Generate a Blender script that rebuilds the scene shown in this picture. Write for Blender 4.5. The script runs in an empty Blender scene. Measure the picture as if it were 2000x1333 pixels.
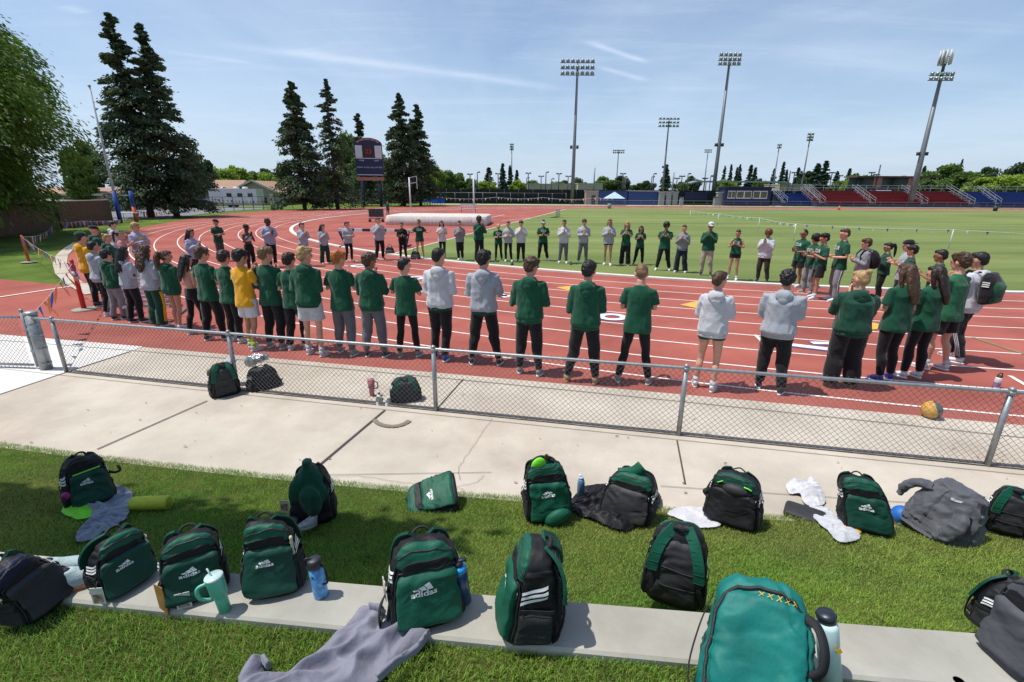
import bpy, math, random
import numpy as np
from mathutils import Vector, Matrix
random.seed(7); RNG=np.random.default_rng(11)
SC=bpy.context.scene; COL=SC.collection
# ------------------------------------------------------------ camera model
F=937.57; TH=.30262; RO=-.006577; H=2.905
def raydir(u,v):
    x=(u-1000)/F; y=(v-666.5)/F; c,s=math.cos(RO),math.sin(RO)
    x,y=c*x-s*y, s*x+c*y
    return Vector((x, math.cos(TH)-y*math.sin(TH), -math.sin(TH)-y*math.cos(TH)))
def at(u,v,z=0.0):
    d=raydir(u,v); t=(H-z)/-d.z; return Vector((d.x*t,d.y*t,z))
def dep(u,v,Y):
    d=raydir(u,v); t=Y/d.y; return Vector((d.x*t,Y,H+d.z*t))
def gx(u,Y):          # x on the ground at depth Y under picture column u
    v=666.5
    for _ in range(6):
        p=dep(u,v,Y); e=p.z; v+=e*F/Y*1.0
    return dep(u,v,Y).x
cam=bpy.data.cameras.new('camera'); camo=bpy.data.objects.new('camera',cam); COL.objects.link(camo)
c,s=math.cos(RO),math.sin(RO)
down=Vector((0,-math.sin(TH),-math.cos(TH))); fw=Vector((0,math.cos(TH),-math.sin(TH)))
rt=Vector((c,0,0))+down*s
up=Vector((s,0,0))-down*c
Mx=Matrix((rt,up,-fw)).transposed()
camo.matrix_world=Matrix.Translation((0,0,H))@Mx.to_4x4()
cam.sensor_width=36; cam.lens=36*F/2000; cam.clip_end=4000; cam.clip_start=.05
SC.camera=camo
def proj(p):
    r=Vector(p)-Vector((0,0,H)); z=r.dot(fw); return 1000+F*r.dot(rt)/z, 666.5-F*r.dot(up)/z
# ------------------------------------------------------------ small helpers
def tag(o,label=None,cat=None,group=None,kind=None):
    if label: o['label']=label
    if cat: o['category']=cat
    if group: o['group']=group
    if kind: o['kind']=kind
    return o
def empty(name,loc=(0,0,0),rz=0,label=None,cat=None,group=None):
    o=bpy.data.objects.new(name,None); COL.objects.link(o); o.empty_display_size=.1
    o.location=loc; o.rotation_euler=(0,0,rz); return tag(o,label,cat,group)
def fromnp(name,V,Fc,mats,parent=None,mi=None,smooth=True):
    me=bpy.data.meshes.new(name)
    V=np.asarray(V,dtype=np.float32); n=len(Fc)
    if isinstance(Fc,np.ndarray):
        k=Fc.shape[1]; me.vertices.add(len(V)); me.vertices.foreach_set('co',V.ravel())
        me.loops.add(n*k); me.loops.foreach_set('vertex_index',Fc.astype(np.int32).ravel())
        me.polygons.add(n); me.polygons.foreach_set('loop_start',np.arange(0,n*k,k,dtype=np.int32))
        try: me.polygons.foreach_set('loop_total',np.full(n,k,dtype=np.int32))
        except Exception: pass
    else:
        me.from_pydata([tuple(map(float,p)) for p in V],[],Fc)
    if mi is not None: me.polygons.foreach_set('material_index',np.asarray(mi,dtype=np.int32))
    me.polygons.foreach_set('use_smooth',np.full(len(me.polygons),smooth,dtype=bool))
    me.update(calc_edges=True)
    for m in (mats if isinstance(mats,(list,tuple)) else [mats]): me.materials.append(m)
    o=bpy.data.objects.new(name,me); COL.objects.link(o)
    if parent: o.parent=parent
    return o
class MB:
    def __init__(s): s.v=[]; s.f=[]; s.m=[]; s.c=0
    def add(s,V,Fs,m=None):
        b=len(s.v); s.v+=[tuple(p) for p in V]; s.f+=[tuple(i+b for i in f) for f in Fs]; s.m+=[s.c if m is None else m]*len(Fs); return s
    def box(s,cx,cy,cz,sx,sy,sz,rz=0,M=None,m=None):
        V=[]
        for z in (-.5,.5):
            for y in (-.5,.5):
                for x in (-.5,.5):
                    p=Vector((x*sx,y*sy,z*sz)); 
                    if rz: p.rotate(Matrix.Rotation(rz,3,'Z'))
                    p+=Vector((cx,cy,cz)); V.append(M@p if M else p)
        return s.add(V,[(0,2,3,1),(4,5,7,6),(0,1,5,4),(2,6,7,3),(0,4,6,2),(1,3,7,5)],m)
    def beam(s,a,b,w,h,m=None,upv=(0,0,1)):
        a=Vector(a);b=Vector(b);d=(b-a).normalized();upv=Vector(upv)
        if abs(d.dot(upv))>.98: upv=Vector((0,1,0))
        x=d.cross(upv).normalized();y=x.cross(d)
        V=[p+x*i*w/2+y*j*h/2 for p in (a,b) for i,j in ((-1,-1),(1,-1),(1,1),(-1,1))]
        return s.add(V,[(3,2,1,0),(4,5,6,7),(0,1,5,4),(1,2,6,5),(2,3,7,6),(3,0,4,7)],m)
    def tube(s,pts,r,n=8,m=None,cap=True,sq=None):
        pts=[Vector(p) for p in pts]; k=len(pts)
        if not isinstance(r,(list,tuple)): r=[r]*k
        if len(r)!=k: r=[r[min(len(r)-1,int(round(i*(len(r)-1)/(k-1))))] for i in range(k)]
        V=[];Fs=[]; prev=None
        for i,p in enumerate(pts):
            d=(pts[min(i+1,k-1)]-pts[max(i-1,0)])
            d=d.normalized() if d.length>1e-9 else Vector((0,0,1))
            if prev is None:
                a=Vector((1,0,0)) if abs(d.x)<.9 else Vector((0,1,0))
                x=(a-d*a.dot(d)).normalized()
            else:
                x=(prev-d*prev.dot(d))
                x=x.normalized() if x.length>1e-6 else prev
            prev=x; y=d.cross(x)
            rr=r[i]; ra,rb=(rr if isinstance(rr,(tuple,list)) else (rr,rr))
            for j in range(n):
                t=2*math.pi*j/n; V.append(p+x*math.cos(t)*ra+y*math.sin(t)*rb)
        for i in range(k-1):
            for j in range(n):
                j2=(j+1)%n; Fs.append((i*n+j,i*n+j2,(i+1)*n+j2,(i+1)*n+j))
        if cap: Fs+= [tuple(range(n-1,-1,-1)),tuple((k-1)*n+j for j in range(n))]
        return s.add(V,Fs,m)
    def ell(s,c,r,n=10,k=7,R=None,m=None):
        V=[];Fs=[];c=Vector(c)
        for i in range(1,k):
            ph=math.pi*i/k
            for j in range(n):
                t=2*math.pi*j/n; p=Vector((r[0]*math.sin(ph)*math.cos(t),r[1]*math.sin(ph)*math.sin(t),r[2]*math.cos(ph)))
                if R: p=R@p
                V.append(c+p)
        a=Vector((0,0,r[2])); b=-a
        if R: a=R@a;b=R@b
        V+=[c+a,c+b]; T=len(V)-2
        for i in range(k-2):
            for j in range(n):
                j2=(j+1)%n; Fs.append((i*n+j,(i+1)*n+j,(i+1)*n+j2,i*n+j2))
        for j in range(n):
            j2=(j+1)%n; Fs.append((T,j,j2)); Fs.append((T+1,(k-2)*n+j2,(k-2)*n+j))
        return s.add(V,Fs,m)
    def rings(s,L,n=14,ex=2.0,m=None,cap=True):
        # L: (z, halfwidth, halfdepth, yoff[, xoff])
        V=[];Fs=[];k=len(L)
        for q in L:
            z,a,b,yo=q[:4]; xo=q[4] if len(q)>4 else 0
            for j in range(n):
                t=2*math.pi*j/n; ct,st=math.cos(t),math.sin(t)
                V.append((xo+a*math.copysign(abs(ct)**(2/ex),ct),yo+b*math.copysign(abs(st)**(2/ex),st),z))
        for i in range(k-1):
            for j in range(n):
                j2=(j+1)%n; Fs.append((i*n+j,i*n+j2,(i+1)*n+j2,(i+1)*n+j))
        if cap: Fs+=[tuple(range(n-1,-1,-1)),tuple((k-1)*n+j for j in range(n))]
        return s.add(V,Fs,m)
    def poly(s,pts,m=None): return s.add(pts,[tuple(range(len(pts)))],m)
    def xf(s,M,b=0):
        for i in range(b,len(s.v)): s.v[i]=tuple(M@Vector(s.v[i]))
        return s
    def build(s,name,mats,parent=None,smooth=True):
        return fromnp(name,s.v,s.f,mats,parent,s.m if isinstance(mats,(list,tuple)) else None,smooth)
def ext(pts,z,h):      # prism from outline
    n=len(pts); V=[(p[0],p[1],z) for p in pts]+[(p[0],p[1],z+h) for p in pts]
    return V,[tuple(range(n,2*n)),tuple(range(n-1,-1,-1))]+[(i,(i+1)%n,n+(i+1)%n,n+i) for i in range(n)]
# vectorised value noise
def vnoise(P,seed=0):
    P=np.asarray(P,dtype=np.float64); I=np.floor(P).astype(np.int64); f=P-I; f=f*f*(3-2*f)
    def hsh(a,b,c):
        h=(a*73856093)^(b*19349663)^(c*83492791)^(seed*2654435761)
        h=(h^(h>>13))*1274126177; h=h&0x7fffffff; h=(h^(h>>16)); return (h%10007)/10007.0
    r=0
    for dx in (0,1):
        for dy in (0,1):
            for dz in (0,1):
                w=(f[:,0] if dx else 1-f[:,0])*(f[:,1] if dy else 1-f[:,1])*(f[:,2] if dz else 1-f[:,2])
                r=r+w*hsh(I[:,0]+dx,I[:,1]+dy,I[:,2]+dz)
    return r*2-1
def remesh(mb,vox,it=2):
    me=bpy.data.meshes.new('t'); me.from_pydata(mb.v,[],mb.f); o=bpy.data.objects.new('t',me); COL.objects.link(o)
    m=o.modifiers.new('r','REMESH'); m.mode='VOXEL'; m.voxel_size=vox; m.adaptivity=0
    if it: q=o.modifiers.new('s','SMOOTH'); q.factor=.5; q.iterations=it
    dg=bpy.context.evaluated_depsgraph_get(); ev=o.evaluated_get(dg); e=ev.to_mesh()
    V=np.empty(len(e.vertices)*3,np.float32); e.vertices.foreach_get('co',V); V=V.reshape(-1,3)
    N=np.empty(len(e.vertices)*3,np.float32); e.vertices.foreach_get('normal',N); N=N.reshape(-1,3)
    Fq=np.empty(len(e.polygons)*4,np.int32); L=np.empty(len(e.loops),np.int32); e.loops.foreach_get('vertex_index',L)
    nl=len(L); Fq=L.reshape(-1,4) if nl==4*len(e.polygons) else None
    if Fq is None: Fq=[tuple(p.vertices) for p in e.polygons]
    ev.to_mesh_clear(); bpy.data.objects.remove(o); bpy.data.meshes.remove(me)
    return V,N,Fq
# ------------------------------------------------------------ materials
MC={}
def s2l(c): return tuple(((x/255)/12.92 if x<=10 else (((x/255)+.055)/1.055)**2.4) for x in c)
def mat(name,col,rough=.7,var=.15,sc=6,bump=0,bs=60,metal=0,world=False,stretch=None,hue=None,trans=0,rnd=True,spec=.5,sheen=0,alpha=None,bd=.01,stain=0):
    if name in MC: return MC[name]
    m=bpy.data.materials.new(name); m.use_nodes=True; nt=m.node_tree; N=nt.nodes; L=nt.links; b=N['Principled BSDF']
    b.inputs['Roughness'].default_value=rough; b.inputs['Metallic'].default_value=metal
    b.inputs['Specular IOR Level'].default_value=spec
    if sheen: b.inputs['Sheen Weight'].default_value=sheen
    if world: g=N.new('ShaderNodeNewGeometry'); co=g.outputs['Position']
    else:
        tc=N.new('ShaderNodeTexCoord'); co=tc.outputs['Object']
        if rnd:
            oi=N.new('ShaderNodeObjectInfo'); ad=N.new('ShaderNodeVectorMath'); ad.operation='MULTIPLY_ADD'
            cb=N.new('ShaderNodeCombineXYZ'); 
            for i in range(3): L.new(oi.outputs['Random'],cb.inputs[i])
            L.new(cb.outputs[0],ad.inputs[0]); ad.inputs[1].default_value=(37,91,53); L.new(co,ad.inputs[2]); co=ad.outputs[0]
    if stretch:
        mp=N.new('ShaderNodeMapping'); mp.inputs['Scale'].default_value=stretch; L.new(co,mp.inputs[0]); co=mp.outputs[0]
    n=N.new('ShaderNodeTexNoise'); n.inputs['Scale'].default_value=sc; n.inputs['Detail'].default_value=5; n.inputs['Roughness'].default_value=.62; L.new(co,n.inputs[0])
    r=N.new('ShaderNodeValToRGB'); r.color_ramp.elements[0].position=.3; r.color_ramp.elements[1].position=.7
    c2=hue or col
    r.color_ramp.elements[0].color=tuple(x*(1-var) for x in col)+(1,); r.color_ramp.elements[1].color=tuple(min(1,x*(1+var)) for x in c2)+(1,)
    L.new(n.outputs[0],r.inputs[0]); L.new(r.outputs[0],b.inputs['Base Color'])
    if stain:
        s1=N.new('ShaderNodeTexNoise'); s1.inputs['Scale'].default_value=.33; s1.inputs['Detail'].default_value=8; s1.inputs['Roughness'].default_value=.72; L.new(co,s1.inputs[0])
        mr=N.new('ShaderNodeMapRange'); mr.inputs[1].default_value=.50; mr.inputs[2].default_value=.72; mr.inputs[4].default_value=stain; L.new(s1.outputs[0],mr.inputs[0])
        s2=N.new('ShaderNodeTexNoise'); s2.inputs['Scale'].default_value=38; s2.inputs['Detail'].default_value=3; L.new(co,s2.inputs[0]); m2=N.new('ShaderNodeMapRange'); m2.inputs[1].default_value=.66; m2.inputs[2].default_value=.74; m2.inputs[4].default_value=.35; L.new(s2.outputs[0],m2.inputs[0])
        a1=N.new('ShaderNodeMath'); a1.operation='MAXIMUM'; L.new(mr.outputs[0],a1.inputs[0]); L.new(m2.outputs[0],a1.inputs[1])
        mx=N.new('ShaderNodeMixRGB'); mx.blend_type='MULTIPLY'; mx.inputs[2].default_value=(.62,.50,.38,1); L.new(r.outputs[0],mx.inputs[1]); L.new(a1.outputs[0],mx.inputs[0]); L.new(mx.outputs[0],b.inputs['Base Color'])
    if bump:
        n2=N.new('ShaderNodeTexNoise'); n2.inputs['Scale'].default_value=bs; n2.inputs['Detail'].default_value=4; L.new(co,n2.inputs[0])
        bp=N.new('ShaderNodeBump'); bp.inputs['Strength'].default_value=bump; bp.inputs['Distance'].default_value=bd; L.new(n2.outputs[0],bp.inputs['Height']); L.new(bp.outputs[0],b.inputs['Normal'])
    if trans:
        t=N.new('ShaderNodeBsdfTranslucent'); L.new(r.outputs[0],t.inputs[0]); mx=N.new('ShaderNodeMixShader'); mx.inputs[0].default_value=trans
        L.new(b.outputs[0],mx.inputs[1]); L.new(t.outputs[0],mx.inputs[2]); L.new(mx.outputs[0],N['Material Output'].inputs[0])
    MC[name]=m; return m
def vcmat(name,rough=.7,trans=.3,spec=.3,bump=0):      # colour from the 'Col' attribute of each leaf or blade
    if name in MC: return MC[name]
    m=bpy.data.materials.new(name); m.use_nodes=True; N=m.node_tree.nodes; L=m.node_tree.links; b=N['Principled BSDF']
    a=N.new('ShaderNodeAttribute'); a.attribute_name='Col'; L.new(a.outputs['Color'],b.inputs['Base Color']); b.inputs['Roughness'].default_value=rough; b.inputs['Specular IOR Level'].default_value=spec
    t=N.new('ShaderNodeBsdfTranslucent'); L.new(a.outputs['Color'],t.inputs[0]); mx=N.new('ShaderNodeMixShader'); mx.inputs[0].default_value=trans
    L.new(b.outputs[0],mx.inputs[1]); L.new(t.outputs[0],mx.inputs[2]); L.new(mx.outputs[0],N['Material Output'].inputs[0])
    MC[name]=m; return m
def setcol(o,C):
    a=o.data.color_attributes.new('Col','FLOAT_COLOR','POINT'); C=np.concatenate([C,np.ones((len(C),1))],1).astype(np.float32); a.data.foreach_set('color',C.ravel())
# ------------------------------------------------------------ light
SUN_EL=math.radians(67.5); SUN_AZ=math.radians(-91)      # from the left
sd=Vector((math.sin(SUN_AZ)*math.cos(SUN_EL),math.cos(SUN_AZ)*math.cos(SUN_EL),math.sin(SUN_EL)))
sl=bpy.data.lights.new('sun','SUN'); sl.energy=4.8; sl.angle=math.radians(.55); sl.color=(1,.965,.9)
so=bpy.data.objects.new('sun',sl); COL.objects.link(so); so.rotation_euler=(-sd).to_track_quat('-Z','Y').to_euler(); so.location=(-20,0,50)
w=bpy.data.worlds.new('World'); SC.world=w; w.use_nodes=True; N=w.node_tree.nodes; L=w.node_tree.links; bg=N['Background']
sk=N.new('ShaderNodeTexSky'); sk.sky_type='NISHITA'; sk.sun_disc=False; sk.sun_elevation=SUN_EL; sk.sun_rotation=SUN_AZ%(2*math.pi)
sk.air_density=1.0; sk.dust_density=1.1; sk.ozone_density=3.2; sk.altitude=100
tc=N.new('ShaderNodeTexCoord'); sep=N.new('ShaderNodeSeparateXYZ'); L.new(tc.outputs['Generated'],sep.inputs[0])
def mth(op,a,b=None,c=None):
    n=N.new('ShaderNodeMath'); n.operation=op
    for i,x in enumerate((a,b,c)):
        if x is None: continue
        if isinstance(x,(int,float)): n.inputs[i].default_value=x
        else: L.new(x,n.inputs[i])
    return n.outputs[0]
zc=mth('MAXIMUM',sep.outputs[2],.02); zz=mth('ADD',zc,.06)
px=mth('DIVIDE',sep.outputs[0],zz); py=mth('DIVIDE',sep.outputs[1],zz)
cb=N.new('ShaderNodeCombineXYZ'); L.new(px,cb.inputs[0]); L.new(py,cb.inputs[1])
def skynoise(scale,st,rot,detail=7,rough=.6):
    mp=N.new('ShaderNodeMapping'); mp.inputs['Scale'].default_value=st; mp.inputs['Rotation'].default_value=(0,0,rot); L.new(cb.outputs[0],mp.inputs[0])
    n=N.new('ShaderNodeTexNoise'); n.inputs['Scale'].default_value=scale; n.inputs['Detail'].default_value=detail; n.inputs['Roughness'].default_value=rough; n.inputs['Distortion'].default_value=.4; L.new(mp.outputs[0],n.inputs[0]); return n.outputs[0]
n1=skynoise(.55,(1,.45,1),.5); n2=skynoise(1.6,(.35,1.6,1),-.35,9,.7)
c1=N.new('ShaderNodeMapRange'); c1.inputs[1].default_value=.38; c1.inputs[2].default_value=.80; L.new(n1,c1.inputs[0])
c2=N.new('ShaderNodeMapRange'); c2.inputs[1].default_value=.5; c2.inputs[2].default_value=.8; L.new(n2,c2.inputs[0])
cl=mth('ADD',mth('MULTIPLY',c1.outputs[0],.62),mth('MULTIPLY',c2.outputs[0],.35))
def streak(a,b,wd,amt,bow=0):
    P=[]
    for u,v in (a,b):
        d=raydir(u,v).normalized(); P.append(Vector((d.x/(d.z+.06),d.y/(d.z+.06))))
    d=(P[1]-P[0]); ln=d.length; d/=ln; nn=Vector((-d.y,d.x))
    ax=mth('SUBTRACT',px,P[0].x); ay=mth('SUBTRACT',py,P[0].y)
    al=mth('ADD',mth('MULTIPLY',ax,d.x/ln),mth('MULTIPLY',ay,d.y/ln))
    ac=mth('ADD',mth('MULTIPLY',ax,nn.x),mth('MULTIPLY',ay,nn.y))
    if bow: ac=mth('ADD',ac,mth('MULTIPLY',mth('MULTIPLY',al,mth('SUBTRACT',1.0,al)),bow))
    ac=mth('ADD',ac,mth('MULTIPLY',mth('SUBTRACT',n2,.5),wd*1.2))
    g=mth('POWER',2.718,mth('MULTIPLY',mth('POWER',mth('ABSOLUTE',mth('DIVIDE',ac,wd)),2),-1))
    e=mth('MULTIPLY',mth('MINIMUM',mth('MAXIMUM',mth('MULTIPLY',al,5),0),1),mth('MINIMUM',mth('MAXIMUM',mth('MULTIPLY',mth('SUBTRACT',1,al),5),0),1))
    return mth('MULTIPLY',mth('MULTIPLY',g,e),amt)
st=[streak((380,82),(1120,178),.085,.42),streak((1140,80),(1270,125),.03,.5),streak((1160,128),(1270,160),.035,.4),streak((300,98),(520,128),.04,.2),streak((1500,80),(1950,160),.2,.2),streak((120,10),(170,28),.05,.3)]
tot=cl
for x in st: tot=mth('ADD',tot,x)
hz=mth('POWER',2.718,mth('MULTIPLY',zc,-6.0))      # haze towards the horizon
mx=N.new('ShaderNodeMixRGB'); L.new(sk.outputs[0],mx.inputs[1]); mx.inputs[2].default_value=(6.6,7.3,8.2,1); L.new(mth('MINIMUM',mth('MULTIPLY',tot,.68),.8),mx.inputs[0])
m3=N.new('ShaderNodeMixRGB'); L.new(mx.outputs[0],m3.inputs[1]); m3.inputs[2].default_value=(4.2,5.3,6.9,1); L.new(mth('MULTIPLY',hz,.8),m3.inputs[0])
L.new(m3.outputs[0],bg.inputs[0]); bg.inputs[1].default_value=.14
SC.view_settings.view_transform='Standard'; SC.view_settings.look='None'; SC.view_settings.exposure=0; SC.view_settings.gamma=1
SC.render.engine='CYCLES'; SC.cycles.max_bounces=6; SC.cycles.diffuse_bounces=3; SC.cycles.transparent_max_bounces=8
# ============================================================ GROUND
CX,CY,R0,LW=18.04,52.6,38.27,1.07
m_track=mat('track rubber',(.29,.074,.054),.85,.2,.35,.6,220,world=True,bd=.004,hue=(.335,.098,.074),spec=.25,stain=.22)
m_conc=mat('walkway concrete',(.43,.375,.31),.85,.12,.9,.3,90,world=True,hue=(.48,.43,.36),bd=.004,stain=.5)
m_concn=mat('new concrete',(.62,.60,.57),.8,.05,1.2,.2,90,world=True,bd=.003)
m_kerb=mat('kerb concrete',(.35,.34,.295),.85,.2,1.6,.3,110,world=True,bd=.003,stain=.5)
m_line=mat('line paint',(.74,.68,.64),.7,.12,9,world=True)
m_blue=mat('blue paint',(.03,.08,.28),.6,.1,9,world=True)
m_yel=mat('yellow paint',(.75,.38,.05),.6,.15,9,world=True)
m_field=mat('infield turf',(.12,.18,.05),.9,.24,.16,.8,60,world=True,stretch=(.25,1.6,1),hue=(.175,.205,.07),spec=.1,bd=.02)
m_lawn=mat('lawn turf',(.075,.135,.022),.95,.35,.5,.8,70,world=True,hue=(.11,.16,.03),spec=.1,bd=.03)
m_soil=mat('lawn soil',(.045,.06,.016),.95,.4,4,.6,60,world=True,hue=(.07,.07,.02),spec=.1)
m_dark=mat('joint filler',(.07,.055,.045),.9,.3,20,world=True)
m_asph=mat('asphalt',(.16,.16,.165),.9,.12,.5,.3,80,world=True)
def sheet(name,pts,z,m,label=None,h=0):
    V=[(p[0],p[1],z) for p in pts]; mb=MB()
    if h: v,f=ext(pts,z-h,h); mb.add(v,f)
    else: mb.poly(V)
    o=mb.build(name,m,smooth=False); return tag(o,label or name.replace('_',' '),kind='structure')
def pl(z,*pts): return [at(u,v,z) for u,v in pts]
def quad(pts,z=0,deg=2):
    P=[at(u,v,z) for u,v in pts]; c=np.polyfit([p.x for p in P],[p.y for p in P],deg); x0=min(p.x for p in P)-.3;x1=max(p.x for p in P)+.3
    dc=np.polyder(c)
    def f(x):
        if x<x0: return float(np.polyval(c,x0)+np.polyval(dc,x0)*(x-x0))
        if x>x1: return float(np.polyval(c,x1)+np.polyval(dc,x1)*(x-x1))
        return float(np.polyval(c,x))
    return f
KZ=1.05
fT=quad([(95,664),(500,695),(855,732),(1100,750),(1440,782),(1999,831)])
fJ=quad([(95,675),(460,700),(1000,755),(1440,800),(1999,855)])
fF=quad([(130,728),(852,802),(1326,853),(1925,910)])
fA=quad([(0,867),(450,935),(900,968),(1300,990),(1620,1015),(1990,1048)])
fB=quad([(0,1074),(180,1092),(592,1131),(920,1155),(1220,1180),(1562,1206),(1895,1234)],KZ)
fC=quad([(129,1172),(330,1195),(687,1226),(1037,1267),(1300,1286),(1643,1321)],KZ)
def SZ(x,y):       # height of the lawn terraces
    a,b,c=fA(x),fB(x),fC(x)
    if y>=a: return 0
    if y>b: t=(a-y)/max(a-b,.01); return .03+.6*(t*.75+.25*t*t)
    if y>c: return KZ
    return KZ-.035
def ats(u,v):
    z=0
    for _ in range(14):
        p=at(u,v,z); z=.5*z+.5*SZ(p.x,p.y)
    p=at(u,v,z); return Vector((p.x,p.y,SZ(p.x,p.y)))
sheet('terrain',[(-900,-60),(900,-60),(900,1800),(-900,1800)],-.03,m_lawn,'green ground reaching to the horizon beyond the track')
q=at(185,552); 
outer=[at(-260,625),at(-260,692)]+[]
outer=[(-24,fT(-9.3)+3.3)]+[(x,fT(x)-.0) for x in np.linspace(-9.3,9,20)]+[(14,3.9),(30,3.6),(130,3.6),(130,101.5),(30,103),(8,104),(-8,102.5),(-20,95),(-30.2,82),(-34.6,71.5),(-35.2,60),(-32.6,49),(-29,38),(-23.8,26.6),(-22,23.4),(-16.4,17.4),(-13.0,14.5),(-24,18.2)]
sheet('running_track',outer,0,m_track,'red rubber running track curving round the green infield')
# concrete apron
ap=[(x,fT(x)) for x in np.linspace(-26,12,60)]+[(x,fA(x)-.25) for x in np.linspace(12,-26,60)]
sheet('walkway',ap,.006,m_conc,'pale concrete walkway between the track and the lawn')
J=at(255,688); K=at(150,722); Q=at(0,772)
sheet('walkway_slab',[(x,fT(x)+.02) for x in (-26,-16,J.x)]+[(J.x,J.y),(K.x,K.y),(Q.x,Q.y),(-26,Q.y+2.2)],.011,m_concn,'newer whiter concrete slab at the gate')
def arc(r,a0,a1,n): return [(CX+r*math.cos(math.radians(a)),CY+r*math.sin(math.radians(a))) for a in np.linspace(a0,a1,n)]
def trackring(r,w,z,mb,h=0,x1=130,dash=False):
    A=[(x1,CY-r)]+arc(r,270,90,120)+[(x1,CY+r)]; r2=r+w; B=[(x1,CY-r2)]+arc(r2,270,90,120)+[(x1,CY+r2)]
    n=len(A); V=[(p[0],p[1],z) for p in A+B]; Fs=[(i,i+1,n+i+1,n+i) for i in range(n-1)]
    if h:
        V+=[(p[0],p[1],z-h) for p in A+B]; Fs+=[(i+1,i,2*n+i,2*n+i+1) for i in range(n-1)]+[(n+i,n+i+1,3*n+i+1,3*n+i) for i in range(n-1)]
    mb.add(V,[f[::-1] for f in Fs])
mb=MB(); 
for i in range(1,10): trackring(R0+LW*i-.025,.05,.005,mb)
tag(mb.build('lane_lines',m_line,smooth=False),'white lane lines painted round the red track',kind='structure')
mb=MB(); trackring(R0-.32,.26,.055,mb,.06); tag(mb.build('track_kerb',mat('kerb white',(.62,.58,.53),.8,.1,3,world=True),smooth=False),'low pale kerb along the inner edge of the track',kind='structure')
# infield
Dl=[at(u,v) for u,v in ((765,497),(850,475),(1062,420),(1105,410))]
inf=[p for p in arc(R0-.3,270,196,50) if p[0]>Dl[0].x+.2 or True]
inf=[p for p in arc(R0-.3,270,200,60) if p[0]>-5.0]
inf+= [(Dl[0].x,Dl[0].y)]+[(Dl[1].x,Dl[1].y),(Dl[2].x,Dl[2].y),(9.2,86.0),(14,90.3),(130,90.6),(130,14.6)]
sheet('infield',inf,.012,m_field,'mown green infield inside the track')
mb=MB()
def strip(mb,a,b,w,z,a2=None):
    a=Vector((a[0],a[1]));b=Vector((b[0],b[1]));d=(b-a).normalized();n=Vector((-d.y,d.x))*w/2
    mb.add([(*(a-n),z),(*(b-n),z),(*(b+n),z),(*(a+n),z)],[(0,1,2,3)])
strip(mb,Dl[0],Dl[1],.09,.018);strip(mb,Dl[1],Dl[2],.09,.018);strip(mb,Dl[2],(9.2,86),.12,.018)
for a,b in (((600,424),(760,405)),((980,432),(1040,426)),((930,432),(985,420))):
    strip(mb,at(*a),at(*b),.12,.018)
# runway markings, stagger lines and numbers on the lanes
for a,b in (((1475,655),(1492,672)),((1972,735),(2040,775)),((855,592),(885,590))): strip(mb,at(*a),at(*b),.07,.009)
tag(mb.build('field_markings',m_line,smooth=False),'white lines painted on the track and infield',kind='structure')
mb=MB(); strip(mb,at(1900,660),at(2040,705),.1,.009); tag(mb.build('tape_line',mat('tape olive',(.22,.17,.09),.8),smooth=False),'faded tan line crossing the lanes',kind='structure')
mb=MB()
for tri in (((1328,596),(1366,604),(1366,588)),((1086,562),(1110,568),(1130,558)),((1700,630),(1745,640),(1700,645))):
    mb.poly([(p.x,p.y,.009) for p in pl(0,*tri)])
tag(mb.build('lane_triangles',m_yel,smooth=False),'yellow exchange triangles painted on the lanes',kind='structure')
def ringmark(mb,u,v,a,b,ia,ib,z):
    c=at(u,v); n=28; V=[];
    for (p,qq) in ((a,b),(ia,ib)):
        for j in range(n): t=2*math.pi*j/n; V.append((c.x+p*math.cos(t),c.y+qq*math.sin(t),z))
    mb.add(V,[(j,(j+1)%n,n+(j+1)%n,n+j) for j in range(n)])
mb=MB(); mw=MB()
for u,v in ((1194,620),(700,520),(808,544)):
    ringmark(mb,u,v,.40,.37,.17,.14,.009)
    ringmark(mw,u+2,v,.36,.33,.19,.16,.013)
def segs(pts,w,off):
    P=pl(0,*pts)
    for a,b in zip(P,P[1:]): strip(mb,(a.x-.03,a.y-.02),(b.x-.03,b.y-.02),w+.06,.009); strip(mw,a,b,w,.013)
segs([(1540,674),(1625,684)],.2,0); segs([(1585,671),(1640,672)],.16,0)
segs([(968,578),(996,579)],.2,0); segs([(975,574),(990,582)],.2,0)
tag(mb.build('lane_number_edging',m_blue,smooth=False),'blue edging of the painted lane numbers',kind='structure')
tag(mw.build('lane_numbers',m_line,smooth=False),'white lane numbers painted on the track',kind='structure')
mb=MB(); P=[at(*p) for p in ((153,474),(135,486),(121,500),(117,517),(124,535),(146,555),(183,574))]
for a,b in zip(P,P[1:]): strip(mb,a,b+(b-a)*.03,.42,.0225)
tag(mb.build('outer_kerb',m_conc,smooth=False),'pale concrete edging outside the outermost lane at the left',kind='structure')
mb=MB(); strip(mb,at(-200,612),at(186,553),.10,.016); tag(mb.build('runway_edge',m_line,smooth=False),'white edge line between the left grass and the red runway',kind='structure')
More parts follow.
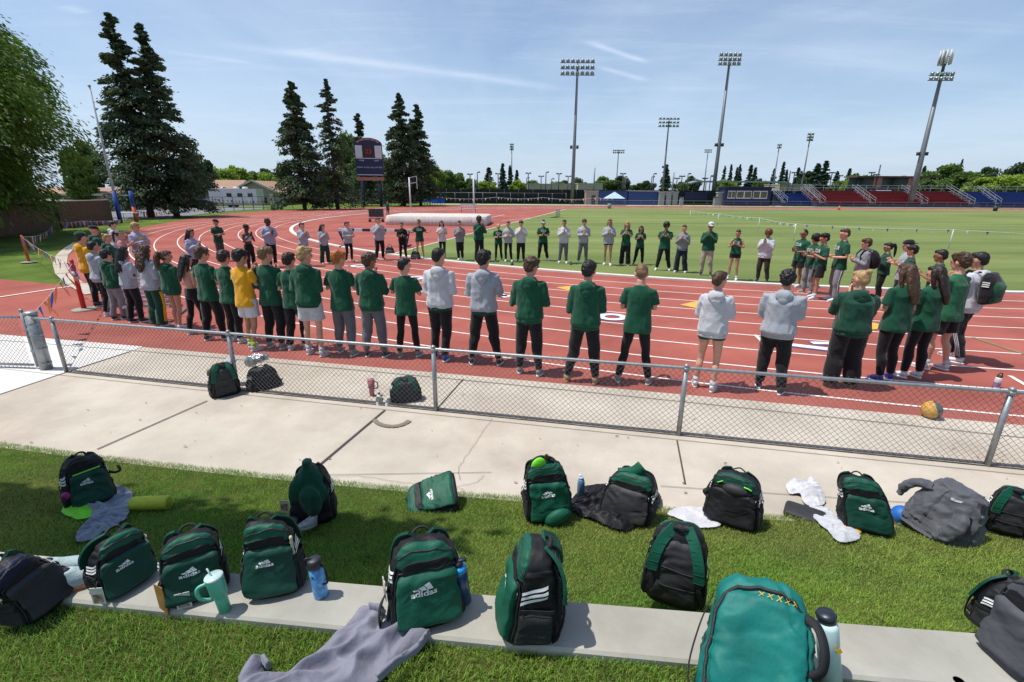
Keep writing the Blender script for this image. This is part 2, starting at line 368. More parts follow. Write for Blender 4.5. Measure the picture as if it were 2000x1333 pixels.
# concrete joints
mb=MB()
xs=np.linspace(-24,12,80)
for x,x2 in zip(xs,xs[1:]): strip(mb,(x,fJ(x)),(x2,fJ(x2)),.014,.016)
for x,x2 in zip(xs,xs[1:]):
    strip(mb,(x,fF(x)-.14),(x2,fF(x2)-.14),.008,.014)
for a,b,w_ in (((752,803),(617,917),.03),((405,785),(190,880),.02),((1322,863),(1338,948),.018),((852,802),(905,742),.015),((255,688),(150,722),.02),((150,722),(0,772),.014),((1290,952),(2010,1000),.006),((960,925),(640,930),.006)):
    strip(mb,at(*a),at(*b),w_,.017)
tag(mb.build('walkway_joints',m_dark,smooth=False),'dark joints between the concrete slabs',kind='structure')
def crack(pts,w=.004):
    P=pl(0,*pts); out=[]
    for a,b in zip(P,P[1:]):
        for k in range(6):
            t=k/6; p=a.lerp(b,t); out.append((p.x+random.uniform(-.012,.012),p.y+random.uniform(-.012,.012)))
    out.append((P[-1].x,P[-1].y)); return [(x,y,w) for x,y in out]
mb=MB()
for c_ in (crack([(630,935),(700,932),(790,945),(860,955),(905,958)]),crack([(905,900),(893,925),(900,940)]),crack([(960,820),(930,868),(905,900)]),crack([(880,955),(930,945),(945,930)])):
    for a,b in zip(c_,c_[1:]): strip(mb,a,b,a[2],.0185)
tag(mb.build('walkway_cracks',mat('crack',(.2,.17,.14),.9),smooth=False),'fine cracks in the concrete',kind='structure')
# water ring stain and small debris stains
def smear(name,pts,w,m,lab):
    mb=MB(); P=pl(0,*pts)
    for i,(a,b) in enumerate(zip(P,P[1:])): strip(mb,a,b,w*(1-.25*abs(i-len(P)/2)/len(P)),.019+.0002*i)
    tag(mb.build(name,m,smooth=False),lab,kind='structure')
smear('wet_mark',[(731,822),(738,829),(749,833.5),(765,835.5),(779,834),(791,830),(800,824)],.075,mat('wet concrete',(.19,.155,.12),.6,.1,8,world=True),'dark curved wet mark on the concrete')
# sloping lawn, kerb wall, upper lawn
nx,ny=90,26; V=[];Fs=[]
xs=np.linspace(-14,11,nx)
for x in xs:
    a,b=fA(x),fB(x)
    for j in range(ny):
        y=a+(b-a)*j/(ny-1); t=j/(ny-1); z=.03+.6*(t*.75+.25*t*t)
        V.append((x,y,z if j else -.02))
for i in range(nx-1):
    for j in range(ny-1): Fs.append((i*ny+j,i*ny+j+1,(i+1)*ny+j+1,(i+1)*ny+j))
tag(fromnp('lawn_slope',V,Fs,m_soil),'grass bank between the walkway and the concrete seat wall',kind='structure')
V=[];Fs=[]
for x in xs:
    b,c=fB(x),fC(x); bz=.012
    V+=[(x,b,-.1),(x,b,KZ-bz),(x,b-bz,KZ),(x,c+bz,KZ),(x,c,KZ-bz),(x,c,.5)]
for i in range(nx-1):
    for j in range(5): Fs.append((i*6+j,i*6+j+1,(i+1)*6+j+1,(i+1)*6+j))
tag(fromnp('seat_wall',V,Fs,m_kerb,smooth=False),'long pale concrete seat wall across the lawn','wall')
for o in [bpy.data.objects['seat_wall']]: pass
V=[];Fs=[]
for x in xs: V+=[(x,fC(x)+.02,KZ-.045),(x,-6,KZ-.03)]
for i in range(nx-1): Fs.append((i*2,i*2+1,i*2+3,i*2+2))
tag(fromnp('upper_lawn',V,Fs,m_soil),'grass terrace in front of the concrete seat wall',kind='structure')
# grass blades
def blades(name,n,fx,label,hgt=.035,wid=.0035):
    X,Y,Z=fx(n); n=len(X)
    P=np.stack([X,Y,Z],1)
    patch=vnoise(np.stack([X*1.3,Y*1.3,X*0],1),3); p2=vnoise(np.stack([X*5,Y*5,X*0],1),5); p3=vnoise(np.stack([X*.7+9,Y*1.1,X*0],1),8)
    h=hgt*(.6+.7*RNG.random(n))*(1+.25*p2); a=RNG.random(n)*2*np.pi; lean=(.2+.75*RNG.random(n))*h*1.1; la=RNG.random(n)*2*np.pi
    wx=np.cos(a)*wid/2;wy=np.sin(a)*wid/2; lx=np.cos(la)*lean;ly=np.sin(la)*lean
    W=np.stack([wx,wy,0*wx],1); b0=P-W;b1=P+W; mid=P+np.stack([lx*.35,ly*.35,h*.6],1); m0=mid-W*.8;m1=mid+W*.8; tip=P+np.stack([lx,ly,h],1)
    V=np.stack([b0,b1,m1,m0,tip],1).reshape(-1,3); i=np.arange(n)*5
    T=np.stack([np.stack([i,i+1,i+2],1),np.stack([i,i+2,i+3],1),np.stack([i+3,i+2,i+4],1)],1).reshape(-1,3)
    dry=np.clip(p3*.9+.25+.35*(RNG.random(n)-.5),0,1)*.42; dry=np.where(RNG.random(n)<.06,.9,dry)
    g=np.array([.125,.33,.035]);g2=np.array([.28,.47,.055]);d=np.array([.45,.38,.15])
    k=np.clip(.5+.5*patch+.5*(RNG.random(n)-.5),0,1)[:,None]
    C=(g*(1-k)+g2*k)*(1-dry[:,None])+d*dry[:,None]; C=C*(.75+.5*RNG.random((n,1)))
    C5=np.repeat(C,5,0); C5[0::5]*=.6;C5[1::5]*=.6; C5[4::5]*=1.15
    o=fromnp(name,V,T,vcmat('grass blade',.55,.35,.35),smooth=False); setcol(o,C5); return tag(o,label,'grass',kind='stuff')
vA,vB,vC=[np.vectorize(f) for f in (fA,fB,fC)]
tx=np.linspace(-16,12,400); tA,tB,tC=vA(tx),vB(tx),vC(tx)
def fx_slope(n):
    Y=1.6+RNG.random(n*2)*5.2; X=(RNG.random(n*2)*2-1)*(1.2*Y+.6)
    a=np.interp(X,tx,tA);b=np.interp(X,tx,tB); t=(a-Y)/(a-b); k=(t>-.012)&(t<1.0)&(RNG.random(n*2)<np.clip(3.2/Y,.35,1)**1.2)&(X>-8); X,Y,t=X[k],Y[k],t[k]; t=np.clip(t,0,1)
    return X,Y,.02+.6*(t*.75+.25*t*t)
def fx_up(n):
    Y=.9+RNG.random(n)*1.6; X=(RNG.random(n)*2-1)*(1.45*Y+.5); c_=np.interp(X,tx,tC); k=Y<c_+.004; X,Y=X[k],Y[k]; return X,Y,X*0+KZ-.045
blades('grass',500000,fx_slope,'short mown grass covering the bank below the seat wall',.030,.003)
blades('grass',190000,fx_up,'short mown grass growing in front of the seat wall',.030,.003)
rg_=random.Random(4); mb=MB()
for i in range(90):
    x=rg_.uniform(-6,6.5); y=rg_.uniform(fA(x)+.05,fT(x)-.2); a=rg_.uniform(0,6.3); s_=rg_.uniform(.006,.020); mb.poly([(x+s_*math.cos(a+k)*(.5+.5*(i+j)%2),y+s_*.5*math.sin(a+k),.021+.003*(j%2)) for j,k in enumerate((0,1.3,2.6,3.9,5.1))])
tag(mb.build('leaf_litter',mat('dry leaf',(.10,.065,.035),.9,.4,30),smooth=False),'tiny dry leaf chips scattered on the concrete walkway','leaf litter',kind='stuff')
# ============================================================ FENCE
m_galv=mat('galvanised steel',(.30,.32,.33),.45,.2,14,.15,60,metal=.55)
m_wire=mat('fence wire',(.17,.165,.16),.5,.1,10,metal=.5)
FH=.92
fence=empty('chain_link_fence',(0,0,0),0,'waist-high galvanised chain link fence running along the concrete walkway','fence')
def fp(x,z): return Vector((x,fF(x),z))
bx=[at(u,v).x for u,v in ((130,728),(852,802),(1326,853),(1925,910))]
bx.insert(1,bx[0]+(bx[1]-bx[0])*.53)
X0=bx[0]-.02;X1=11
mb=MB(); mb.tube([fp(x,FH-.02) for x in np.linspace(X0-.5,X1,60)],.021,10); mb.build('top_rail',m_galv,fence)
tp=at(440,700)
for i,x in enumerate([bx[0],at(463,765).x,bx[2],bx[3],bx[4],bx[4]+3.1,bx[4]+6]):
    mb=MB(); mb.tube([fp(x,-.02),fp(x,FH-.045)],.03,12)
    mb.tube([fp(x,FH-.05),fp(x,FH-.01)],.036,12); mb.tube([fp(x,FH-.01),fp(x,FH+.02),fp(x,FH+.034)],[.034,.03,.012],12)
    mb.build('post',m_galv,fence)
mb=MB(); p=.0715; z0=.03;z1=FH-.01; w_=z1-z0
def wires(mb,f,xa,xb,sx=1):
    s=xa-w_
    while s<xb:
        for dr in (1,-1):
            pts=[]
            for k in range(4):
                t=k/3; xx=s+(t if dr==1 else 1-t)*w_
                pts.append((xx,t))
            # clip
            cl=[]
            for (x,t) in pts: cl.append((x,t))
            (xs_,ts_),(xe,te)=cl[0],cl[-1]
            # parametrise and clip on x
            lo,hi=0,1
            dx=xe-xs_
            ta=(xa-xs_)/dx;tb=(xb-xs_)/dx
            if ta>tb: ta,tb=tb,ta
            lo=max(lo,ta);hi=min(hi,tb)
            if hi-lo<.02: continue
            P=[f(xs_+dx*(lo+(hi-lo)*k/3),z0+w_*(lo+(hi-lo)*k/3))+Vector((0,.0022*dr,0)) for k in range(4)]
            mb.tube(P,.0025,3,cap=False)
        s+=p
    # twisted barbs above and below
    x=xa
    while x<xb:
        for z,sg in ((z1,1),(z0,-1)): mb.tube([f(x-.008,z-.012*sg),f(x,z+.022*sg),f(x+.006,z+.03*sg)],.0025,3,cap=False)
        x+=p
wires(mb,fp,X0,9.5)
mb.build('wire_mesh',m_wire,fence,smooth=False)
mb=MB(); mb.tube([fp(x,.05) for x in np.linspace(X0,9.5,50)],.0022,4); mb.build('tension_wire',m_wire,fence)
# darker strip under the fence
mb=MB()
for x,x2 in zip(np.linspace(X0,11,60)[:-1],np.linspace(X0,11,60)[1:]): strip(mb,(x,fF(x)),(x2,fF(x2)),.045,.0215)
tag(mb.build('fence_footing',mat('footing strip',(.20,.17,.14),.9,.4,8,world=True),smooth=False),'darker strip of concrete under the chain link fence',kind='structure')
# gate and its heavy post
gp=at(92,722); g=empty('gate_post',gp,0,'thick galvanised gate post with domed cap and steel bands at the fence end','post')
mb=MB(); mb.tube([(0,0,-.02),(0,0,.96)],.085,20); mb.build('shaft',m_galv,g)
mb=MB(); mb.tube([(0,0,.955),(0,0,.985),(0,0,1.0),(0,0,1.012)],[.092,.09,.07,.02],20); mb.build('cap',m_galv,g)
for z in (.12,.38,.62,.8):
    mb=MB(); mb.tube([(0,0,z-.016),(0,0,z+.016)],.089,20); mb.box(.09,-.03,z,.05,.03,.032); mb.build('band',m_galv,g)
mb=MB(); mb.tube([(-.14,0,.05),(-.14,0,1.0)],.024,12); mb.tube([(-.14,0,1.0),(-.14,0,1.03),(-.14,0,1.04)],[.03,.028,.01],12)
for z in (.33,.7): mb.box(-.09,0,z,.14,.05,.03)
mb.build('hinge_bar',m_galv,g)
gt=empty('gate',gp+Vector((-.16,0,0)),math.radians(180-4),'chain link swing gate hung on the thick post at the left edge','gate')
def gf(x,z): return Vector((x,0,z))
mb=MB(); mb.tube([gf(.05,.9),gf(3.2,.9)],.021,10); mb.tube([gf(.05,.08),gf(3.2,.08)],.021,10); mb.tube([gf(3.2,.06),gf(3.2,.92)],.021,10); mb.build('frame',m_galv,gt)
mb=MB(); wires(mb,gf,.08,3.2); mb.build('wire_mesh',m_wire,gt,smooth=False)
# ============================================================ PEOPLE
def skinmat(n,c): return mat('skin '+n,c,.5,.08,30,.12,300,spec=.35,bd=.002)
SK=dict(l=skinmat('light',(.56,.30,.21)),t=skinmat('tan',(.42,.22,.14)),m=skinmat('medium',(.27,.13,.075)),d=skinmat('dark',(.07,.032,.02)))
def cloth(n,c,rough=.85,var=.12,bump=.35,bs=38,sheen=.2): return mat('cloth '+n,c,rough,var,7,bump,bs,spec=.2,sheen=sheen,bd=.012)
CL=dict(
 green=cloth('forest green',(.005,.066,.034)),dgreen=cloth('dark green',(.006,.05,.03)),bgreen=cloth('bright green',(.015,.11,.05)),grey=cloth('heather grey',(.31,.33,.37)),lgrey=cloth('light grey',(.46,.47,.50)),
 mgrey=cloth('mid grey',(.20,.21,.23)),lav=cloth('lavender grey',(.31,.31,.42)),black=cloth('black',(.008,.008,.010),.8),char=cloth('charcoal',(.055,.055,.062)),navy=cloth('navy',(.012,.016,.035)),
 white=cloth('white',(.52,.52,.55)),yellow=cloth('gold yellow',(.62,.30,.008)),khaki=cloth('khaki',(.36,.29,.24)),pants=cloth('slate grey',(.115,.115,.135)),pink=cloth('pink',(.5,.22,.2)),brown=cloth('dark brown',(.03,.02,.018)),teal=cloth('teal',(.005,.11,.10)),
 lime=cloth('lime',(.35,.6,.03)),red=cloth('red',(.5,.03,.02)))
def hairm(n,c): return mat('hair '+n,c,.5,.35,18,.8,60,stretch=(1,1,.25),spec=.4,bd=.01)
HR=dict(bk=hairm('black',(.007,.006,.006)),db=hairm('dark brown',(.022,.012,.008)),br=hairm('brown',(.06,.03,.015)),lb=hairm('light brown',(.17,.095,.045)),bl=hairm('blond',(.36,.23,.10)),or_=hairm('orange',(.38,.11,.02)),au=hairm('auburn',(.12,.04,.015)))
m_shw=mat('shoe white',(.62,.62,.64),.5,.1,30); m_shb=mat('shoe dark',(.02,.02,.03),.5,.2,30); m_sole=mat('shoe sole',(.7,.7,.7),.5,.08,20); m_solet=mat('sole tan',(.35,.24,.13),.6)
m_shblue=mat('shoe blue',(.02,.05,.35),.5,.2,30); m_shtan=mat('shoe tan',(.36,.22,.12),.6,.15,30); m_shg=mat('shoe grey',(.22,.25,.25),.6,.2,30)
m_lens=mat('sunglass lens',(.01,.01,.012),.15,.1,5,spec=.8); m_lensr=mat('sunglass red lens',(.6,.05,.01),.15,.1,5,spec=.8)
m_eye=mat('eye dark',(.012,.008,.006),.3); m_lip=mat('lips',(.32,.10,.08),.5)
m_txt=mat('print white',(.75,.76,.74),.6,.05,20); m_txty=mat('print gold',(.70,.42,.02),.6,.05,20)
TXT={}
def textmesh(s,size=1,bold=.02,res=2):
    k=(s,bold)
    if k not in TXT:
        cu=bpy.data.curves.new('t','FONT'); cu.body=s; cu.align_x='CENTER'; cu.align_y='CENTER'; cu.offset=bold; cu.resolution_u=res
        o=bpy.data.objects.new('t',cu); COL.objects.link(o); dg=bpy.context.evaluated_depsgraph_get(); e=o.evaluated_get(dg).to_mesh()
        import bmesh
        bm=bmesh.new(); bm.from_mesh(e); bmesh.ops.triangulate(bm,faces=bm.faces[:]); 
        TXT[k]=([tuple(v.co) for v in bm.verts],[tuple(v.index for v in f.verts) for f in bm.faces]); bm.free(); o.evaluated_get(dg).to_mesh_clear(); bpy.data.objects.remove(o)
    V,Fs=TXT[k]; return [(x*size,y*size) for x,y,z in V],Fs
def hand(mb,w,dirv,nrm,side,m=0,curl=.35,sc=1.0):
    d=Vector(dirv).normalized(); n=Vector(nrm); n=(n-d*n.dot(d)).normalized(); x=d.cross(n)*side   # x points to the thumb side
    w=Vector(w); P=w+d*.045*sc
    mb.tube([w-d*.02,w+d*.015*sc,w+d*.05*sc,w+d*.088*sc],[(.026*sc,.019*sc),(.031*sc,.017*sc),(.040*sc,.0165*sc),(.038*sc,.012*sc)],8,m) if False else None
    # palm as a flattened loft
    V=[];Fs=[]
    for k,(t,a,b) in enumerate(((-.02,.027,.02),(.015,.032,.018),(.05,.041,.017),(.088,.040,.012))):
        for j in range(8):
            q=2*math.pi*j/8; V.append(w+d*t*sc+x*math.cos(q)*a*sc+n*math.sin(q)*b*sc)
    for i in range(3):
        for j in range(8): Fs.append((i*8+j,i*8+(j+1)%8,(i+1)*8+(j+1)%8,(i+1)*8+j))
    Fs+=[tuple(range(7,-1,-1)),tuple(range(24,32))]; mb.add(V,Fs,m)
    for k,(ox,L) in enumerate(((.029,.068),(.010,.077),(-.010,.072),(-.029,.056))):
        b0=w+d*.082*sc+x*ox*sc; c=curl*(1+.15*k)
        d1=(d+n*c*.5+x*ox*2.5).normalized(); d2=(d+n*c*1.3).normalized(); d3=(d+n*c*2.2).normalized()
        p1=b0+d1*L*.45*sc;p2=p1+d2*L*.32*sc;p3=p2+d3*L*.25*sc
        mb.tube([b0,p1,p2,p3],[.0092*sc,.0088*sc,.008*sc,.005*sc],6,m)
    b0=w+d*.02*sc+x*.026*sc; d1=(d*.75+x*.75+n*.25).normalized(); p1=b0+d1*.04*sc; p2=p1+(d+x*.25+n*.3).normalized()*.035*sc
    mb.tube([b0,p1,p2],[.0125*sc,.010*sc,.006*sc],6,m)
def V3(*a): return Vector(a)
def person(loc,head,h,pose='clap',top='tee',topc='green',bot='pants',botc='black',hair='short',hairc='db',skin='l',build=1.0,stance=.13,hy=0,hp=0,shoe=None,near=True,text=None,cap=None,glasses=None,socks=None,label=None,extra=(),sleeve=None,step=0,collarc=None,seed=0,fem=False,group='team members standing in a circle and applauding'):
    rnd=random.Random(seed*31+5); S=h/1.79; vox=.0135 if near else .02
    sw=.94 if fem else 1.03
    B=build
    jit=lambda a: rnd.uniform(-a,a)
    shL=V3(-.168*sw*(.5+.5*B),-.005,1.395);shR=V3(.168*sw*(.5+.5*B),-.005,1.395)
    if pose=='clap' and rnd.random()<.3: pose='low'
    poses=dict(clap=((.235,.02,1.14),(.035,.245,1.26)),low=((.225,-.01,1.12),(.05,.225,1.13)),high=((.22,.08,1.15),(.03,.235,1.36)),down=((.215,-.02,1.12),(.215,.06,.86)),cross=((.235,.04,1.15),(-.06,.20,1.17)),open=((.30,.02,1.19),(.44,.17,1.22)),hold=((.22,.0,1.13),(.13,.22,1.10)))
    e,w=poses[pose]; kx=(.75+.25*B)
    eR=V3(e[0]*kx+jit(.018),e[1]+jit(.03),e[2]+jit(.025)); wR=V3(w[0]+jit(.01),w[1]+(B-1)*.12+jit(.03),w[2]+jit(.05))
    eL=V3(-eR.x+jit(.015),eR.y+jit(.03),eR.z+jit(.025)); wL=V3(-wR.x,wR.y+jit(.01),wR.z+jit(.015))
    if pose=='cross': wL=V3(.05,.215,1.13)
    if pose=='clap' and rnd.random()<.5: wL.z+=.03
    kw=stance; step=step or jit(.16); lat=jit(.028)
    legs=[]
    for sg in (-1,1):
        fy=step*sg*.5
        hip=V3(sg*.088*(.6+.4*B),0,.90); an=V3(sg*(kw+.005)+lat,-.02+fy,.085); kn=V3(sg*(.06+kw*.42),.025+fy*.5,.49)
        legs.append((hip,kn,an,sg))
    HM=Matrix.Translation((0,-.005,1.52))@Matrix.Rotation(-hy,4,'Z')@Matrix.Rotation(hp-.13,4,'X')@Matrix.Diagonal((1.12,1.12,1.12,1))@Matrix.Translation((0,.005,-1.53))
    # ---- body: one continuous surface
    mb=MB(); b=.5+.5*B
    mb.rings([(.80,.12*b,.085*B,0),(.88,.158*b,.105*B,-.01),(.95,.165*b,.11*B,-.01),(1.06,.135*b*(.94 if fem else 1),.095*B,0),(1.2,.148*b,.108*B,.004),(1.32,.165*b,.112*B,.002),(1.39,.155*b,.088,-.006),(1.45,.10,.066,-.010),(1.49,.064,.058,-.010),(1.56,.056,.056,-.004)])
    for hip,kn,an,sg in legs:
        mb.tube([hip+V3(0,0,.02),hip.lerp(kn,.4),kn+V3(0,0,.06),kn-V3(0,0,.04),kn.lerp(an,.3)+V3(0,-.02,0),kn.lerp(an,.65)+V3(0,-.008,0),an,an-V3(0,0,.05)],[.086*b,.074*b,.054*b,.047*b,.051*b,.041,.034,.034],12)
        mb.ell((an.x,an.y+.06,.04),(.036,.10,.03))
    for sh,el,wr in ((shL,eL,wL),(shR,eR,wR)):
        mid=el.lerp(wr,.35)
        mb.tube([sh+V3(-.03*math.copysign(1,sh.x),0,0),sh,sh.lerp(el,.45),el,mid,wr],[.042,.044*b,.041*b,.036,.036*b,.026],10)
    hb=len(mb.v)
    mb.ell((0,-.008,1.655),(.076,.096,.096),14,10); mb.ell((0,.02,1.600),(.056,.066,.070),12,8); mb.ell((0,.052,1.556),(.032,.036,.026))
    mb.ell((0,.094,1.622),(.0125,.022,.021)); mb.ell((0,.078,1.655),(.045,.02,.014))
    for sg in (-1,1): mb.ell((sg*.078,-.002,1.63),(.012,.02,.033))
    mb.xf(HM,hb)
    Vb,Nb,Fb=remesh(mb,vox*.82,2)
    ex=MB()
    for sg,el,wr in ((-1,eL,wL),(1,eR,wR)):
        d=(wr-el).normalized()
        if pose in('clap','low','high'): hd=V3(-sg*.12,.55,.8); nn=V3(-sg,0,0)
        elif pose=='cross': hd=d; nn=V3(0,-1,0)
        elif pose=='open': hd=V3(sg*.3,.3,.2); nn=V3(-sg,0,0)
        else: hd=d; nn=V3(-sg,0,0)
        hand(ex,wr,hd,nn,(1 if sg<0 else -1)*1,0,.25 if pose!='down' else .6)
    b0=len(ex.v)
    if not glasses:
        for sg in (-1,1):
            ex.ell((sg*.031,.0845,1.640),(.013,.008,.0065),8,5,m=1)
    ex.ell((0,.086,1.586),(.022,.008,.006),8,5,m=2)
    for sg in (-1,1): ex.ell((sg*.032,.0885,1.661),(.019,.006,.004),8,5,m=3)
    ex.xf(HM,b0)
    nb=len(Vb); V=np.concatenate([Vb,np.array([tuple(p) for p in ex.v],dtype=np.float32)])
    Fs=[tuple(f) for f in (Fb.tolist() if isinstance(Fb,np.ndarray) else Fb)]+[tuple(i+nb for i in f) for f in ex.f]
    mi=[0]*len(Fb)+ex.m
    root=fromnp('person',V*S,Fs,[SK[skin],m_eye,m_lip,HR[hairc]],None,mi)
    root.location=loc; root.rotation_euler=(0,0,-head); tag(root,label,'person',group)
    def garment(name,mb,m,amp=.006,vx=None,it=2,sc=(9,9,4),sd_=0,hi=0):
        V,Nn,Fs=remesh(mb,vx or vox,it); q=vnoise(V*np.array(sc)+seed*3.3+sd_,seed)*.5+vnoise(V*np.array(sc)*2.3+seed,seed+1)*.25
        A=V@np.array([[.8,.3,.2],[-.3,.8,.4],[.25,-.45,.55]]); q=q+(.55-2.2*np.abs(vnoise(A*np.array((15,15,6.5))+seed*1.7,seed+9)))*.55
        if hi: q=q+vnoise(V*45+seed,seed+4)*hi
        V=V+Nn*(q*amp)[:,None]
        return fromnp(name,V*S,Fs,m,root)
    # ---- trousers / shorts
    mb=MB(); kk=dict(pants=(.104,.082,.070,.064,1.0),wide=(.112,.098,.100,.105,1.0),jog=(.106,.088,.076,.050,1.0),leggings=(.096,.066,.068,.050,.4),tights=(.094,.064,.066,.050,.4),shorts=(.112,.118,0,0,.8),bshort=(.10,.097,0,0,.4))[bot]
    tw=.172*b if bot in('leggings','tights','bshort') else .180*b
    td=.118*B if bot in('leggings','tights','bshort') else .125*B
    zl={'shorts':.56,'bshort':.74}.get(bot)
    mb.rings([(.80,tw*.85,td*.85,0),(.88,tw*.985,td,-.012),(.95,tw,td,-.012),(1.02,tw*.93,td*.94,-.004),(1.05,tw*.88,td*.9,0)])
    for hip,kn,an,sg in legs:
        if bot=='shorts': mb.tube([hip+V3(0,0,.03),hip.lerp(kn,.45),hip.lerp(kn,.72)+V3(sg*.01,0,0)],[kk[0]*b,.112*b,.118*b],14)
        elif bot=='bshort': mb.tube([hip+V3(0,0,.03),hip.lerp(kn,.28)],[kk[0]*b,.098*b],14)
        else: mb.tube([hip+V3(0,0,.02),hip.lerp(kn,.5),kn+V3(0,0,.03),kn-V3(0,.006,.05),kn.lerp(an,.33)+V3(0,-.018,0),kn.lerp(an,.65)+V3(0,-.008,0),an+V3(0,0,.03 if bot!='wide' else -.02)],[kk[0]*b,(kk[0]+kk[1])/2*b,kk[1]*b,kk[1]*b*.97,kk[2]*b,(kk[2]+kk[3])/2*b,kk[3]],14)
    garment({'shorts':'shorts','bshort':'shorts','leggings':'leggings','tights':'tights'}.get(bot,'trousers'),mb,CL[botc],.008*kk[4],sc=(8,8,11),sd_=7)
    # ---- top
    mb=MB(); t=dict(tee=.014,hoodie=.030,jacket=.026,tank=.010,crop=.008)[top]
    zb=dict(tee=.795,hoodie=.865,jacket=.85,tank=.92,crop=1.12)[top]
    wa=.150 if fem and top!='hoodie' else .160
    if top=='crop': L=[(1.14,.142,.104,0),(1.22,.150*b+t,.110*B+t,.004),(1.31,.150*b+t,.114*B+t,.004),(1.36,.12,.09,0)]
    else: L=[(zb,.187*b+t,.130*B+t,-.010),(zb+.05,.186*b+t,.129*B+t,-.010),(1.06,wa*b+t,.110*B+t,-.004),(1.2,.158*b+t,.114*B+t,.002),(1.32,.170*b+t,.116*B+t,.002),(1.38,.160*b+t,.094+t,-.006),(1.44,.110+t*.6,.074+t*.6,-.010),(1.482,.068+t*.4,.062+t*.4,-.010)]
    if top=='hoodie': L[0]=(zb,.165*b+t,.108*B+t,-.008)
    mb.rings(L,18,2.3)
    for sh,el,wr in ((shL,eL,wL),(shR,eR,wR)):
        inn=sh+V3(-.04*math.copysign(1,sh.x),0,-.005)
        if top in('hoodie','jacket'):
            mb.tube([inn,sh+V3(0,0,-.002),sh.lerp(el,.5),el-V3(0,0,.012),el.lerp(wr,.5)-V3(0,0,.006),el.lerp(wr,.88),wr],[.058,.070*b,.072*b,.066*b,.062*b,.056,.040],12)
        elif top=='tee':
            mb.tube([inn,sh+V3(0,0,-.002),sh.lerp(el,.35),sh.lerp(el,.74)],[.054,.061*b,.067*b,.074*b],12)
        elif top=='tank': mb.ell(sh+V3(-.05*math.copysign(1,sh.x),0,.01),(.035,.05,.045))
    if top=='hoodie':
        hb=len(mb.v)
        mb_=mb; mb=MB(); mb.tube([(math.sin(a)*.085,-.012-math.cos(a)*.085,1.475-.045*(1-math.cos(a))*.5+.012*math.cos(a)) for a in np.linspace(-2.6,2.6,12)],[.016]+[.03]*10+[.016],8)
        mb.ell((0,-.118,1.425),(.112,.052,.082),12,8); mb.ell((0,-.142,1.365),(.066,.034,.06),10,6)
        mb.tube([(math.sin(a)*(.10+.012*math.cos(a)),-.075-math.cos(a)*.055,1.455-.03*math.cos(a)) for a in np.linspace(-1.5,1.5,9)],[.014]+[.022]*7+[.014],8); hoodmb=mb; mb=mb_
    nm=dict(tee='shirt',hoodie='hoodie',jacket='jacket',tank='tank_top',crop='crop_top')[top]
    g=garment(nm,mb,CL[topc],dict(tee=.011,hoodie=.016,jacket=.013,tank=.005,crop=.003)[top],sc=(11,11,5))
    if top=='hoodie': garment('hood',hoodmb,CL[topc],.009,vx=vox*.8,it=2,sc=(16,16,16),sd_=3)
    if top=='hoodie':     # ribbed hem
        q=MB(); q.rings([(zb-.035,.158*b+t,.104*B+t,-.008),(zb-.03,.163*b+t,.107*B+t,-.008),(zb+.012,.166*b+t,.110*B+t,-.008)],20,2.3); q.xf(Matrix.Scale(S,4)); q.build('hem',CL[collarc or topc],root)
    # ---- chest print
    def chest(V2,Fs,zc,m,name,off=.016,xo=0):
        hw=.168*b+t; hd=.116*B+t; V=[]
        for x,z in V2:
            x+=xo
            V.append((x*S,(hd*(1-min(1,abs(x/hw))**2.3)**(1/2.3)+off)*S,(zc+z)*S))
        # from the front the picture is mirrored
        fromnp(name,[(-a,bb,c_) for a,bb,c_ in V],[f[::-1] for f in Fs],m,root,smooth=False)
    if text:
        if text=='logo':
            o=[(math.cos(a)*.062*(1+.25*math.cos(3*a)),math.sin(a)*.045*(1+.2*math.sin(2*a))) for a in np.linspace(0,2*math.pi,16,endpoint=False)]
            chest([(0,0)]+o,[(0,1+i,1+(i+1)%16) for i in range(16)],1.315,m_txty,'eagle_print',.02)
        else:
            V2,Fs=textmesh(text,.13,.02); chest(V2,Fs,1.315,m_txt,'chest_lettering',.018)
    # ---- hair
    hm=HR[hairc]; mb=MB(); cu=0
    if cap!='cap' or hair in('long','pony','braids'):
        if hair!='bald':
            vol={'curly':.014,'afro':.030,'mop':.010}.get(hair,0)
            mb.ell((0,-.022,1.672),(.080+vol,.094+vol,.088+vol),14,10)
            mb.ell((0,-.055,1.635),(.072+vol*.8,.058+vol*.6,.072+vol*.6),12,8)
            if hair in('curly','afro','mop'): mb.ell((0,.035,1.715+vol*.3),(.066+vol*.5,.062,.04),12,6); cu=.012
            elif hair!='buzz': mb.ell((0,.03,1.718),(.062,.064,.034),12,6)
            if hair=='mop':
                for k in range(10): a=rnd.uniform(0,6.3); mb.ell((.06*math.cos(a),-.01+.07*math.sin(a),1.70+rnd.uniform(-.03,.04)),(.03,.03,.028),8,5)
            if hair in('long','longcurly'):
                q=.014 if hair=='longcurly' else 0
                mb.tube([(0,-.05,1.66),(0,-.085,1.58),(0,-.11,1.48),(.01,-.135,1.36),(.015,-.14,1.24)],[(.08,.06),(.085+q,.05+q),(.09+q,.042+q),(.08+q,.035+q),(.035,.018)],12)
                for sg in (-1,1): mb.tube([(sg*.06,0,1.70),(sg*.082,-.01,1.62),(sg*.088,-.02,1.52),(sg*.085,-.03,1.42)],[.03,.028,.026,.012],8)
                cu=.016 if q else .004
            if hair in('pony','curlypony'):
                mb.tube([(0,-.09,1.70),(0,-.14,1.71),(0,-.165,1.62),(0,-.155,1.48),(0,-.14,1.36)],[.022,.032,.036 if hair=='pony' else .05,.032 if hair=='pony' else .055,.012],10)
                if hair=='curlypony': cu=.016
            if hair=='bun': mb.ell((0,-.095,1.735),(.042,.038,.038),10,8); cu=.004
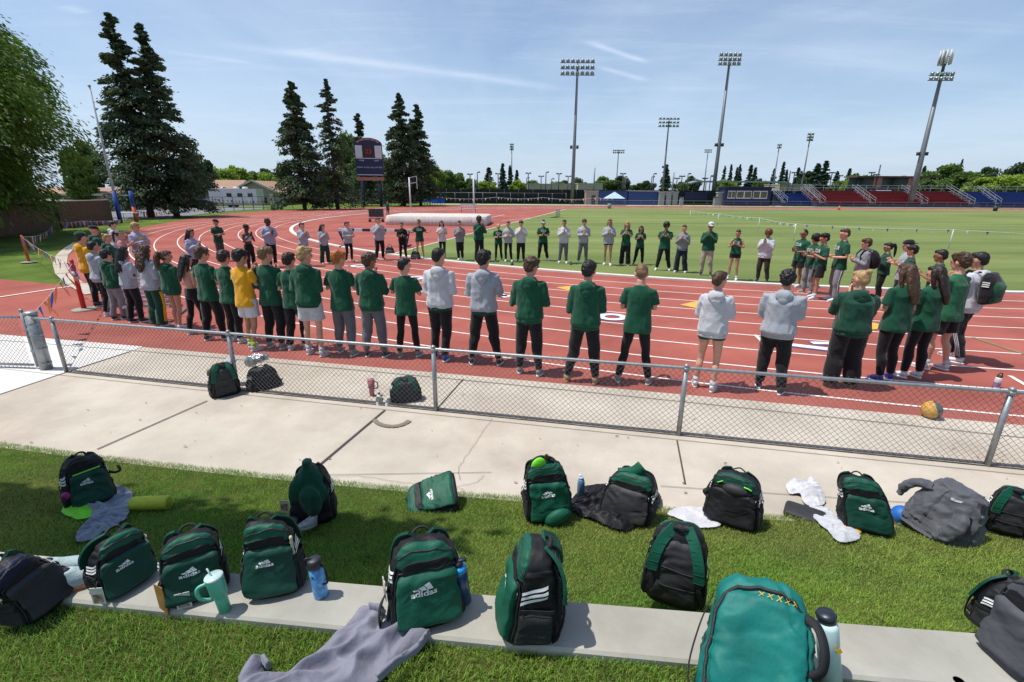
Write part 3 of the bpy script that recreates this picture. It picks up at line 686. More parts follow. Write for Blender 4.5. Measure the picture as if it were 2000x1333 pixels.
            if hair=='lowbun': mb.ell((.01,-.12,1.64),(.042,.035,.042),10,8); cu=.004
            if hair=='braids':
                for sg in (-1,1): mb.tube([(sg*.06,-.02,1.62),(sg*.085,.01,1.5),(sg*.09,.09,1.40),(sg*.085,.115,1.28)],[.022,.018,.016,.008],8)
            if hair=='dreads':
                for k in range(16):
                    a=-math.pi*(k+.5)/16; x,y=math.cos(a)*.07,-.02+math.sin(a)*.07
                    mb.tube([(x,y,1.68),(x*1.25,y*1.3,1.58),(x*1.2,y*1.5-.01,1.42),(x*1.1+rnd.uniform(-.02,.02),y*1.6-.02,1.22)],[.018,.016,.014,.006],6)
            mb.xf(HM); V,Nn,Fs=remesh(mb,vox*.75,2)
            amp=.006+cu; st=np.array((58,58,16)) if cu<.01 else np.array((42,42,36))
            V=V+Nn*((vnoise(V*st+seed,seed)*.65+vnoise(V*st*2+seed,seed+2)*.35)*amp)[:,None]
            fromnp('hair',V*S,Fs,hm,root)
    if cap:
        cm=CL[{'cap':'black','gcap':'dgreen','wcap':'white','visor':'khaki','wvisor':'white','bcap':'black'}[cap]]
        mb=MB()
        if 'visor' in cap: mb.tube([(math.sin(a)*.086,-.012+math.cos(a)*.106,1.695+.004*math.cos(a)) for a in np.linspace(0,2*math.pi,17)],[(.006,.02)]*17,6,cap=False)
        else: mb.rings([(1.678,.086,.106,-.014),(1.70,.087,.107,-.014),(1.73,.080,.098,-.016),(1.757,.058,.072,-.018),(1.768,.025,.03,-.018)],18)
        V=[];Fs=[]; sgn=-1 if cap=='bcap' else 1
        for i in range(9):
            a=-.95+1.9*i/8
            for r_,dz in ((1,0),(1.0,.006)): V.append((math.sin(a)*.084,sgn*math.cos(a)*.10-.012,1.684+dz))
            ext_=.072*math.cos(a*1.35)
            for dz in (0,.006): V.append((math.sin(a)*.08,sgn*(math.cos(a)*.10+max(ext_,0))-.012,1.672+dz))
        for i in range(8):
            o_=i*4; p=o_+4; Fs+=[(o_+1,o_+3,p+3,p+1),(o_,p,p+2,o_+2),(o_+2,p+2,p+3,o_+3)]
        mb.add(V,Fs); mb.xf(HM); mb.xf(Matrix.Scale(S,4)); mb.build('visor' if 'visor' in cap else 'cap',cm,root)
    if glasses:
        mb=MB(); zz_=1.643 if glasses!='top' else 1.735; yy=.082 if glasses!='top' else .05
        for sg in (-1,1): mb.ell((sg*.033,yy+.008,zz_),(.028,.010,.018),10,6); mb.beam((sg*.058,yy,zz_+.006),(sg*.080,-.0,zz_+.004),.004,.008)
        mb.beam((-.012,yy+.012,zz_+.006),(.012,yy+.012,zz_+.006),.004,.006); mb.xf(HM); mb.xf(Matrix.Scale(S,4)); mb.build('sunglasses',m_lensr if glasses=='red' else m_lens,root)
    # ---- shoes
    sm=shoe or m_shb
    for hip,kn,an,sg in legs:
        ft=an
        mb=MB(); rot=Matrix.Translation((ft.x,ft.y,0))@Matrix.Rotation(-sg*.18,4,'Z')
        mb.tube([(0,-.05,.06),(0,-.03,.066),(0,.03,.064),(0,.08,.05),(0,.13,.042),(0,.165,.034)],[(.024,.026),(.038,.043),(.040,.040),(.044,.032),(.043,.026),(.024,.014)],12)
        mb.tube([(0,-.012,.06),(0,-.012,.105)],[(.037,.045),(.036,.043)],12)
        mb.xf(rot); mb.xf(Matrix.Scale(S,4)); so_=mb.build('shoe',sm,root)
        mb=MB(); pts=[(math.cos(a)*(.045 if math.sin(a)>0 else .038),.055+math.sin(a)*.125) for a in np.linspace(0,2*math.pi,16,endpoint=False)]
        v,f=ext(pts,0.001,.026); mb.add(v,f); mb.xf(rot); mb.xf(Matrix.Scale(S,4)); mb.build('sole',m_solet if sm is m_shtan else m_sole,so_)
        if socks:
            mb=MB(); mb.tube([an+V3(0,0,-.01),an+V3(0,0,.09)],[.041,.043],12); mb.xf(Matrix.Scale(S,4)); mb.build('sock',CL[socks],root)
    # ---- extras
    for x in extra:
        if x[0]=='stripe':        # trouser side stripes
            for hip,kn,an,sg in legs:
                if bot=='shorts': continue
                q=MB(); n=x[2] if len(x)>2 else 1; wd=x[3] if len(x)>3 else .007
                for k in range(n):
                    yo=(k-(n-1)/2)*.022; r1=(kk[0]+kk[1])/2*b
                    q.tube([hip+V3(sg*(r1*.99+.002),yo,-.10),hip.lerp(kn,.5)+V3(sg*(r1+.006),yo,0),kn+V3(sg*(kk[1]*b*.95+.006),yo,0),kn.lerp(an,.4)+V3(sg*(kk[2]*b+.006),yo-.012,0),an+V3(sg*(kk[3]+.006),yo,.05)],[(wd,wd)]*5,6)
                q.xf(Matrix.Scale(S,4)); q.build('side_stripe',CL[x[1]],root)
        if x[0]=='pack':
            q=MB(); q.rings([(1.0,.13,.05,-.22),(1.03,.16,.10,-.23),(1.15,.17,.125,-.245),(1.3,.165,.12,-.235),(1.42,.14,.09,-.21),(1.48,.08,.05,-.19)],16,3); V,Nn,Fs=remesh(q,.014,2); V=V+Nn*(vnoise(V*14,seed)*.010)[:,None]
            pk=fromnp('backpack',V*S,Fs,CL['black'],None); pk.location=loc; pk.rotation_euler=(0,0,-head); tag(pk,x[2],'backpack')
            q=MB()
            for sg in (-1,1): q.tube([(sg*.09,-.12,1.10),(sg*.135,-.02,1.12),(sg*.135,.12,1.22),(sg*.12,.125,1.36),(sg*.10,.06,1.475),(sg*.09,-.10,1.46)],[(.008,.025)]*6,8)
            q.xf(Matrix.Scale(S,4)); q.build('shoulder_strap',CL['black'],pk)
            q=MB(); q.rings([(1.03,.12,.04,-.30),(1.06,.14,.05,-.315),(1.3,.14,.05,-.325),(1.36,.11,.03,-.30)],14,3); q.xf(Matrix.Scale(S,4)); q.build('front_pocket',CL['green' if x[1]!='black' else 'char'],pk)
            if x[1]!='black':
                q=MB()
                for k in range(6): q.box((.172 if k<3 else -.172),-.23,1.28+.030*(k%3),.008,.09,.014,0)
                q.xf(Matrix.Scale(S,4)); q.build('stripe_print',m_txt,pk,smooth=False)
        if x[0]=='backprint':
            pass
        if x[0]=='held':     # garment hanging over the arm
            q=MB(); q.tube([(.20,.10,1.12),(.24,.15,1.08),(.22,.20,.98),(.17,.20,.86)],[.05,.065,.06,.03],10); q.ell((.12,.05,1.14),(.12,.05,.05))
            V,Nn,Fs=remesh(q,.014,2); V=V+Nn*(vnoise(V*22,seed)*.015)[:,None]; o=fromnp('jacket',V*S,Fs,CL[x[1]],None); o.location=loc;o.rotation_euler=(0,0,-head); tag(o,x[2],'jacket')
        if x[0]=='neonsock': pass
    return root
C0=Vector((CX,CY))
def place(hu,hv,fu,fv,rel,h=None,**k):
    if fv is None:        # feet hidden: use the known height
        lo,hi=3,80
        for _ in range(50):
            Y=(lo+hi)/2; z=dep(hu,hv,Y).z
            # head sinks below eye height: z decreases with Y
            if z>h: lo=Y
            else: hi=Y
        p=dep(hu,hv,Y); p=Vector((p.x,p.y,0))
    else:
        p=at(fu,fv); z=dep(hu,hv,p.y).z; hh=z
        if h is None: h=max(1.52,min(2.02,hh))
    xh=dep(hu,hv,p.y).x; p.x=(p.x+xh)/2
    az=math.atan2(p.x,p.y)
    k.setdefault('near',p.y<13)
    if p.y>R0*0 and (Vector((p.x,p.y))-C0).length<R0-.3 and p.x>-5.5: p.z=.012
    return person(p,az+math.radians(rel),h,**k)
PEOPLE=[
# hu,hv,fu,fv,rel, dict
(1245,513,1245,748,0,dict(top='tee',topc='green',bot='tights',botc='black',hair='buzz',hairc='lb',hp=-.35,hy=-.1,stance=.21,pose='low',shoe=m_shg,label='man with cropped blond hair, head bowed, in green T-shirt and black tights',glasses='s')),
(1149,508,1138,747,3,dict(top='hoodie',topc='green',bot='jog',botc='black',hair='mop',hairc='bk',hp=-.15,hy=.25,stance=.20,shoe=m_shtan,label='man with black hair in green hoodie, black pants and tan shoes seen from behind')),
(1032,500,1035,731,12,dict(top='hoodie',topc='green',bot='jog',botc='black',hair='mop',hairc='br',hy=.55,hp=-.15,stance=.15,shoe=m_shg,label='man with curly brown hair in green hoodie and black pants, white-toed grey shoes')),
(932,487,957,712,10,dict(top='hoodie',topc='grey',bot='jog',botc='black',hair='mop',hairc='bk',hy=.5,stance=.21,shoe=m_shb,socks='white',collarc='dgreen',label='man in grey hoodie over green shirt with white socks and legs apart')),
(853,482,865,703,14,dict(top='hoodie',topc='lgrey',bot='pants',botc='black',hair='short',hairc='bk',hy=.6,stance=.09,shoe=m_shblue,collarc='dgreen',label='black-haired man in grey hoodie over green shirt with blue shoes and feet together')),
(783,502,803,697,18,dict(top='tee',topc='green',bot='tights',botc='black',hair='short',hairc='bk',hy=.7,stance=.15,shoe=m_shg,label='slim boy with straight black hair in green T-shirt and tight black pants')),
(718,492,735,697,22,dict(top='hoodie',topc='green',bot='jog',botc='pants',hair='mop',hairc='br',hy=.7,stance=.15,pose='high',shoe=m_shb,skin='m',extra=(('stripe','white'),),label='person with bushy brown curls in green hoodie and grey pants with a white side stripe')),
(655,488,681,692,26,dict(top='tee',topc='green',bot='jog',botc='pants',hair='mop',hairc='or_',hy=.6,stance=.14,shoe=m_shg,extra=(('stripe','white'),),label='orange-haired boy in green T-shirt and grey track pants')),
(596,480,612,694,28,dict(top='hoodie',topc='green',bot='shorts',botc='lgrey',hair='mop',hairc='bl',hy=.65,stance=.13,shoe=m_shw,socks='white',label='blond curly-haired man in green hoodie, pale grey shorts and white shoes')),
(568,492,580,682,30,dict(top='tee',topc='green',bot='pants',botc='black',hair='mop',hairc='db',hy=.3,stance=.11,shoe=m_shw,label='dark-haired boy in long green T-shirt and black pants between two blond teammates')),
(517,480,541,680,34,dict(top='tee',topc='green',bot='jog',botc='black',hair='mop',hairc='lb',hy=.6,stance=.13,shoe=m_shg,label='sandy-haired boy in green T-shirt and black pants beside the yellow shirt')),
(470,485,492,682,48,dict(top='tee',topc='yellow',bot='shorts',botc='white',hair='mop',hairc='bk',hy=.3,stance=.11,pose='high',skin='t',shoe=m_shw,socks='lime',extra=(('held','dgreen','dark green jacket hanging over the arm of the runner in yellow'),),label='black-haired runner in yellow T-shirt, white shorts and neon socks')),
(435,488,463,668,46,dict(top='tee',topc='green',bot='pants',botc='black',hair='curly',hairc='db',hy=.1,stance=.12,shoe=m_shw,label='person with dark curly shoulder-length hair in green T-shirt left of the yellow shirt')),
(393,481,421,664,48,dict(top='tee',topc='green',bot='jog',botc='black',hair='mop',hairc='br',hy=.5,stance=.13,shoe=m_shb,label='brown-haired boy in loose green T-shirt with folded arms',pose='cross')),
(360,496,390,652,60,dict(top='crop',topc='pink',bot='leggings',botc='black',hair='long',hairc='bk',fem=True,hy=.1,skin='t',stance=.12,shoe=m_shw,step=.25,label='long black-haired woman with bare back in pink crop top and black leggings')),
(322,488,350,642,48,dict(top='hoodie',topc='green',bot='bshort',botc='green',hair='curlypony',hairc='br',fem=True,hy=.5,stance=.08,skin='t',shoe=m_shw,label='bare-legged woman in oversized green hoodie with long curly ponytail')),
(283,477,310,638,52,dict(top='hoodie',topc='grey',bot='wide',botc='dgreen',hair='longcurly',hairc='br',fem=True,stance=.08,shoe=m_shw,extra=(('stripe','yellow',1,.03),),label='woman with very long brown hair in grey hoodie and green pants with yellow side panel')),
(240,480,266,630,62,dict(top='hoodie',topc='grey',bot='pants',botc='black',hair='dreads',hairc='bk',fem=True,skin='d',stance=.09,shoe=m_shb,label='woman with long black braids in grey hoodie and black pants')),
(206,487,234,625,60,dict(top='hoodie',topc='green',bot='pants',botc='mgrey',hair='curly',hairc='bk',fem=True,stance=.09,shoe=m_shb,label='dark curly-haired woman in green top and grey pants behind the braided woman')),
(182,470,210,616,62,dict(top='hoodie',topc='grey',bot='pants',botc='black',hair='buzz',hairc='bk',skin='t',stance=.08,shoe=m_shw,extra=(('stripe','white'),),label='man with close-cropped black hair in grey hoodie, nearest the red delineator post')),
(158,452,188,598,65,dict(top='hoodie',topc='yellow',bot='pants',botc='black',hair='short',hairc='db',cap='gcap',skin='l',stance=.09,h=None,label='man in yellow hoodie and dark green cap at the far left of the circle')),
(180,440,None,None,80,dict(h=1.85,top='hoodie',topc='dgreen',bot='pants',botc='black',hair='short',hairc='bk',cap='cap',skin='l',glasses='s',label='man in dark green hoodie with black cap and sunglasses behind the yellow hoodie')),
(206,456,None,None,85,dict(h=1.70,top='hoodie',topc='green',bot='pants',botc='black',hair='bun',hairc='bl',fem=True,label='blond woman in green hoodie among the left group')),
(231,449,None,None,95,dict(h=1.68,top='tee',topc='pink',bot='pants',botc='black',hair='pony',hairc='br',cap='visor',fem=True,pose='clap',label='woman with tan visor and pale pink top, brown hair tied back')),
(217,431,None,None,110,dict(h=1.80,top='hoodie',topc='lgrey',bot='pants',botc='black',hair='mop',hairc='db',label='dark-haired boy in grey hoodie standing behind the left group')),
(265,434,283,548,150,dict(top='hoodie',topc='lav',bot='pants',botc='pants',hair='mop',hairc='bl',text='logo',pose='cross',hy=-.5,stance=.1,shoe=m_shw,label='blond man with folded arms in lavender-grey sweatshirt with a gold logo')),
(369,446,390,555,140,dict(top='hoodie',topc='lav',bot='pants',botc='brown',hair='long',hairc='bk',fem=True,pose='clap',skin='t',hy=-.4,label='long dark-haired woman in lavender-grey sweatshirt on the left curve')),
(421,428,432,510,150,dict(top='tee',topc='dgreen',bot='pants',botc='char',hair='short',hairc='db',cap='cap',pose='cross',hy=-.5,h=None,skin='t',label='man with black cap in dark green polo with folded arms',stance=.12)),
(480,438,492,530,150,dict(top='crop',topc='lgrey',bot='pants',botc='black',hair='curly',hairc='bk',cap='cap',skin='d',fem=True,pose='high',hy=-.3,stance=.10,shoe=m_shw,label='dark-skinned woman in cropped pale top, cap and wide black pants')),
(520,425,535,522,155,dict(top='hoodie',topc='lav',bot='pants',botc='black',hair='buzz',hairc='bk',skin='d',text='logo',hy=-.6,stance=.12,shoe=m_shw,label='dark-skinned man in lavender-grey hoodie with gold logo and black pants')),
(588,434,598,520,150,dict(top='hoodie',topc='grey',bot='pants',botc='black',hair='short',hairc='db',hy=-.5,pose='high',label='dark-haired person in grey sweatshirt in front of the inner kerb curve')),
(628,437,637,516,150,dict(top='hoodie',topc='grey',bot='wide',botc='dgreen',hair='long',hairc='db',fem=True,hy=-.5,pose='high',shoe=m_shw,label='woman in grey sweatshirt and wide green pants')),
(673,432,687,512,150,dict(top='hoodie',topc='grey',bot='tights',botc='black',hair='short',hairc='bk',hy=-.5,text='logo',pose='cross',stance=.15,shoe=m_shtan,label='person in grey sweatshirt and black tights with brown boots')),
(737,424,744,508,165,dict(top='hoodie',topc='grey',bot='pants',botc='black',hair='short',hairc='db',hy=-.6,pose='high',stance=.16,build=1.1,label='person in grey sweatshirt standing beside the black and white hurdle bar')),
(787,434,785,505,178,dict(top='jacket',topc='black',bot='pants',botc='black',hair='pony',hairc='db',fem=True,pose='low',shoe=m_shb,stance=.13,label='woman dressed all in black holding her hands together')),
(819,428,820,506,180,dict(top='tee',topc='dgreen',bot='bshort',botc='black',hair='pony',hairc='br',fem=True,glasses='s',pose='open',text='CUI',stance=.14,shoe=m_shw,skin='t',label='woman in sunglasses holding open a black jacket over a dark green shirt, bare legs')),
(858,431,869,505,170,dict(top='tee',topc='white',bot='tights',botc='black',hair='long',hairc='br',fem=True,pose='clap',text='CUI',stance=.08,label='woman in white T-shirt and black leggings')),
(898,431,898,509,180,dict(top='hoodie',topc='mgrey',bot='pants',botc='black',hair='short',hairc='db',pose='clap',text='logo',stance=.08,shoe=m_shw,label='person in darker grey sweatshirt with gold logo, feet together, before the landing mat')),
(935,421,936,511,150,dict(top='jacket',topc='green',bot='pants',botc='black',hair='short',hairc='bk',skin='d',pose='high',hy=-.4,stance=.12,build=1.08,label='tall dark-skinned man in green jacket and black pants with raised hands')),
(970,437,977,510,180,dict(top='tee',topc='green',bot='tights',botc='black',hair='buzz',hairc='bl',pose='low',text='CUI',stance=.14,label='short blond person in green lettered T-shirt and black tights')),
(992,432,993,512,180,dict(top='hoodie',topc='grey',bot='tights',botc='black',hair='short',hairc='br',pose='clap',text='logo',stance=.12,hy=.2,shoe=m_shw,fem=True,label='brown-haired person in grey hoodie beside the short blond one')),
(1018,431,1017,512,180,dict(top='hoodie',topc='lgrey',bot='pants',botc='black',hair='mop',hairc='br',pose='high',stance=.12,label='person in pale grey hoodie clapping at chin height, no print')),
(1060,430,1061,510,175,dict(top='tee',topc='green',bot='pants',botc='black',hair='bun',hairc='bk',cap='wvisor',skin='t',pose='low',text='CUI',build=1.2,stance=.20,fem=True,shoe=m_shw,label='sturdy person with white visor in green lettered shirt, legs apart')),
(1103,429,1099,515,178,dict(top='hoodie',topc='lgrey',bot='pants',botc='pants',hair='short',hairc='bk',skin='t',text='logo',pose='high',stance=.13,shoe=m_shw,label='black-haired man in pale grey hoodie and slate sweatpants')),
(1141,428,1138,515,178,dict(top='hoodie',topc='grey',bot='pants',botc='pants',hair='mop',hairc='br',text='logo',pose='clap',stance=.15,shoe=m_shw,label='curly brown-haired man in grey hoodie and slate sweatpants')),
(1190,427,1187,519,180,dict(top='hoodie',topc='grey',bot='bshort',botc='black',hair='braids',hairc='lb',fem=True,text='logo',pose='clap',stance=.10,shoe=m_shw,skin='t',label='bare-legged woman with two braids in grey hoodie and black shorts')),
(1224,432,1221,519,182,dict(top='tee',topc='green',bot='wide',botc='black',hair='long',hairc='bl',fem=True,text='CUI',pose='high',stance=.13,label='blond woman in green lettered shirt and very wide black pants')),
(1253,441,1247,518,184,dict(top='tee',topc='dgreen',bot='pants',botc='black',hair='long',hairc='db',fem=True,text='CUI',pose='clap',stance=.18,skin='t',label='long dark-haired woman in dark green lettered shirt, one leg out')),
(1302,434,1294,529,184,dict(top='tee',topc='green',bot='pants',botc='black',hair='afro',hairc='bk',skin='m',text='CUI',pose='high',build=1.15,stance=.22,hy=-.3,shoe=m_shw,label='heavyset curly-haired man in green lettered shirt, legs wide apart')),
(1340,439,1325,533,188,dict(top='hoodie',topc='mgrey',bot='wide',botc='navy',hair='pony',hairc='br',fem=True,text='logo',pose='clap',stance=.16,hy=-.3,shoe=m_shw,label='woman with ponytail in grey hoodie and navy cargo pants')),
(1388,434,1378,539,188,dict(top='jacket',topc='green',bot='pants',botc='khaki',hair='short',hairc='bk',skin='m',cap='wcap',pose='high',stance=.15,hy=-.3,label='man with white cap, open green jacket and khaki pants')),
(1442,448,1430,548,190,dict(top='tank',topc='green',bot='bshort',botc='black',hair='pony',hairc='br',fem=True,text='CUI',pose='clap',stance=.13,shoe=m_shw,socks='white',skin='t',label='woman in sleeveless green running top and black shorts')),
(1500,448,1488,552,196,dict(top='hoodie',topc='lgrey',bot='pants',botc='brown',hair='afro',hairc='au',skin='m',fem=True,pose='high',build=1.12,stance=.15,hy=-.1,label='woman with big auburn curls in pale grey sweatshirt and brown pants')),
(1565,447,1560,560,225,dict(top='tee',topc='green',bot='shorts',botc='black',hair='buzz',hairc='bk',skin='m',glasses='s',text='CUI',pose='clap',build=1.15,stance=.13,shoe=m_shw,label='broad man in dark sunglasses, green shirt and black shorts')),
(1592,457,1577,573,230,dict(top='tee',topc='green',bot='pants',botc='mgrey',hair='afro',hairc='bk',skin='t',text='CUI',pose='low',build=1.1,stance=.13,shoe=m_shg,label='person with black afro curls in green shirt and grey sweatpants')),
(1610,455,1592,584,238,dict(top='tee',topc='green',bot='shorts',botc='black',hair='mop',hairc='bk',skin='t',glasses='red',text='CUI',pose='clap',stance=.13,shoe=m_shw,socks='white',label='man with red mirrored sunglasses in green shirt and black shorts')),
(1651,444,1627,588,242,dict(top='tee',topc='green',bot='pants',botc='mgrey',hair='short',hairc='br',text='CUI',pose='clap',stance=.14,shoe=m_shw,extra=(('stripe','white'),),label='tall man in green shirt and grey track pants with white stripes')),
(1690,465,1672,596,248,dict(top='hoodie',topc='mgrey',bot='pants',botc='char',hair='mop',hairc='br',pose='clap',stance=.10,extra=(('pack','black','black backpack worn by the boy in the grey hoodie'),),label='brown curly-haired boy in grey hoodie wearing a black backpack')),
(1732,473,1716,592,255,dict(top='jacket',topc='dgreen',bot='pants',botc='black',hair='pony',hairc='bk',skin='t',fem=True,pose='clap',stance=.09,shoe=m_shw,label='woman with black ponytail in green zip jacket and black pants')),
(1778,468,None,None,262,dict(h=1.82,top='tee',topc='grey',bot='pants',botc='black',hair='short',hairc='br',cap='bcap',glasses='s',label='man with backwards cap and sunglasses behind the right group')),
(1786,478,None,None,268,dict(h=1.74,top='tee',topc='dgreen',bot='pants',botc='black',hair='mop',hairc='bk',skin='t',pose='clap',label='black-haired man in dark green shirt reaching out to clap on the right side')),
(1843,486,None,None,278,dict(h=1.82,top='tee',topc='green',bot='pants',botc='black',hair='short',hairc='bk',skin='m',label='short-haired man in green shirt looking out behind the tall bare-legged man')),
(1405,527,1378,760,4,dict(top='hoodie',topc='lgrey',bot='bshort',botc='green',hair='lowbun',hairc='br',fem=True,hy=.5,stance=.12,shoe=m_shw,socks='white',label='bare-legged woman with low bun in pale grey hoodie and green shorts')),
(1533,525,1507,763,2,dict(top='hoodie',topc='grey',bot='pants',botc='black',hair='mop',hairc='bk',hy=.1,hp=-.15,build=1.22,stance=.14,shoe=m_shb,skin='t',label='stocky black-haired man in loose grey hoodie and black pants seen from behind')),
(1680,526,1645,755,-18,dict(top='hoodie',topc='dgreen',bot='wide',botc='black',hair='bun',hairc='bl',fem=True,hy=-.7,build=1.38,stance=.14,shoe=m_shtan,pose='high',label='large woman with blond bun in dark green hoodie and wide black pants')),
(1774,512,1724,744,-45,dict(top='tee',topc='green',bot='leggings',botc='black',hair='long',hairc='br',fem=True,hy=-.1,stance=.11,shoe=m_shblue,pose='low',skin='t',build=1.08,label='long brown-haired woman in green T-shirt and black leggings holding a blue bottle')),
(1832,517,1780,737,-52,dict(top='tee',topc='green',bot='leggings',botc='black',hair='long',hairc='db',fem=True,hy=-.3,stance=.11,shoe=m_shw,pose='high',build=1.12,label='long dark-haired woman in green T-shirt, black leggings and white shoes')),
(1872,487,1832,722,-62,dict(top='tee',topc='bgreen',bot='shorts',botc='black',hair='mop',hairc='br',hy=-.1,stance=.12,shoe=m_shw,socks='white',pose='high',build=1.15,label='big brown-haired man in green T-shirt and black shorts with bare calves')),
(1908,490,1868,704,-66,dict(top='hoodie',topc='lgrey',bot='pants',botc='black',hair='short',hairc='bk',skin='t',hy=-.1,stance=.10,shoe=m_shw,step=.25,extra=(('stripe','white',3,.006),('pack','green','green backpack with three white stripes worn by the man at the right')),label='black-haired man in grey hoodie with a green backpack, far right')),
]
BUDGET_PEOPLE=PEOPLE
for i,(hu,hv,fu,fv,rel,k) in enumerate(PEOPLE):
    k=dict(k); h=k.pop('h',None); place(hu,hv,fu,fv,rel,h,seed=i+1,**k)
# ============================================================ BAGS AND BELONGINGS
def nylon(n,c,rough=.6): return mat('nylon '+n,c,rough,.22,7,.35,17,spec=.32,bd=.014)
NY=dict(green=nylon('green',(.005,.085,.048)),dgreen=nylon('dark green',(.004,.05,.032)),black=nylon('black',(.009,.009,.011)),char=nylon('charcoal',(.03,.03,.034)),grey=nylon('grey',(.065,.068,.078),.75),teal=nylon('teal',(.003,.145,.125)),navy=nylon('navy',(.008,.012,.04)),mesh=mat('mesh fabric',(.012,.013,.015),.8,.3,160,.6,300),zip=mat('zip',(.018,.018,.02),.4,.2,60,.4,400),lime=nylon('lime lining',(.16,.62,.03)))
m_strap=mat('webbing',(.012,.012,.014),.75,.2,40,.4,250); m_cardb=mat('card brown',(.30,.14,.03),.5,.25,20); m_card=mat('card',(.55,.55,.5),.4,.2,30); m_metal=mat('metal clip',(.5,.5,.5),.3,.05,5,metal=.9)
PT=np.array([(0,.0),(0,.70),(.012,.90),(.05,.985),(.16,1.02),(.35,1.03),(.55,1.0),(.72,.95),(.83,.875),(.90,.78),(.95,.64),(.98,.47),(.995,.26),(1.0,.0)])
_d=np.hypot(np.diff(PT[:,0]*1.6),np.diff(PT[:,1]*.5)); PS=np.concatenate([[0],np.cumsum(_d)]); PS/=PS[-1]
WRM=np.array([[.9,.1,.35],[-.1,1,.1],[-.35,0,.9]]);WRM2=np.array([[.85,.1,-.45],[.1,1,.1],[.45,0,.85]])
class Bag:
    def __init__(s,w,d,h,seed,taper=.30,lean=0,leanx=0,slump=.0,amp=.010,ex=3.5):
        s.w,s.d,s.h,s.seed,s.taper,s.lean,s.leanx,s.slump,s.amp,s.ex=w,d,h,seed,taper,lean,leanx,slump,amp,ex
    def tz(s,zf):     # height fraction -> path parameter on the side
        return float(np.interp(zf,PT[1:,0],PS[1:]))
    def P(s,th,zf,off=0,par=False):
        t=np.asarray(zf,float) if par else np.interp(zf,PT[1:,0]+np.arange(len(PT)-1)*1e-7,PS[1:])
        z=np.interp(t,PS,PT[:,0]); k=np.interp(t,PS,PT[:,1])
        th=np.asarray(th,float); ct,st=np.cos(th),np.sin(th); e=2/s.ex
        a=s.w/2*(1+s.slump*(1-z)**2*.3); b=s.d/2*(1.06-s.taper*z)*(1+s.slump*(1-z)**2*.35)
        X=(a*k+off)*np.sign(ct)*np.abs(ct)**e; Y=(b*k+off)*np.sign(st)*np.abs(st)**e; up=off*np.clip((z-.8)*5,0,1)*(1-k)
        Z=z*s.h+up
        X=X+s.leanx*z**1.5*s.h; Y=Y+s.lean*z**1.5*s.h+ .02*np.sin(z*3)
        V=np.stack(np.broadcast_arrays(X,Y,Z),-1).reshape(-1,3)
        q=V*7+s.seed*1.37; n=np.stack([vnoise(q+i*17,s.seed+i) for i in range(3)],1)*s.amp*1.2
        q=V*18+s.seed; n+=np.stack([vnoise(q+i*17,s.seed+i+5) for i in range(3)],1)*s.amp*.45
        wr=V+vnoise(V*6+3,s.seed+2)[:,None]*.05; r=(.5-2*np.abs(vnoise(wr@WRM*np.array((9,9,20))+s.seed*2.1,s.seed+8)))*s.amp*.75+(.5-2*np.abs(vnoise(wr@WRM2*np.array((17,17,40))+s.seed*2.1,s.seed+9)))*s.amp*.42
        c=np.array((0,0,.5*s.h)); dr=(V-c); dr/=np.maximum(np.linalg.norm(dr,axis=1,keepdims=True),1e-6)
        n*=np.clip(V[:,2:3]/.05,0,1); return V+n+dr*r[:,None]*np.clip(V[:,2:3]/.08,0,1)
    def thx(s,x,zf):      # angle on the front face whose X is x
        t=np.interp(zf,PT[1:,0],PS[1:]); k=np.interp(t,PS,PT[:,1]); a=s.w/2*k; c=np.clip(np.abs(x)/a,0,.999)**(s.ex/2)
        return -np.arccos(np.sign(x)*c)
    def body(s,m,root,name='body'):
        n,k=84,66; th=np.linspace(0,2*np.pi,n,endpoint=False); t=np.linspace(0,1,k); T,A=np.meshgrid(t,th,indexing='ij')
        V=s.P(A.ravel(),T.ravel(),0,True); i=np.arange(k-1)[:,None]*n;j=np.arange(n)[None]; F_=np.stack([i+j,i+(j+1)%n,i+n+(j+1)%n,i+n+j],-1).reshape(-1,4)
        return fromnp(name,V,F_,m,root)
    def patch(s,name,a0,a1,z0,z1,off,m,root,na=34,nz=34,skew=0,edge=.12,cut=0,z1b=None):
        a=np.radians(np.linspace(a0,a1,na)); u=np.linspace(0,1,nz); U,A=np.meshgrid(u,a,indexing='ij'); q=(A-A[0,0])/(A[0,-1]-A[0,0]+1e-9)
        top=z1+( (z1b-z1)*q if z1b is not None else 0)
        if cut: top=top-cut*np.abs(2*q-1)**4
        Z=z0+(top-z0)*U+skew*(q-.5)
        ed=np.minimum(np.minimum(U,1-U),np.minimum(q,1-q))/edge; ed=np.clip(ed,0,1); O=-.004+(off+.004)*np.sin(ed*np.pi/2)**.7
        V=s.P(A.ravel(),np.clip(Z.ravel(),0,.9995),O.ravel()); i=np.arange(nz-1)[:,None]*na;j=np.arange(na-1)[None]; F_=np.stack([i+j,i+j+1,i+na+j+1,i+na+j],-1).reshape(-1,4)
        return fromnp(name,V,F_,m,root)
    def line(s,name,pts,r,m,root,off=.004):
        L=[]
        for (a,z),(a2,z2) in zip(pts,pts[1:]):
            for k in range(7): L.append((a+(a2-a)*k/7,z+(z2-z)*k/7))
        L.append(pts[-1]); V=s.P(np.radians([p[0] for p in L]),np.clip([p[1] for p in L],0,.999),off); mb=MB(); mb.tube([tuple(p) for p in V],r,6); return mb.build(name,m,root)
    def print2d(s,name,V2,Fs,xc,zc,off,m,root):
        zf=np.array([(zc+y)/s.h for x,y in V2]); th=np.array([float(s.thx(xc+x,f)) for (x,y),f in zip(V2,zf)])
        return fromnp(name,s.P(th,zf,off),Fs,m,root,smooth=False)
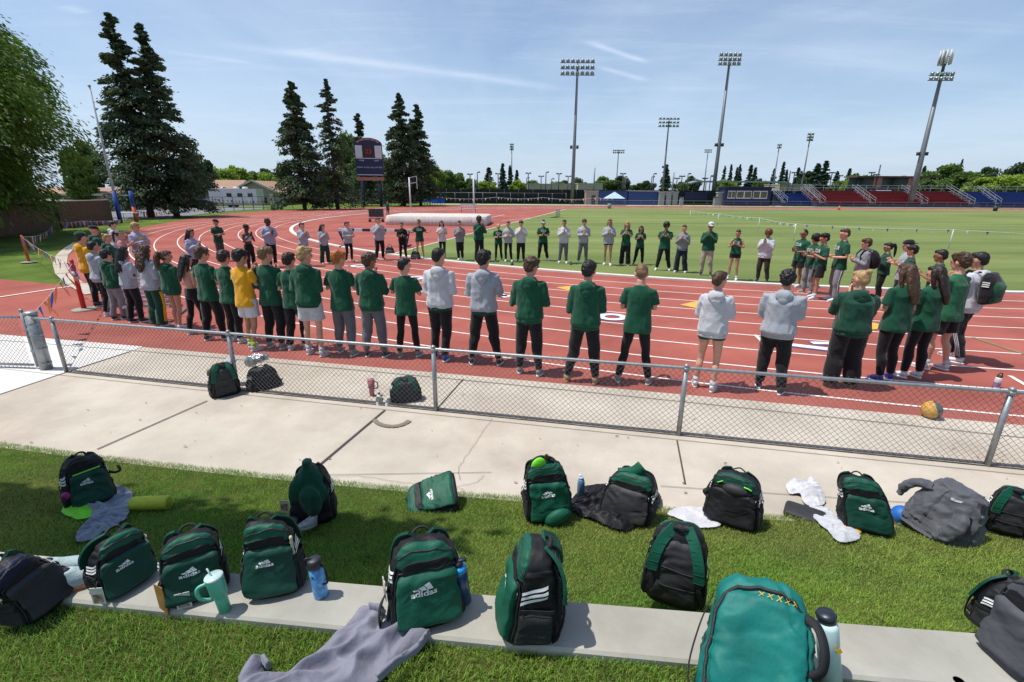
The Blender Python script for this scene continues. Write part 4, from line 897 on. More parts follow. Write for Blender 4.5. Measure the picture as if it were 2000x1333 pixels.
    def side_print(s,name,V2,Fs,ac,zc,off,m,root):     # x in degrees around the side
        zf=np.array([zc+y for x,y in V2]); th=np.radians([ac+x for x,y in V2]); return fromnp(name,s.P(th,zf,off),Fs,m,root,smooth=False)
def gridquad(p,n=6,m=2):    # parallelogram corners -> fine grid
    V=[];Fs=[]
    for i in range(m+1):
        for j in range(n+1):
            u,v=j/n,i/m; a=[p[0][k]*(1-u)+p[1][k]*u for k in (0,1)]; b=[p[3][k]*(1-u)+p[2][k]*u for k in (0,1)]; V.append((a[0]*(1-v)+b[0]*v,a[1]*(1-v)+b[1]*v))
    for i in range(m):
        for j in range(n): Fs.append((i*(n+1)+j,i*(n+1)+j+1,(i+1)*(n+1)+j+1,(i+1)*(n+1)+j))
    return V,Fs
def logo2d(sz):
    V=[];Fs=[]
    # three rising slanted bars above the word
    for k,(x0,wd,hh) in enumerate(((-.62,.34,.30),(-.20,.36,.62),(.24,.38,.98))):
        sl=.52; q=[(x0,0),(x0+wd,0),(x0+wd-sl*hh*.55,hh*1.0),(x0-sl*hh*.55+.02,hh*.72)]
        q=[(a*sz*.9+.02*sz,b*sz*.62+.10*sz) for a,b in q]; v,f=gridquad(q,3,3); b=len(V); V+=v; Fs+=[tuple(i+b for i in g) for g in f]
    v,f=textmesh('adidas',sz*.66,.025,2); b=len(V); V+=[(x*1.0,y-.16*sz) for x,y in v]; Fs+=[tuple(i+b for i in g) for g in f]
    return V,Fs
def stripes(bag,root,ac,zc,wd=34,hh=.032,gap=.052,slant=.07,m=None):
    for k in range(3):
        z=zc+k*gap; q=[(-wd/2,z-slant/2),(wd/2,z+slant/2),(wd/2,z+slant/2+hh),(-wd/2,z-slant/2+hh)]
        v,f=gridquad(q,8,2); bag.side_print('stripe',v,f,ac,0,.013,m or m_txt,root)
def strap(mb,pts,w=.03,t=.006,n=8): mb.tube(pts,[(t,w)]*len(pts),n)
def flat(mb,pts,w,t,nrm=(0,0,1)):      # flat webbing: each point may carry its own normal
    pts=[Vector(p) for p in pts]; V=[];k=len(pts)
    for i,p in enumerate(pts):
        d=(pts[min(i+1,k-1)]-pts[max(i-1,0)]).normalized(); n=Vector(nrm[i] if isinstance(nrm,list) else nrm); x=d.cross(n).normalized(); n=x.cross(d)
        for a,b in ((-1,-1),(1,-1),(1,1),(-1,1)): V.append(p+x*a*w/2+n*b*t/2)
    Fs=[(0,1,2,3),(4*k-1,4*k-2,4*k-3,4*k-4)]
    for i in range(k-1):
        for j in range(4): Fs.append((i*4+j,(i+1)*4+j,(i+1)*4+(j+1)%4,i*4+(j+1)%4))
    mb.add(V,Fs)
def smoothpts(P,n=6):
    P=[Vector(p) for p in P]; Q=[P[0]*2-P[1]]+P+[P[-1]*2-P[-2]]; out=[]
    for i in range(1,len(Q)-2):
        for k in range(n):
            t=k/n; a,b,c_,d=Q[i-1],Q[i],Q[i+1],Q[i+2]; out.append(.5*((2*b)+(c_-a)*t+(2*a-5*b+4*c_-d)*t*t+(3*b-a-3*c_+d)*t**3))
    out.append(P[-1]); return out
def backpack(u,v,vt,wpx,rel,label,seed,z=None,h=None,d=None,rx=0,ry=0,col='green',body='black',style='front',straps=True,logo=True,lean=.04,leanx=0,slump=.5,pocketc=None,upperc=None,strapc='dgreen',wscale=1,lift=0,handle=True,strs=(0,),ground_strap=False,amp=.010,fix=None,fitbox=True,logos=.165):
    if z is None and 1100<v<1200 and u<700: z=KZ
    p=ats(u,v) if z is None else at(u,v,z); dist=(p-Vector((0,0,H))).dot(fw)
    w=wpx*dist/F/1.15; h0=h; h=h or .46; az=math.atan2(p.x,p.y); q=p+Vector((math.sin(az),math.cos(az),0))*.1
    R_=Matrix.Rotation(-(az+math.radians(rel)),3,'Z')@Matrix.Rotation(math.radians(ry),3,'Y')@Matrix.Rotation(math.radians(rx),3,'X')
    for it in range(7 if fitbox else 0):
        B=Bag(w,d or w*.64,h,seed,lean=lean,leanx=leanx,slump=slump,amp=amp); A,T=np.meshgrid(np.linspace(0,6.2,20),np.linspace(0,1,14)); V=B.P(A.ravel(),T.ravel(),.012,True)
        W=V@np.array(R_).T+np.array((q.x,q.y,p.z+lift)); U=[proj(x) for x in W]; us=[a for a,b in U]; vs=[b for a,b in U]; bu,bw=(min(us)+max(us))/2,max(us)-min(us); b0,b1=max(vs),min(vs)
        w*=min(1.3,max(.75,wpx/bw)); w=min(.50,max(.2,w))
        if not h0: h*=min(1.2,max(.8,((v-vt)/(b0-b1))**1.2)); h=min(.62,max(.28,h))
        dd=dist/F; q.x+=(u-bu)*dd; q.y+=-(v-b0)*dd*.8*(1.6 if abs(v-b0)>20 else 1)
    w*=wscale; d=d or w*.64
    if fix: q=q+Vector(fix)
    root=empty('backpack',(q.x,q.y,(p.z+lift)),0,label,'backpack')
    root.rotation_euler=Matrix.Rotation(-az,3,'Z').to_euler()
    root.rotation_euler=R_.to_euler()
    B=Bag(w,d,h,seed,lean=lean,leanx=leanx,slump=slump,amp=amp)
    B.body(NY[body],root)
    uc=NY[upperc or col]; pc=NY[pocketc or col]
    # upper panel, front pocket, piping
    if col=='teal':
        B.patch('front_panel',-140,-40,.16,.90,.012,uc,root,cut=.05,edge=.10)
        B.line('zip',[(-150,.04),(-146,.45),(-140,.80),(-120,.90),(-90,.925),(-60,.90),(-45,.84)],.007,NY['zip'],root,.006)
        B.line('zip',[(-146,.20),(-125,.145),(-90,.13),(-50,.15),(-38,.22)],.006,NY['zip'],root,.006)
        B.patch('mesh_pocket',-36,10,.10,.72,.010,nylon('teal mesh',(.004,.12,.10),.8),root)
        B.patch('lower_pocket',-138,-42,.0,.13,.030,NY['black'],root)
        mb=MB(); pts=[B.P(np.radians([a]),[zf],o)[0] for a,zf,o in ((-42,.80,.0),(-35,.74,.03),(-30,.62,.045),(-30,.48,.03),(-33,.40,.0))]; flat(mb,smoothpts(pts),.035,.006,(.5,-1,0)); mb.build('grab_handle',m_strap,root)
        return root,B
    B.patch('upper_panel',-168,-12,.74,.999,.007,uc,root,cut=.05)
    B.patch('yoke',-132,-48,.70,.84,.010,NY['black'],root,cut=.07,skew=.03)
    po=B.patch('front_pocket',-139,-41,.06,.715,.028,pc,root,cut=.05,edge=.12)
    B.line('zip',[(-150,.06),(-149,.6),(-140,.70),(-110,.735),(-70,.735),(-40,.70),(-31,.6),(-30,.06)],.0045,NY['zip'],root,.004)
    B.line('zip',[(-165,.30),(-163,.70),(-150,.85),(-110,.93),(-70,.93),(-30,.85),(-17,.70),(-15,.30)],.006,NY['zip'],root,.004)
    mb=MB(); 
    for a,zf in ((-40,.62),(-163,.62)):
        q0=B.P(np.radians([a]),[zf],.008)[0]; mb.beam(q0,q0+np.array((0,-.004,-.035)),.006,.003)
    mb.build('zip_pull',m_metal,root)
    for a in (-157,-23): B.line('piping',[(a,.05),(a,.3),(a,.6),(a,.88)],.0032,NY['zip'],root,.006)
    for ac in (3,177):
        mb=MB(); flat(mb,[tuple(p) for p in B.P(np.radians(np.linspace(ac-24,ac+24,9)),np.linspace(.47,.45,9),.016)],.018,.003,[(math.cos(math.radians(a)),math.sin(math.radians(a)),0) for a in np.linspace(ac-24,ac+24,9)]); mb.build('compression_strap',m_strap,root,smooth=False)
    for a0,a1 in ((-24,26),(154,206)):
        B.patch('side_pocket',a0,a1,.04,.42,.016,NY['mesh'],root)
    for a0,a1 in ((-26,30),(150,206)): B.patch('side_panel',a0,a1,.44,.86,.006,NY['black'],root)
    stripes(B,root,-6,.55); stripes(B,root,186,.55)
    if logo:
        sz=w*logos; V2,Fs=logo2d(sz); B.print2d('logo_print',V2,Fs,-.05*w,h*.53,.0325,m_txt,root)
    if handle:
        t0=B.P(np.radians([110,70]),[.965,.965],0); mb=MB(); c_=(Vector(t0[0])+Vector(t0[1]))/2
        mb.tube(smoothpts([t0[0],c_+Vector((-.028,.012,.018)),c_+Vector((.0,.02,.026)),c_+Vector((.028,.012,.018)),t0[1]]),[(.006,.011)]*17 if True else .01,6); mb.build('handle',m_strap,root)
    if straps:
        for sg in (-1,1):
            A=[(90-sg*22,.985),(90-sg*24,.86),(90-sg*28,.68),(90-sg*30,.50)]; O=[.004,.020,.028,.026]
            pp=[B.P(np.radians([a]),[zf],o)[0] for (a,zf),o in zip(A,O)]
            pp2=[B.P(np.radians([90-sg*34]),[.36],.03)[0],B.P(np.radians([90-sg*50]),[.18],.02)[0],B.P(np.radians([90-sg*58]),[.06],.0)[0]]
            mb=MB(); sp=smoothpts(pp,5); flat(mb,sp,.060,.014,(0,1,.12));
            for q_ in sp[3::3]: mb.beam(Vector(q_)+Vector((-.026,.0085,0)),Vector(q_)+Vector((.026,.0085,0)),.003,.002)
            V=mb; st_=V.build('shoulder_strap',NY[strapc],root,smooth=False)
            bv=st_.modifiers.new('b','BEVEL'); bv.width=.005; bv.segments=2
            mb=MB(); flat(mb,smoothpts([pp[-1]]+pp2,5),.026,.003,(0,1,.1)); mb.build('strap_webbing',m_strap,st_,smooth=False)
        # padded back
        B.patch('back_pad',58,122,.10,.86,.016,NY['char'],root,edge=.08)
        B.line('seam',[(60,.55),(120,.55)],.003,NY['zip'],root,.018); B.line('seam',[(60,.34),(120,.34)],.003,NY['zip'],root,.018)
    root['_bag']=1; del root['_bag']; root_data[root.name]=B
    return root,B
root_data={}
def worldline(name,pts,w,m,parent=None,z=.004,t=.004):
    pass
def tagcard(root,B,a,zf,m,lab=None,sz=(.055,.09),name='luggage_tag',rot=0,inner=True):
    q=Vector(B.P(np.radians([a]),[zf],.02)[0]); n=Vector((math.cos(math.radians(a)),math.sin(math.radians(a)),0)); x=Vector((-n.y,n.x,0)); up_=Vector((0,0,1)); x=x*math.cos(rot)+up_*math.sin(rot); y=n.cross(x)
    if y.z>0: y=-y
    mb=MB(); c_=q+n*.02+y*(sz[1]/2+.02); mb.beam(c_-y*sz[1]/2,c_+y*sz[1]/2,sz[0],.003,upv=tuple(n)); o=mb.build(name,m,root,smooth=False)
    mb=MB(); mb.tube([q,c_-y*sz[1]/2],.0025,5); mb.build('cord',m_strap,o)
    if inner:
        mb=MB(); c2=c_+n*.0025; mb.beam(c2-y*sz[1]*.12,c2+y*sz[1]*.40,sz[0]*.72,.0012,upv=tuple(n)); mb.build('photo_print',mat('photo print',(.10,.07,.06),.3,.8,40,hue=(.35,.25,.2)),o,smooth=False)
    return o
def lathe(name,prof,m,parent=None,n=24,M=None):
    mb=MB(); mb.tube([(0,0,z) for r,z in prof],[max(r,.0005) for r,z in prof],n)
    if M: mb.xf(M)
    return mb.build(name,m,parent)
def bottleroot(name,u,v,label,cat,z=None,tilt=(0,0),dz=0,rz=0):
    p=ats(u,v) if z is None else at(u,v,z); r=empty(name,p+Vector((0,0,dz)),0,label,cat); r.rotation_euler=(math.radians(tilt[0]),math.radians(tilt[1]),math.radians(rz)); return r
def segdist(P,A):
    n=len(A); best=np.full(len(P),1e9); near=np.zeros_like(P)
    for i in range(n):
        a=A[i];b=A[(i+1)%n]; d=b-a; t=np.clip(((P-a)@d)/max(d@d,1e-9),0,1); q=a+t[:,None]*d; r=np.linalg.norm(P-q,axis=1); k=r<best; best[k]=r[k]; near[k]=q[k]
    return best,near
def smo(A,n=4):
    k=len(A); out=[]
    for i in range(k):
        a,b,c_,d=A[i-1],A[i],A[(i+1)%k],A[(i+2)%k]
        for j in range(n):
            t=j/n; out.append(.5*(2*b+(c_-a)*t+(2*a-5*b+4*c_-d)*t*t+(3*b-a-3*c_+d)*t**3))
    return np.array(out)
def inside(P,A):
    r=np.zeros(len(P),bool); n=len(A); j=n-1
    for i in range(n):
        xi,yi=A[i];xj,yj=A[j]; c_=((yi>P[:,1])!=(yj>P[:,1]))&(P[:,0]<(xj-xi)*(P[:,1]-yi)/(yj-yi+1e-12)+xi); r^=c_; j=i
    return r
def cloth_item(name,pix,label,cat,m,hmax=.05,fold=.03,step=.010,seed=1,z=None,fs=(9,22),ang=0,edge=.05,peak=None,group=None,base=None,world=False):
    A=np.array([tuple((ats(u,v) if z is None else at(u,v,z)))[:2] for u,v in pix]) if not world else np.array(pix,float); A=smo(A); mn,mx_=A.min(0)-step,A.max(0)+step
    xs=np.arange(mn[0],mx_[0],step);ys=np.arange(mn[1],mx_[1],step); X,Y=np.meshgrid(xs,ys); P=np.stack([X.ravel(),Y.ravel()],1); ins=inside(P,A); d,near=segdist(P,A)
    ok=ins|(d<step*.75); Q=np.where(ins[:,None]&(d>step*.5)[:,None],P,near)
    ca,sa=math.cos(ang),math.sin(ang); L=np.stack([P[:,0]*ca+P[:,1]*sa,-P[:,0]*sa+P[:,1]*ca,P[:,0]*0],1)
    wp=vnoise(L*np.array((5,5,1)),seed+3)*.08; L=L+wp[:,None]
    r1=(1-2*np.abs(vnoise(L*np.array((fs[0],fs[1],1)),seed)));r2=(1-2*np.abs(vnoise(L*np.array((fs[0]*2.1,fs[1]*1.7,1))+5,seed+1)))
    env=1-np.exp(-d/edge*1.6)
    gz=np.array([SZ(x,y) for x,y in Q]) if z is None else np.full(len(Q),z)
    if base is not None: gz=np.maximum(gz,base(Q[:,0],Q[:,1]))
    hh=env*hmax*(.55+.45*vnoise(L*np.array((3,3,1))+2,seed+6))+fold*1.5*(.6*r1+.4*r2)*(.25+.75*env)+.004*(1-2*np.abs(vnoise(L*np.array((12,34,1))+9,seed+8)))+.026
    if peak:
        for (pu,pv,ph,pr) in peak:
            c_=Vector((pu,pv,0)) if world else (ats(pu,pv) if z is None else at(pu,pv,z)); rr_=((Q[:,0]-c_.x)**2+(Q[:,1]-c_.y)**2)/(2*pr*pr); hh+=ph*np.exp(-rr_**1.7)
    Z=gz+np.maximum(hh,.006); n=len(xs); idx=np.arange(len(P)).reshape(len(ys),n); ok2=ok.reshape(len(ys),n)
    F_=[];q=ok2[:-1,:-1]&ok2[:-1,1:]&ok2[1:,1:]&ok2[1:,:-1]; I,J=np.nonzero(q); F_=np.stack([idx[I,J],idx[I,J+1],idx[I+1,J+1],idx[I+1,J]],1)
    V=np.stack([Q[:,0],Q[:,1],Z],1); used=np.unique(F_); rm=-np.ones(len(V),int); rm[used]=np.arange(len(used)); V=V[used];F_=rm[F_]
    c0=V.mean(0); c0[2]=V[:,2].min(); o=fromnp(name,V-c0,F_,m); o.location=tuple(c0)
    sd_=o.modifiers.new('s','SOLIDIFY'); sd_.thickness=.008; sd_.offset=-1; sb=o.modifiers.new('u','SUBSURF'); sb.levels=1; sb.render_levels=1
    return tag(o,label,cat,group)
def lump(name,mb,m,label,cat,loc=(0,0,0),vox=.010,amp=.012,seed=1,sc=(14,14,8),parent=None,it=3):
    V,Nn,Fs=remesh(mb,vox,it); q=(.6-2*np.abs(vnoise(V*np.array(sc)+seed,seed)))*.7+vnoise(V*np.array(sc)*2.2,seed+1)*.3; V=V+Nn*(q*amp)[:,None]
    o=fromnp(name,V,Fs,m,parent); 
    if parent is None: o.location=loc; tag(o,label,cat)
    return o
BP=backpack
# --- seat wall row
BP(58,1224,1092,105,-35,'black and navy backpack with white stripes at the left frame edge on the lawn',1,col='navy',body='black',pocketc='char',logo=False,leanx=-.25,slump=.9,z=KZ-.02,h=.31)
r,B=BP(238,1176,1035,122,-20,'low green backpack with small logo, second from the left on the seat wall',2,upperc='green',pocketc='dgreen',slump=.6,lean=.05,leanx=.08)
tagcard(r,B,-150,.45,m_card)
r,B=BP(378,1190,1027,140,8,'green and black backpack with a brown tag behind the mint tumbler',3,upperc='green',pocketc='dgreen',slump=.5,leanx=.04)
tagcard(r,B,-145,.50,m_cardb,sz=(.06,.16),inner=False); tagcard(r,B,-100,.36,m_card,sz=(.06,.085)); 
r,B=BP(535,1172,1008,128,20,'green backpack with a key fob between the mint tumbler and the blue bottle',4,upperc='green',pocketc='dgreen',slump=.6,leanx=-.03)
mb=MB(); q=B.P(np.radians([-30]),[.80],.02)[0]; mb.tube([tuple(q+np.array((0,-.005,-i*.012))) for i in range(9)],[.006,.009]*4+[.012],6); mb.build('key_fob',mat('fob',(.45,.45,.3),.5),r)
r,B=BP(832,1238,1034,150,-6,'upright bright green backpack with large white logo facing the camera on the seat wall',5,z=KZ,logos=.20,amp=.008,slump=.35,lean=.06)
tagcard(r,B,-172,.66,m_card,sz=(.045,.10)); mb=MB(); flat(mb,smoothpts([(-.16,.02,.18),(-.20,-.02,.13),(-.215,-.03,.05),(-.19,-.02,.005),(-.16,.0,.12)]),.045,.006,(1,0,0)); mb.build('loose_strap',m_strap,r)
BR5=r
r,B=BP(1036,1262,1038,128,84,'tall black backpack seen from its side with three white stripes on the seat wall',6,z=KZ,pocketc='green',upperc='green',strapc='green',slump=.3,lean=.05,d=.225)
# --- on the bank behind the wall
r,B=BP(1318,1196,1014,128,180,'black backpack seen from behind with green shoulder straps on the lawn',7,z=.58,strapc='green',slump=.4,lean=0,wscale=1.02)
BP(1962,1262,1166,150,-70,'black backpack with three big white stripes behind the seat wall at right edge',8,z=.60,h=.30,ry=0,upperc='green',pocketc='char',logo=False,slump=.8)
r,B=BP(172,1000,884,112,-8,'black-green backpack with white logo and a lime zip edge, top left of the lawn',9,upperc='black',pocketc='dgreen',slump=.4,leanx=.05)
B.line('lime_zip',[(-118,.70),(-60,.735)],.006,mat('lime zip',(.2,.8,.05),.5),r,.014)
mb=MB(); flat(mb,smoothpts([(.14,.02,.24),(.20,-.0,.20),(.24,.0,.205),(.235,.02,.25)]),.022,.004,(0,1,0)); mb.build('loose_strap',m_strap,r)
mb=MB(); mb.ell((-.155,-.07,.18),(.035,.03,.035)); mb.build('purse',mat('magenta purse',(.25,.01,.12),.5),r)
r,B=BP(612,1030,905,92,10,'black backpack under a draped green jacket on the lawn',10,slump=.5,logo=False,upperc='black',pocketc='black')
q0=r.location.copy()
mb=MB(); w=B.w; h=B.h; mb.rings([(h*.38,w*.50,B.d*.52,0),(h*.6,w*.50,B.d*.52,0),(h*.85,w*.40,B.d*.42,0),(h*1.02,w*.20,.06,0),(h*1.06,w*.12,.05,0),(h*1.2,w*.11,.04,-.01)],18,2.4)
mb.ell((-w*.3,-.06,h*.55),(.07,.06,.16)); mb.ell((w*.1,-.10,h*.5),(.09,.05,.15))
lump('jacket',mb,CL['green'],'forest green jacket bundled over the backpack beside the lawn edge','jacket',tuple(q0),amp=.016,seed=5)
# lying bag
r,B=BP(838,998,925,86,90,'green and black backpack lying on its side on the grass near the walkway',11,h=.47,d=.20,ry=0,rx=0,fix=(0,0,0),wscale=.95,fitbox=False)
zz_=Vector((-.96,-.22,-.08)).normalized(); fy=Vector((-.05,-.50,.86)); fy=(fy-zz_*fy.dot(zz_)).normalized(); yy_=-fy; xx_=yy_.cross(zz_); r.rotation_euler=Matrix((xx_,yy_,zz_)).transposed().to_euler(); r.location=ats(893,985)+Vector((.0,.02,.12))
r,B=BP(1068,1024,893,100,-18,'open green backpack with lime lining and raised flap left of the slate bottle',12,slump=.5,lean=.05,leanx=-.10,upperc='green',pocketc='green')
mb=MB(); mb.ell((-.10,-.0,B.h*.97),(.065,.022,.075),12,8,Matrix.Rotation(.5,3,'Y')); mb.build('lining',NY['lime'],r)
mb=MB(); mb.tube(smoothpts([(-.17,.03,B.h*.82),(-.15,.02,B.h*1.02),(-.07,.01,B.h*1.10),(.03,.0,B.h*.99)]),.014,8); mb.build('flap_edge',NY['black'],r)
mb=MB(); mb.ell((.03,-.17,.09),(.12,.05,.075),12,8,Matrix.Rotation(-.4,3,'Y')); mb.build('flap',NY['green'],r)
mb=MB(); mb.tube([(-.05,.0,B.h*1.02),(-.03,.0,B.h*1.10),(-.02,.01,B.h*1.13)],.008,6); mb.ell((-.035,0,B.h*1.10),(.02,.01,.03)); mb.build('hair_clip',mat('clip brown',(.12,.06,.02),.4,.4,60),r)
r,B=BP(1228,1030,905,115,15,'green and black backpack half covered by a black jacket on the lawn',13,slump=.5,leanx=.10,upperc='green',pocketc='char',logo=False,h=.44)
mb=MB(); flat(mb,smoothpts([(-.10,.0,B.h*.86),(-.02,.0,B.h*.93),(.05,-.0,B.h*1.03),(.10,.02,B.h*1.16)]),.11,.006,(.2,-1,.5)); mb.build('flap',NY['green'],r)
cloth_item('jacket',[(1112,985),(1135,960),(1180,952),(1235,945),(1280,960),(1290,990),(1262,1012),(1232,1040),(1205,1042),(1160,1022),(1120,1005)],'black jacket spread over a backpack and the grass','jacket',CL['char'] if False else NY['black'],.10,.030,.009,seed=3,peak=((1235,968,.20,.10),(1265,985,.1,.08)),fs=(7,14),ang=.5)
mb=MB(); P0=[ats(u,v)+Vector((0,0,.06)) for u,v in ((1118,1003),(1150,1020),(1185,1034),(1215,1040))]; mb.tube(smoothpts(P0),[(.02,.03)]*19,8); lump('waistband',mb,NY['grey'],'ribbed grey hem band of the black jacket','hem',seed=4,amp=.01) if False else None
r,B=BP(1432,1040,914,118,6,'open black backpack with green inside flap, beside a white shirt on the lawn',14,slump=.55,upperc='dgreen',pocketc='black',logo=False,leanx=-.03)
mb=MB(); mb.ell((.0,-.07,B.h*.74),(.11,.05,.055),12,8); mb.build('inner_pouch',NY['char'],r); 
B.line('lime_trim',[(-125,.80),(-108,.86)],.005,mat('lime zip',(.2,.8,.05)),r,.02); B.line('lime_trim',[(-80,.86),(-60,.83)],.006,mat('lime zip',(.2,.8,.05)),r,.02)
mb=MB(); flat(mb,smoothpts([(-.13,.03,.36),(-.19,.0,.30),(-.22,-.02,.22),(-.24,-.03,.20),(-.20,-.02,.16),(-.15,0,.14)]),.05,.012,(0,1,0)); mb.build('loose_strap',m_strap,r)
r,B=BP(1690,1048,920,112,-24,'green-topped black backpack leaning left with its main zip open',15,slump=.4,leanx=-.28,upperc='green',pocketc='dgreen',lean=.08,h=.46)
r,B=BP(1850,1058,917,128,20,'charcoal backpack without green, covered by a grey jacket on the lawn',16,col='grey',body='grey',logo=False,slump=.6,leanx=.02,h=.42,straps=False)
r.scale=(.8,.8,.8)
mS=cloth('storm grey',(.075,.078,.088),rough=.6); jk=empty('jacket',tuple(r.location),0,'dark grey rain jacket draped over the backpack next to the blue ball','jacket'); jk.rotation_euler=r.rotation_euler
BJ=Bag(.40,.34,.43,77,taper=.35,lean=.10,leanx=.05,slump=1.3,amp=.020,ex=2.6); BJ.body(mS,jk,'jacket_body')
BJ.patch('front_panel',-158,-96,.10,.92,.018,mS,jk,skew=.05,edge=.08); BJ.patch('front_panel',-92,-30,.05,.90,.016,mS,jk,skew=-.05,edge=.08); BJ.patch('hem',-170,-10,.0,.07,.022,mS,jk,edge=.3)
for P_,R__,nm in (([(-.12,-.02,.36),(-.23,-.05,.33),(-.31,-.07,.26),(-.33,-.10,.17)],[.055,.06,.055,.04],'sleeve'),([(.13,-.12,.33),(.17,-.20,.22),(.12,-.24,.10),(.06,-.25,.04)],[.05,.055,.05,.035],'sleeve')):
    mb=MB(); mb.tube(smoothpts(P_,5),[(x_*1.1,x_*.7) for x_ in R__],10); V,Nn,Fs=remesh(mb,.009,3); V=V+Nn*((.5-2*np.abs(vnoise(V*np.array((15,15,22)),5)))*.012)[:,None]; fromnp(nm,V,Fs,mS,jk)
v,f=gridquad([(-.03,-.006),(.03,-.006),(.03,.006),(-.03,.006)],3,1); BJ.print2d('label_print',v,f,.05,.36,.02,m_txt,jk)
r,B=BP(1965,1050,908,100,160,'black backpack with a green strap panel at the right edge of the walkway',17,slump=.4,strapc='green',h=.44,wscale=1.1)
# --- beside the fence
BP(438,778,706,62,172,'black backpack with green straps standing against the fence',18,z=0,strapc='green',slump=.5,wscale=1.05)
BP(516,766,704,70,-20,'black backpack beyond the fence under a shiny foil wrap',19,z=0,h=.33,logo=False,upperc='black',slump=.8,pocketc='black')
BP(792,788,732,62,175,'grey and green backpack beyond the fence next to the pink tumbler',20,z=0,h=.36,strapc='green',body='char',slump=.6)
# --- teal bag and grey bag in the foreground
r,B=BP(1476,1462,1122,250,-14,'large teal backpack in the foreground at the seat wall, lit by the sun',21,z=KZ-.03,col='teal',body='teal',upperc='teal',logo=False,slump=.35,h=.52,d=.22,rx=-38,leanx=.03,amp=.012)
for i_ in range(5):
    x=-.02+.028*i_; v,f=gridquad([(x-.009,-.008),(x-.006,-.008),(x+.010,.008),(x+.007,.008)],1,1); B.print2d('braid_trim',v,f,0,B.h*.885,.012,m_txty,r)
    v,f=gridquad([(x+.007,-.008),(x+.010,-.008),(x-.006,.008),(x-.009,.008)],1,1); B.print2d('braid_trim',v,f,0,B.h*.885,.013,m_txty,r)
mb=MB(); flat(mb,smoothpts([(-.17,.0,.40),(-.21,-.03,.28),(-.235,-.05,.12),(-.20,-.06,.03),(-.14,-.08,.14)]),.03,.005,(1,0,0)); mb.build('loose_strap',m_strap,r)
TEAL=r
BP(2012,1345,1248,110,30,'dark grey backpack cut by the lower right corner',22,z=KZ,col='grey',body='grey',logo=False,h=.40)
# ---- drinkware
r=bottleroot('tumbler',440,1192,'mint green handled tumbler with straw on the seat wall','tumbler',z=KZ,tilt=(0,-6)); r.scale=(.72,.72,.72)
m_mint=mat('mint enamel',(.12,.50,.36),.35,.05,8); lathe('cup',[(.0,0),(.036,.002),(.037,.10),(.041,.13),(.050,.14),(.053,.25),(.053,.262)],m_mint,r)
lathe('lid',[(.054,.255),(.055,.268),(.050,.275),(0,.276)],mat('lid clear',(.45,.62,.60),.15),r); mb=MB(); mb.tube([(-.01,0,.26),(-.025,0,.33)],.005,8); mb.build('straw',mat('straw',(.5,.65,.6),.3),r)
mb=MB(); mb.tube(smoothpts([(-.04,-.02,.235),(-.085,-.05,.225),(-.088,-.05,.15),(-.04,-.02,.11)]),[(.009,.012)]*19,8); mb.build('handle',m_mint,r)
r=bottleroot('water_bottle',628,1163,'marbled blue water bottle with black lid standing alone on the seat wall','bottle',z=KZ,tilt=(0,-4)); r.scale=(.82,.82,.82)
lathe('flask',[(0,0),(.040,.003),(.041,.02),(.041,.17),(.036,.195),(.030,.205)],mat('marbled blue',(.02,.09,.42),.3,.7,16,hue=(.10,.32,.65)),r); lathe('lid',[(.034,.203),(.038,.206),(.038,.255),(.03,.262),(0,.263)],m_shb,r)
mb=MB(); mb.tube(smoothpts([(.0,-.0,.25),(-.03,-.01,.272),(-.045,-.01,.262)]),[(.008,.006)]*13,6); mb.build('spout',m_shb,r)
mb=MB(); mb.tube(smoothpts([(.035,0,.22),(.06,-.01,.19),(.062,-.01,.12),(.045,-.01,.09),(.02,-.03,.12),(-.01,-.04,.17)]),[(.006,.004)]*31,6); mb.build('cord',m_strap,r)
r=bottleroot('water_bottle',905,1192,'dark blue bottle tucked in the side pocket of the bright green backpack','bottle',z=KZ+.03,tilt=(2,-6)); r.location.y+=.05
lathe('flask',[(0,0),(.034,.003),(.036,.17),(.033,.185)],mat('deep blue',(.005,.045,.14),.3,.1,8),r); lathe('collar',[(.0335,.18),(.034,.205),(.022,.215)],mat('sky blue',(.02,.28,.65),.4),r); lathe('lid',[(.022,.21),(.022,.235),(0,.238)],m_shb,r); mb=MB(); mb.beam((-.02,0,.235),(.04,0,.245),.018,.01); mb.build('spout',m_shb,r)
r=bottleroot('water_bottle',1133,978,'slate blue bottle with white flip top between two backpacks','bottle')
mS=mat('slate blue',(.10,.20,.33),.4,.08,8); lathe('flask',[(0,0),(.036,.003),(.036,.20),(.030,.235),(.022,.245)],mS,r); lathe('lid',[(.023,.243),(.023,.265),(.015,.27)],mat('pale blue',(.35,.5,.65),.4),r); mb=MB(); mb.beam((-.006,0,.262),(-.012,0,.295),.018,.012); mb.build('spout',m_txt,r)
r=bottleroot('snack_tub',1154,972,'small snack tub with blue lid beside the slate bottle','tub'); lathe('tub',[(0,0),(.026,.002),(.027,.055)],mat('orange wrapper',(.5,.12,.04),.4,.5,60,hue=(.4,.25,.45)),r); lathe('lid',[(.029,.053),(.029,.072),(0,.074)],mat('blue lid',(.01,.06,.5),.4),r)
r=bottleroot('tumbler',727,774,'dusty pink handled tumbler standing beyond the fence','tumbler',z=0); mP=mat('dusty pink',(.40,.14,.16),.4,.05,8); lathe('cup',[(0,0),(.035,.002),(.038,.12),(.048,.14),(.052,.255)],mP,r); lathe('lid',[(.053,.25),(.053,.265),(0,.268)],mP,r); mb=MB(); mb.tube(smoothpts([(.045,0,.23),(.09,0,.22),(.09,0,.14),(.04,0,.12)]),[(.008,.01)]*19,8); mb.build('handle',mP,r)
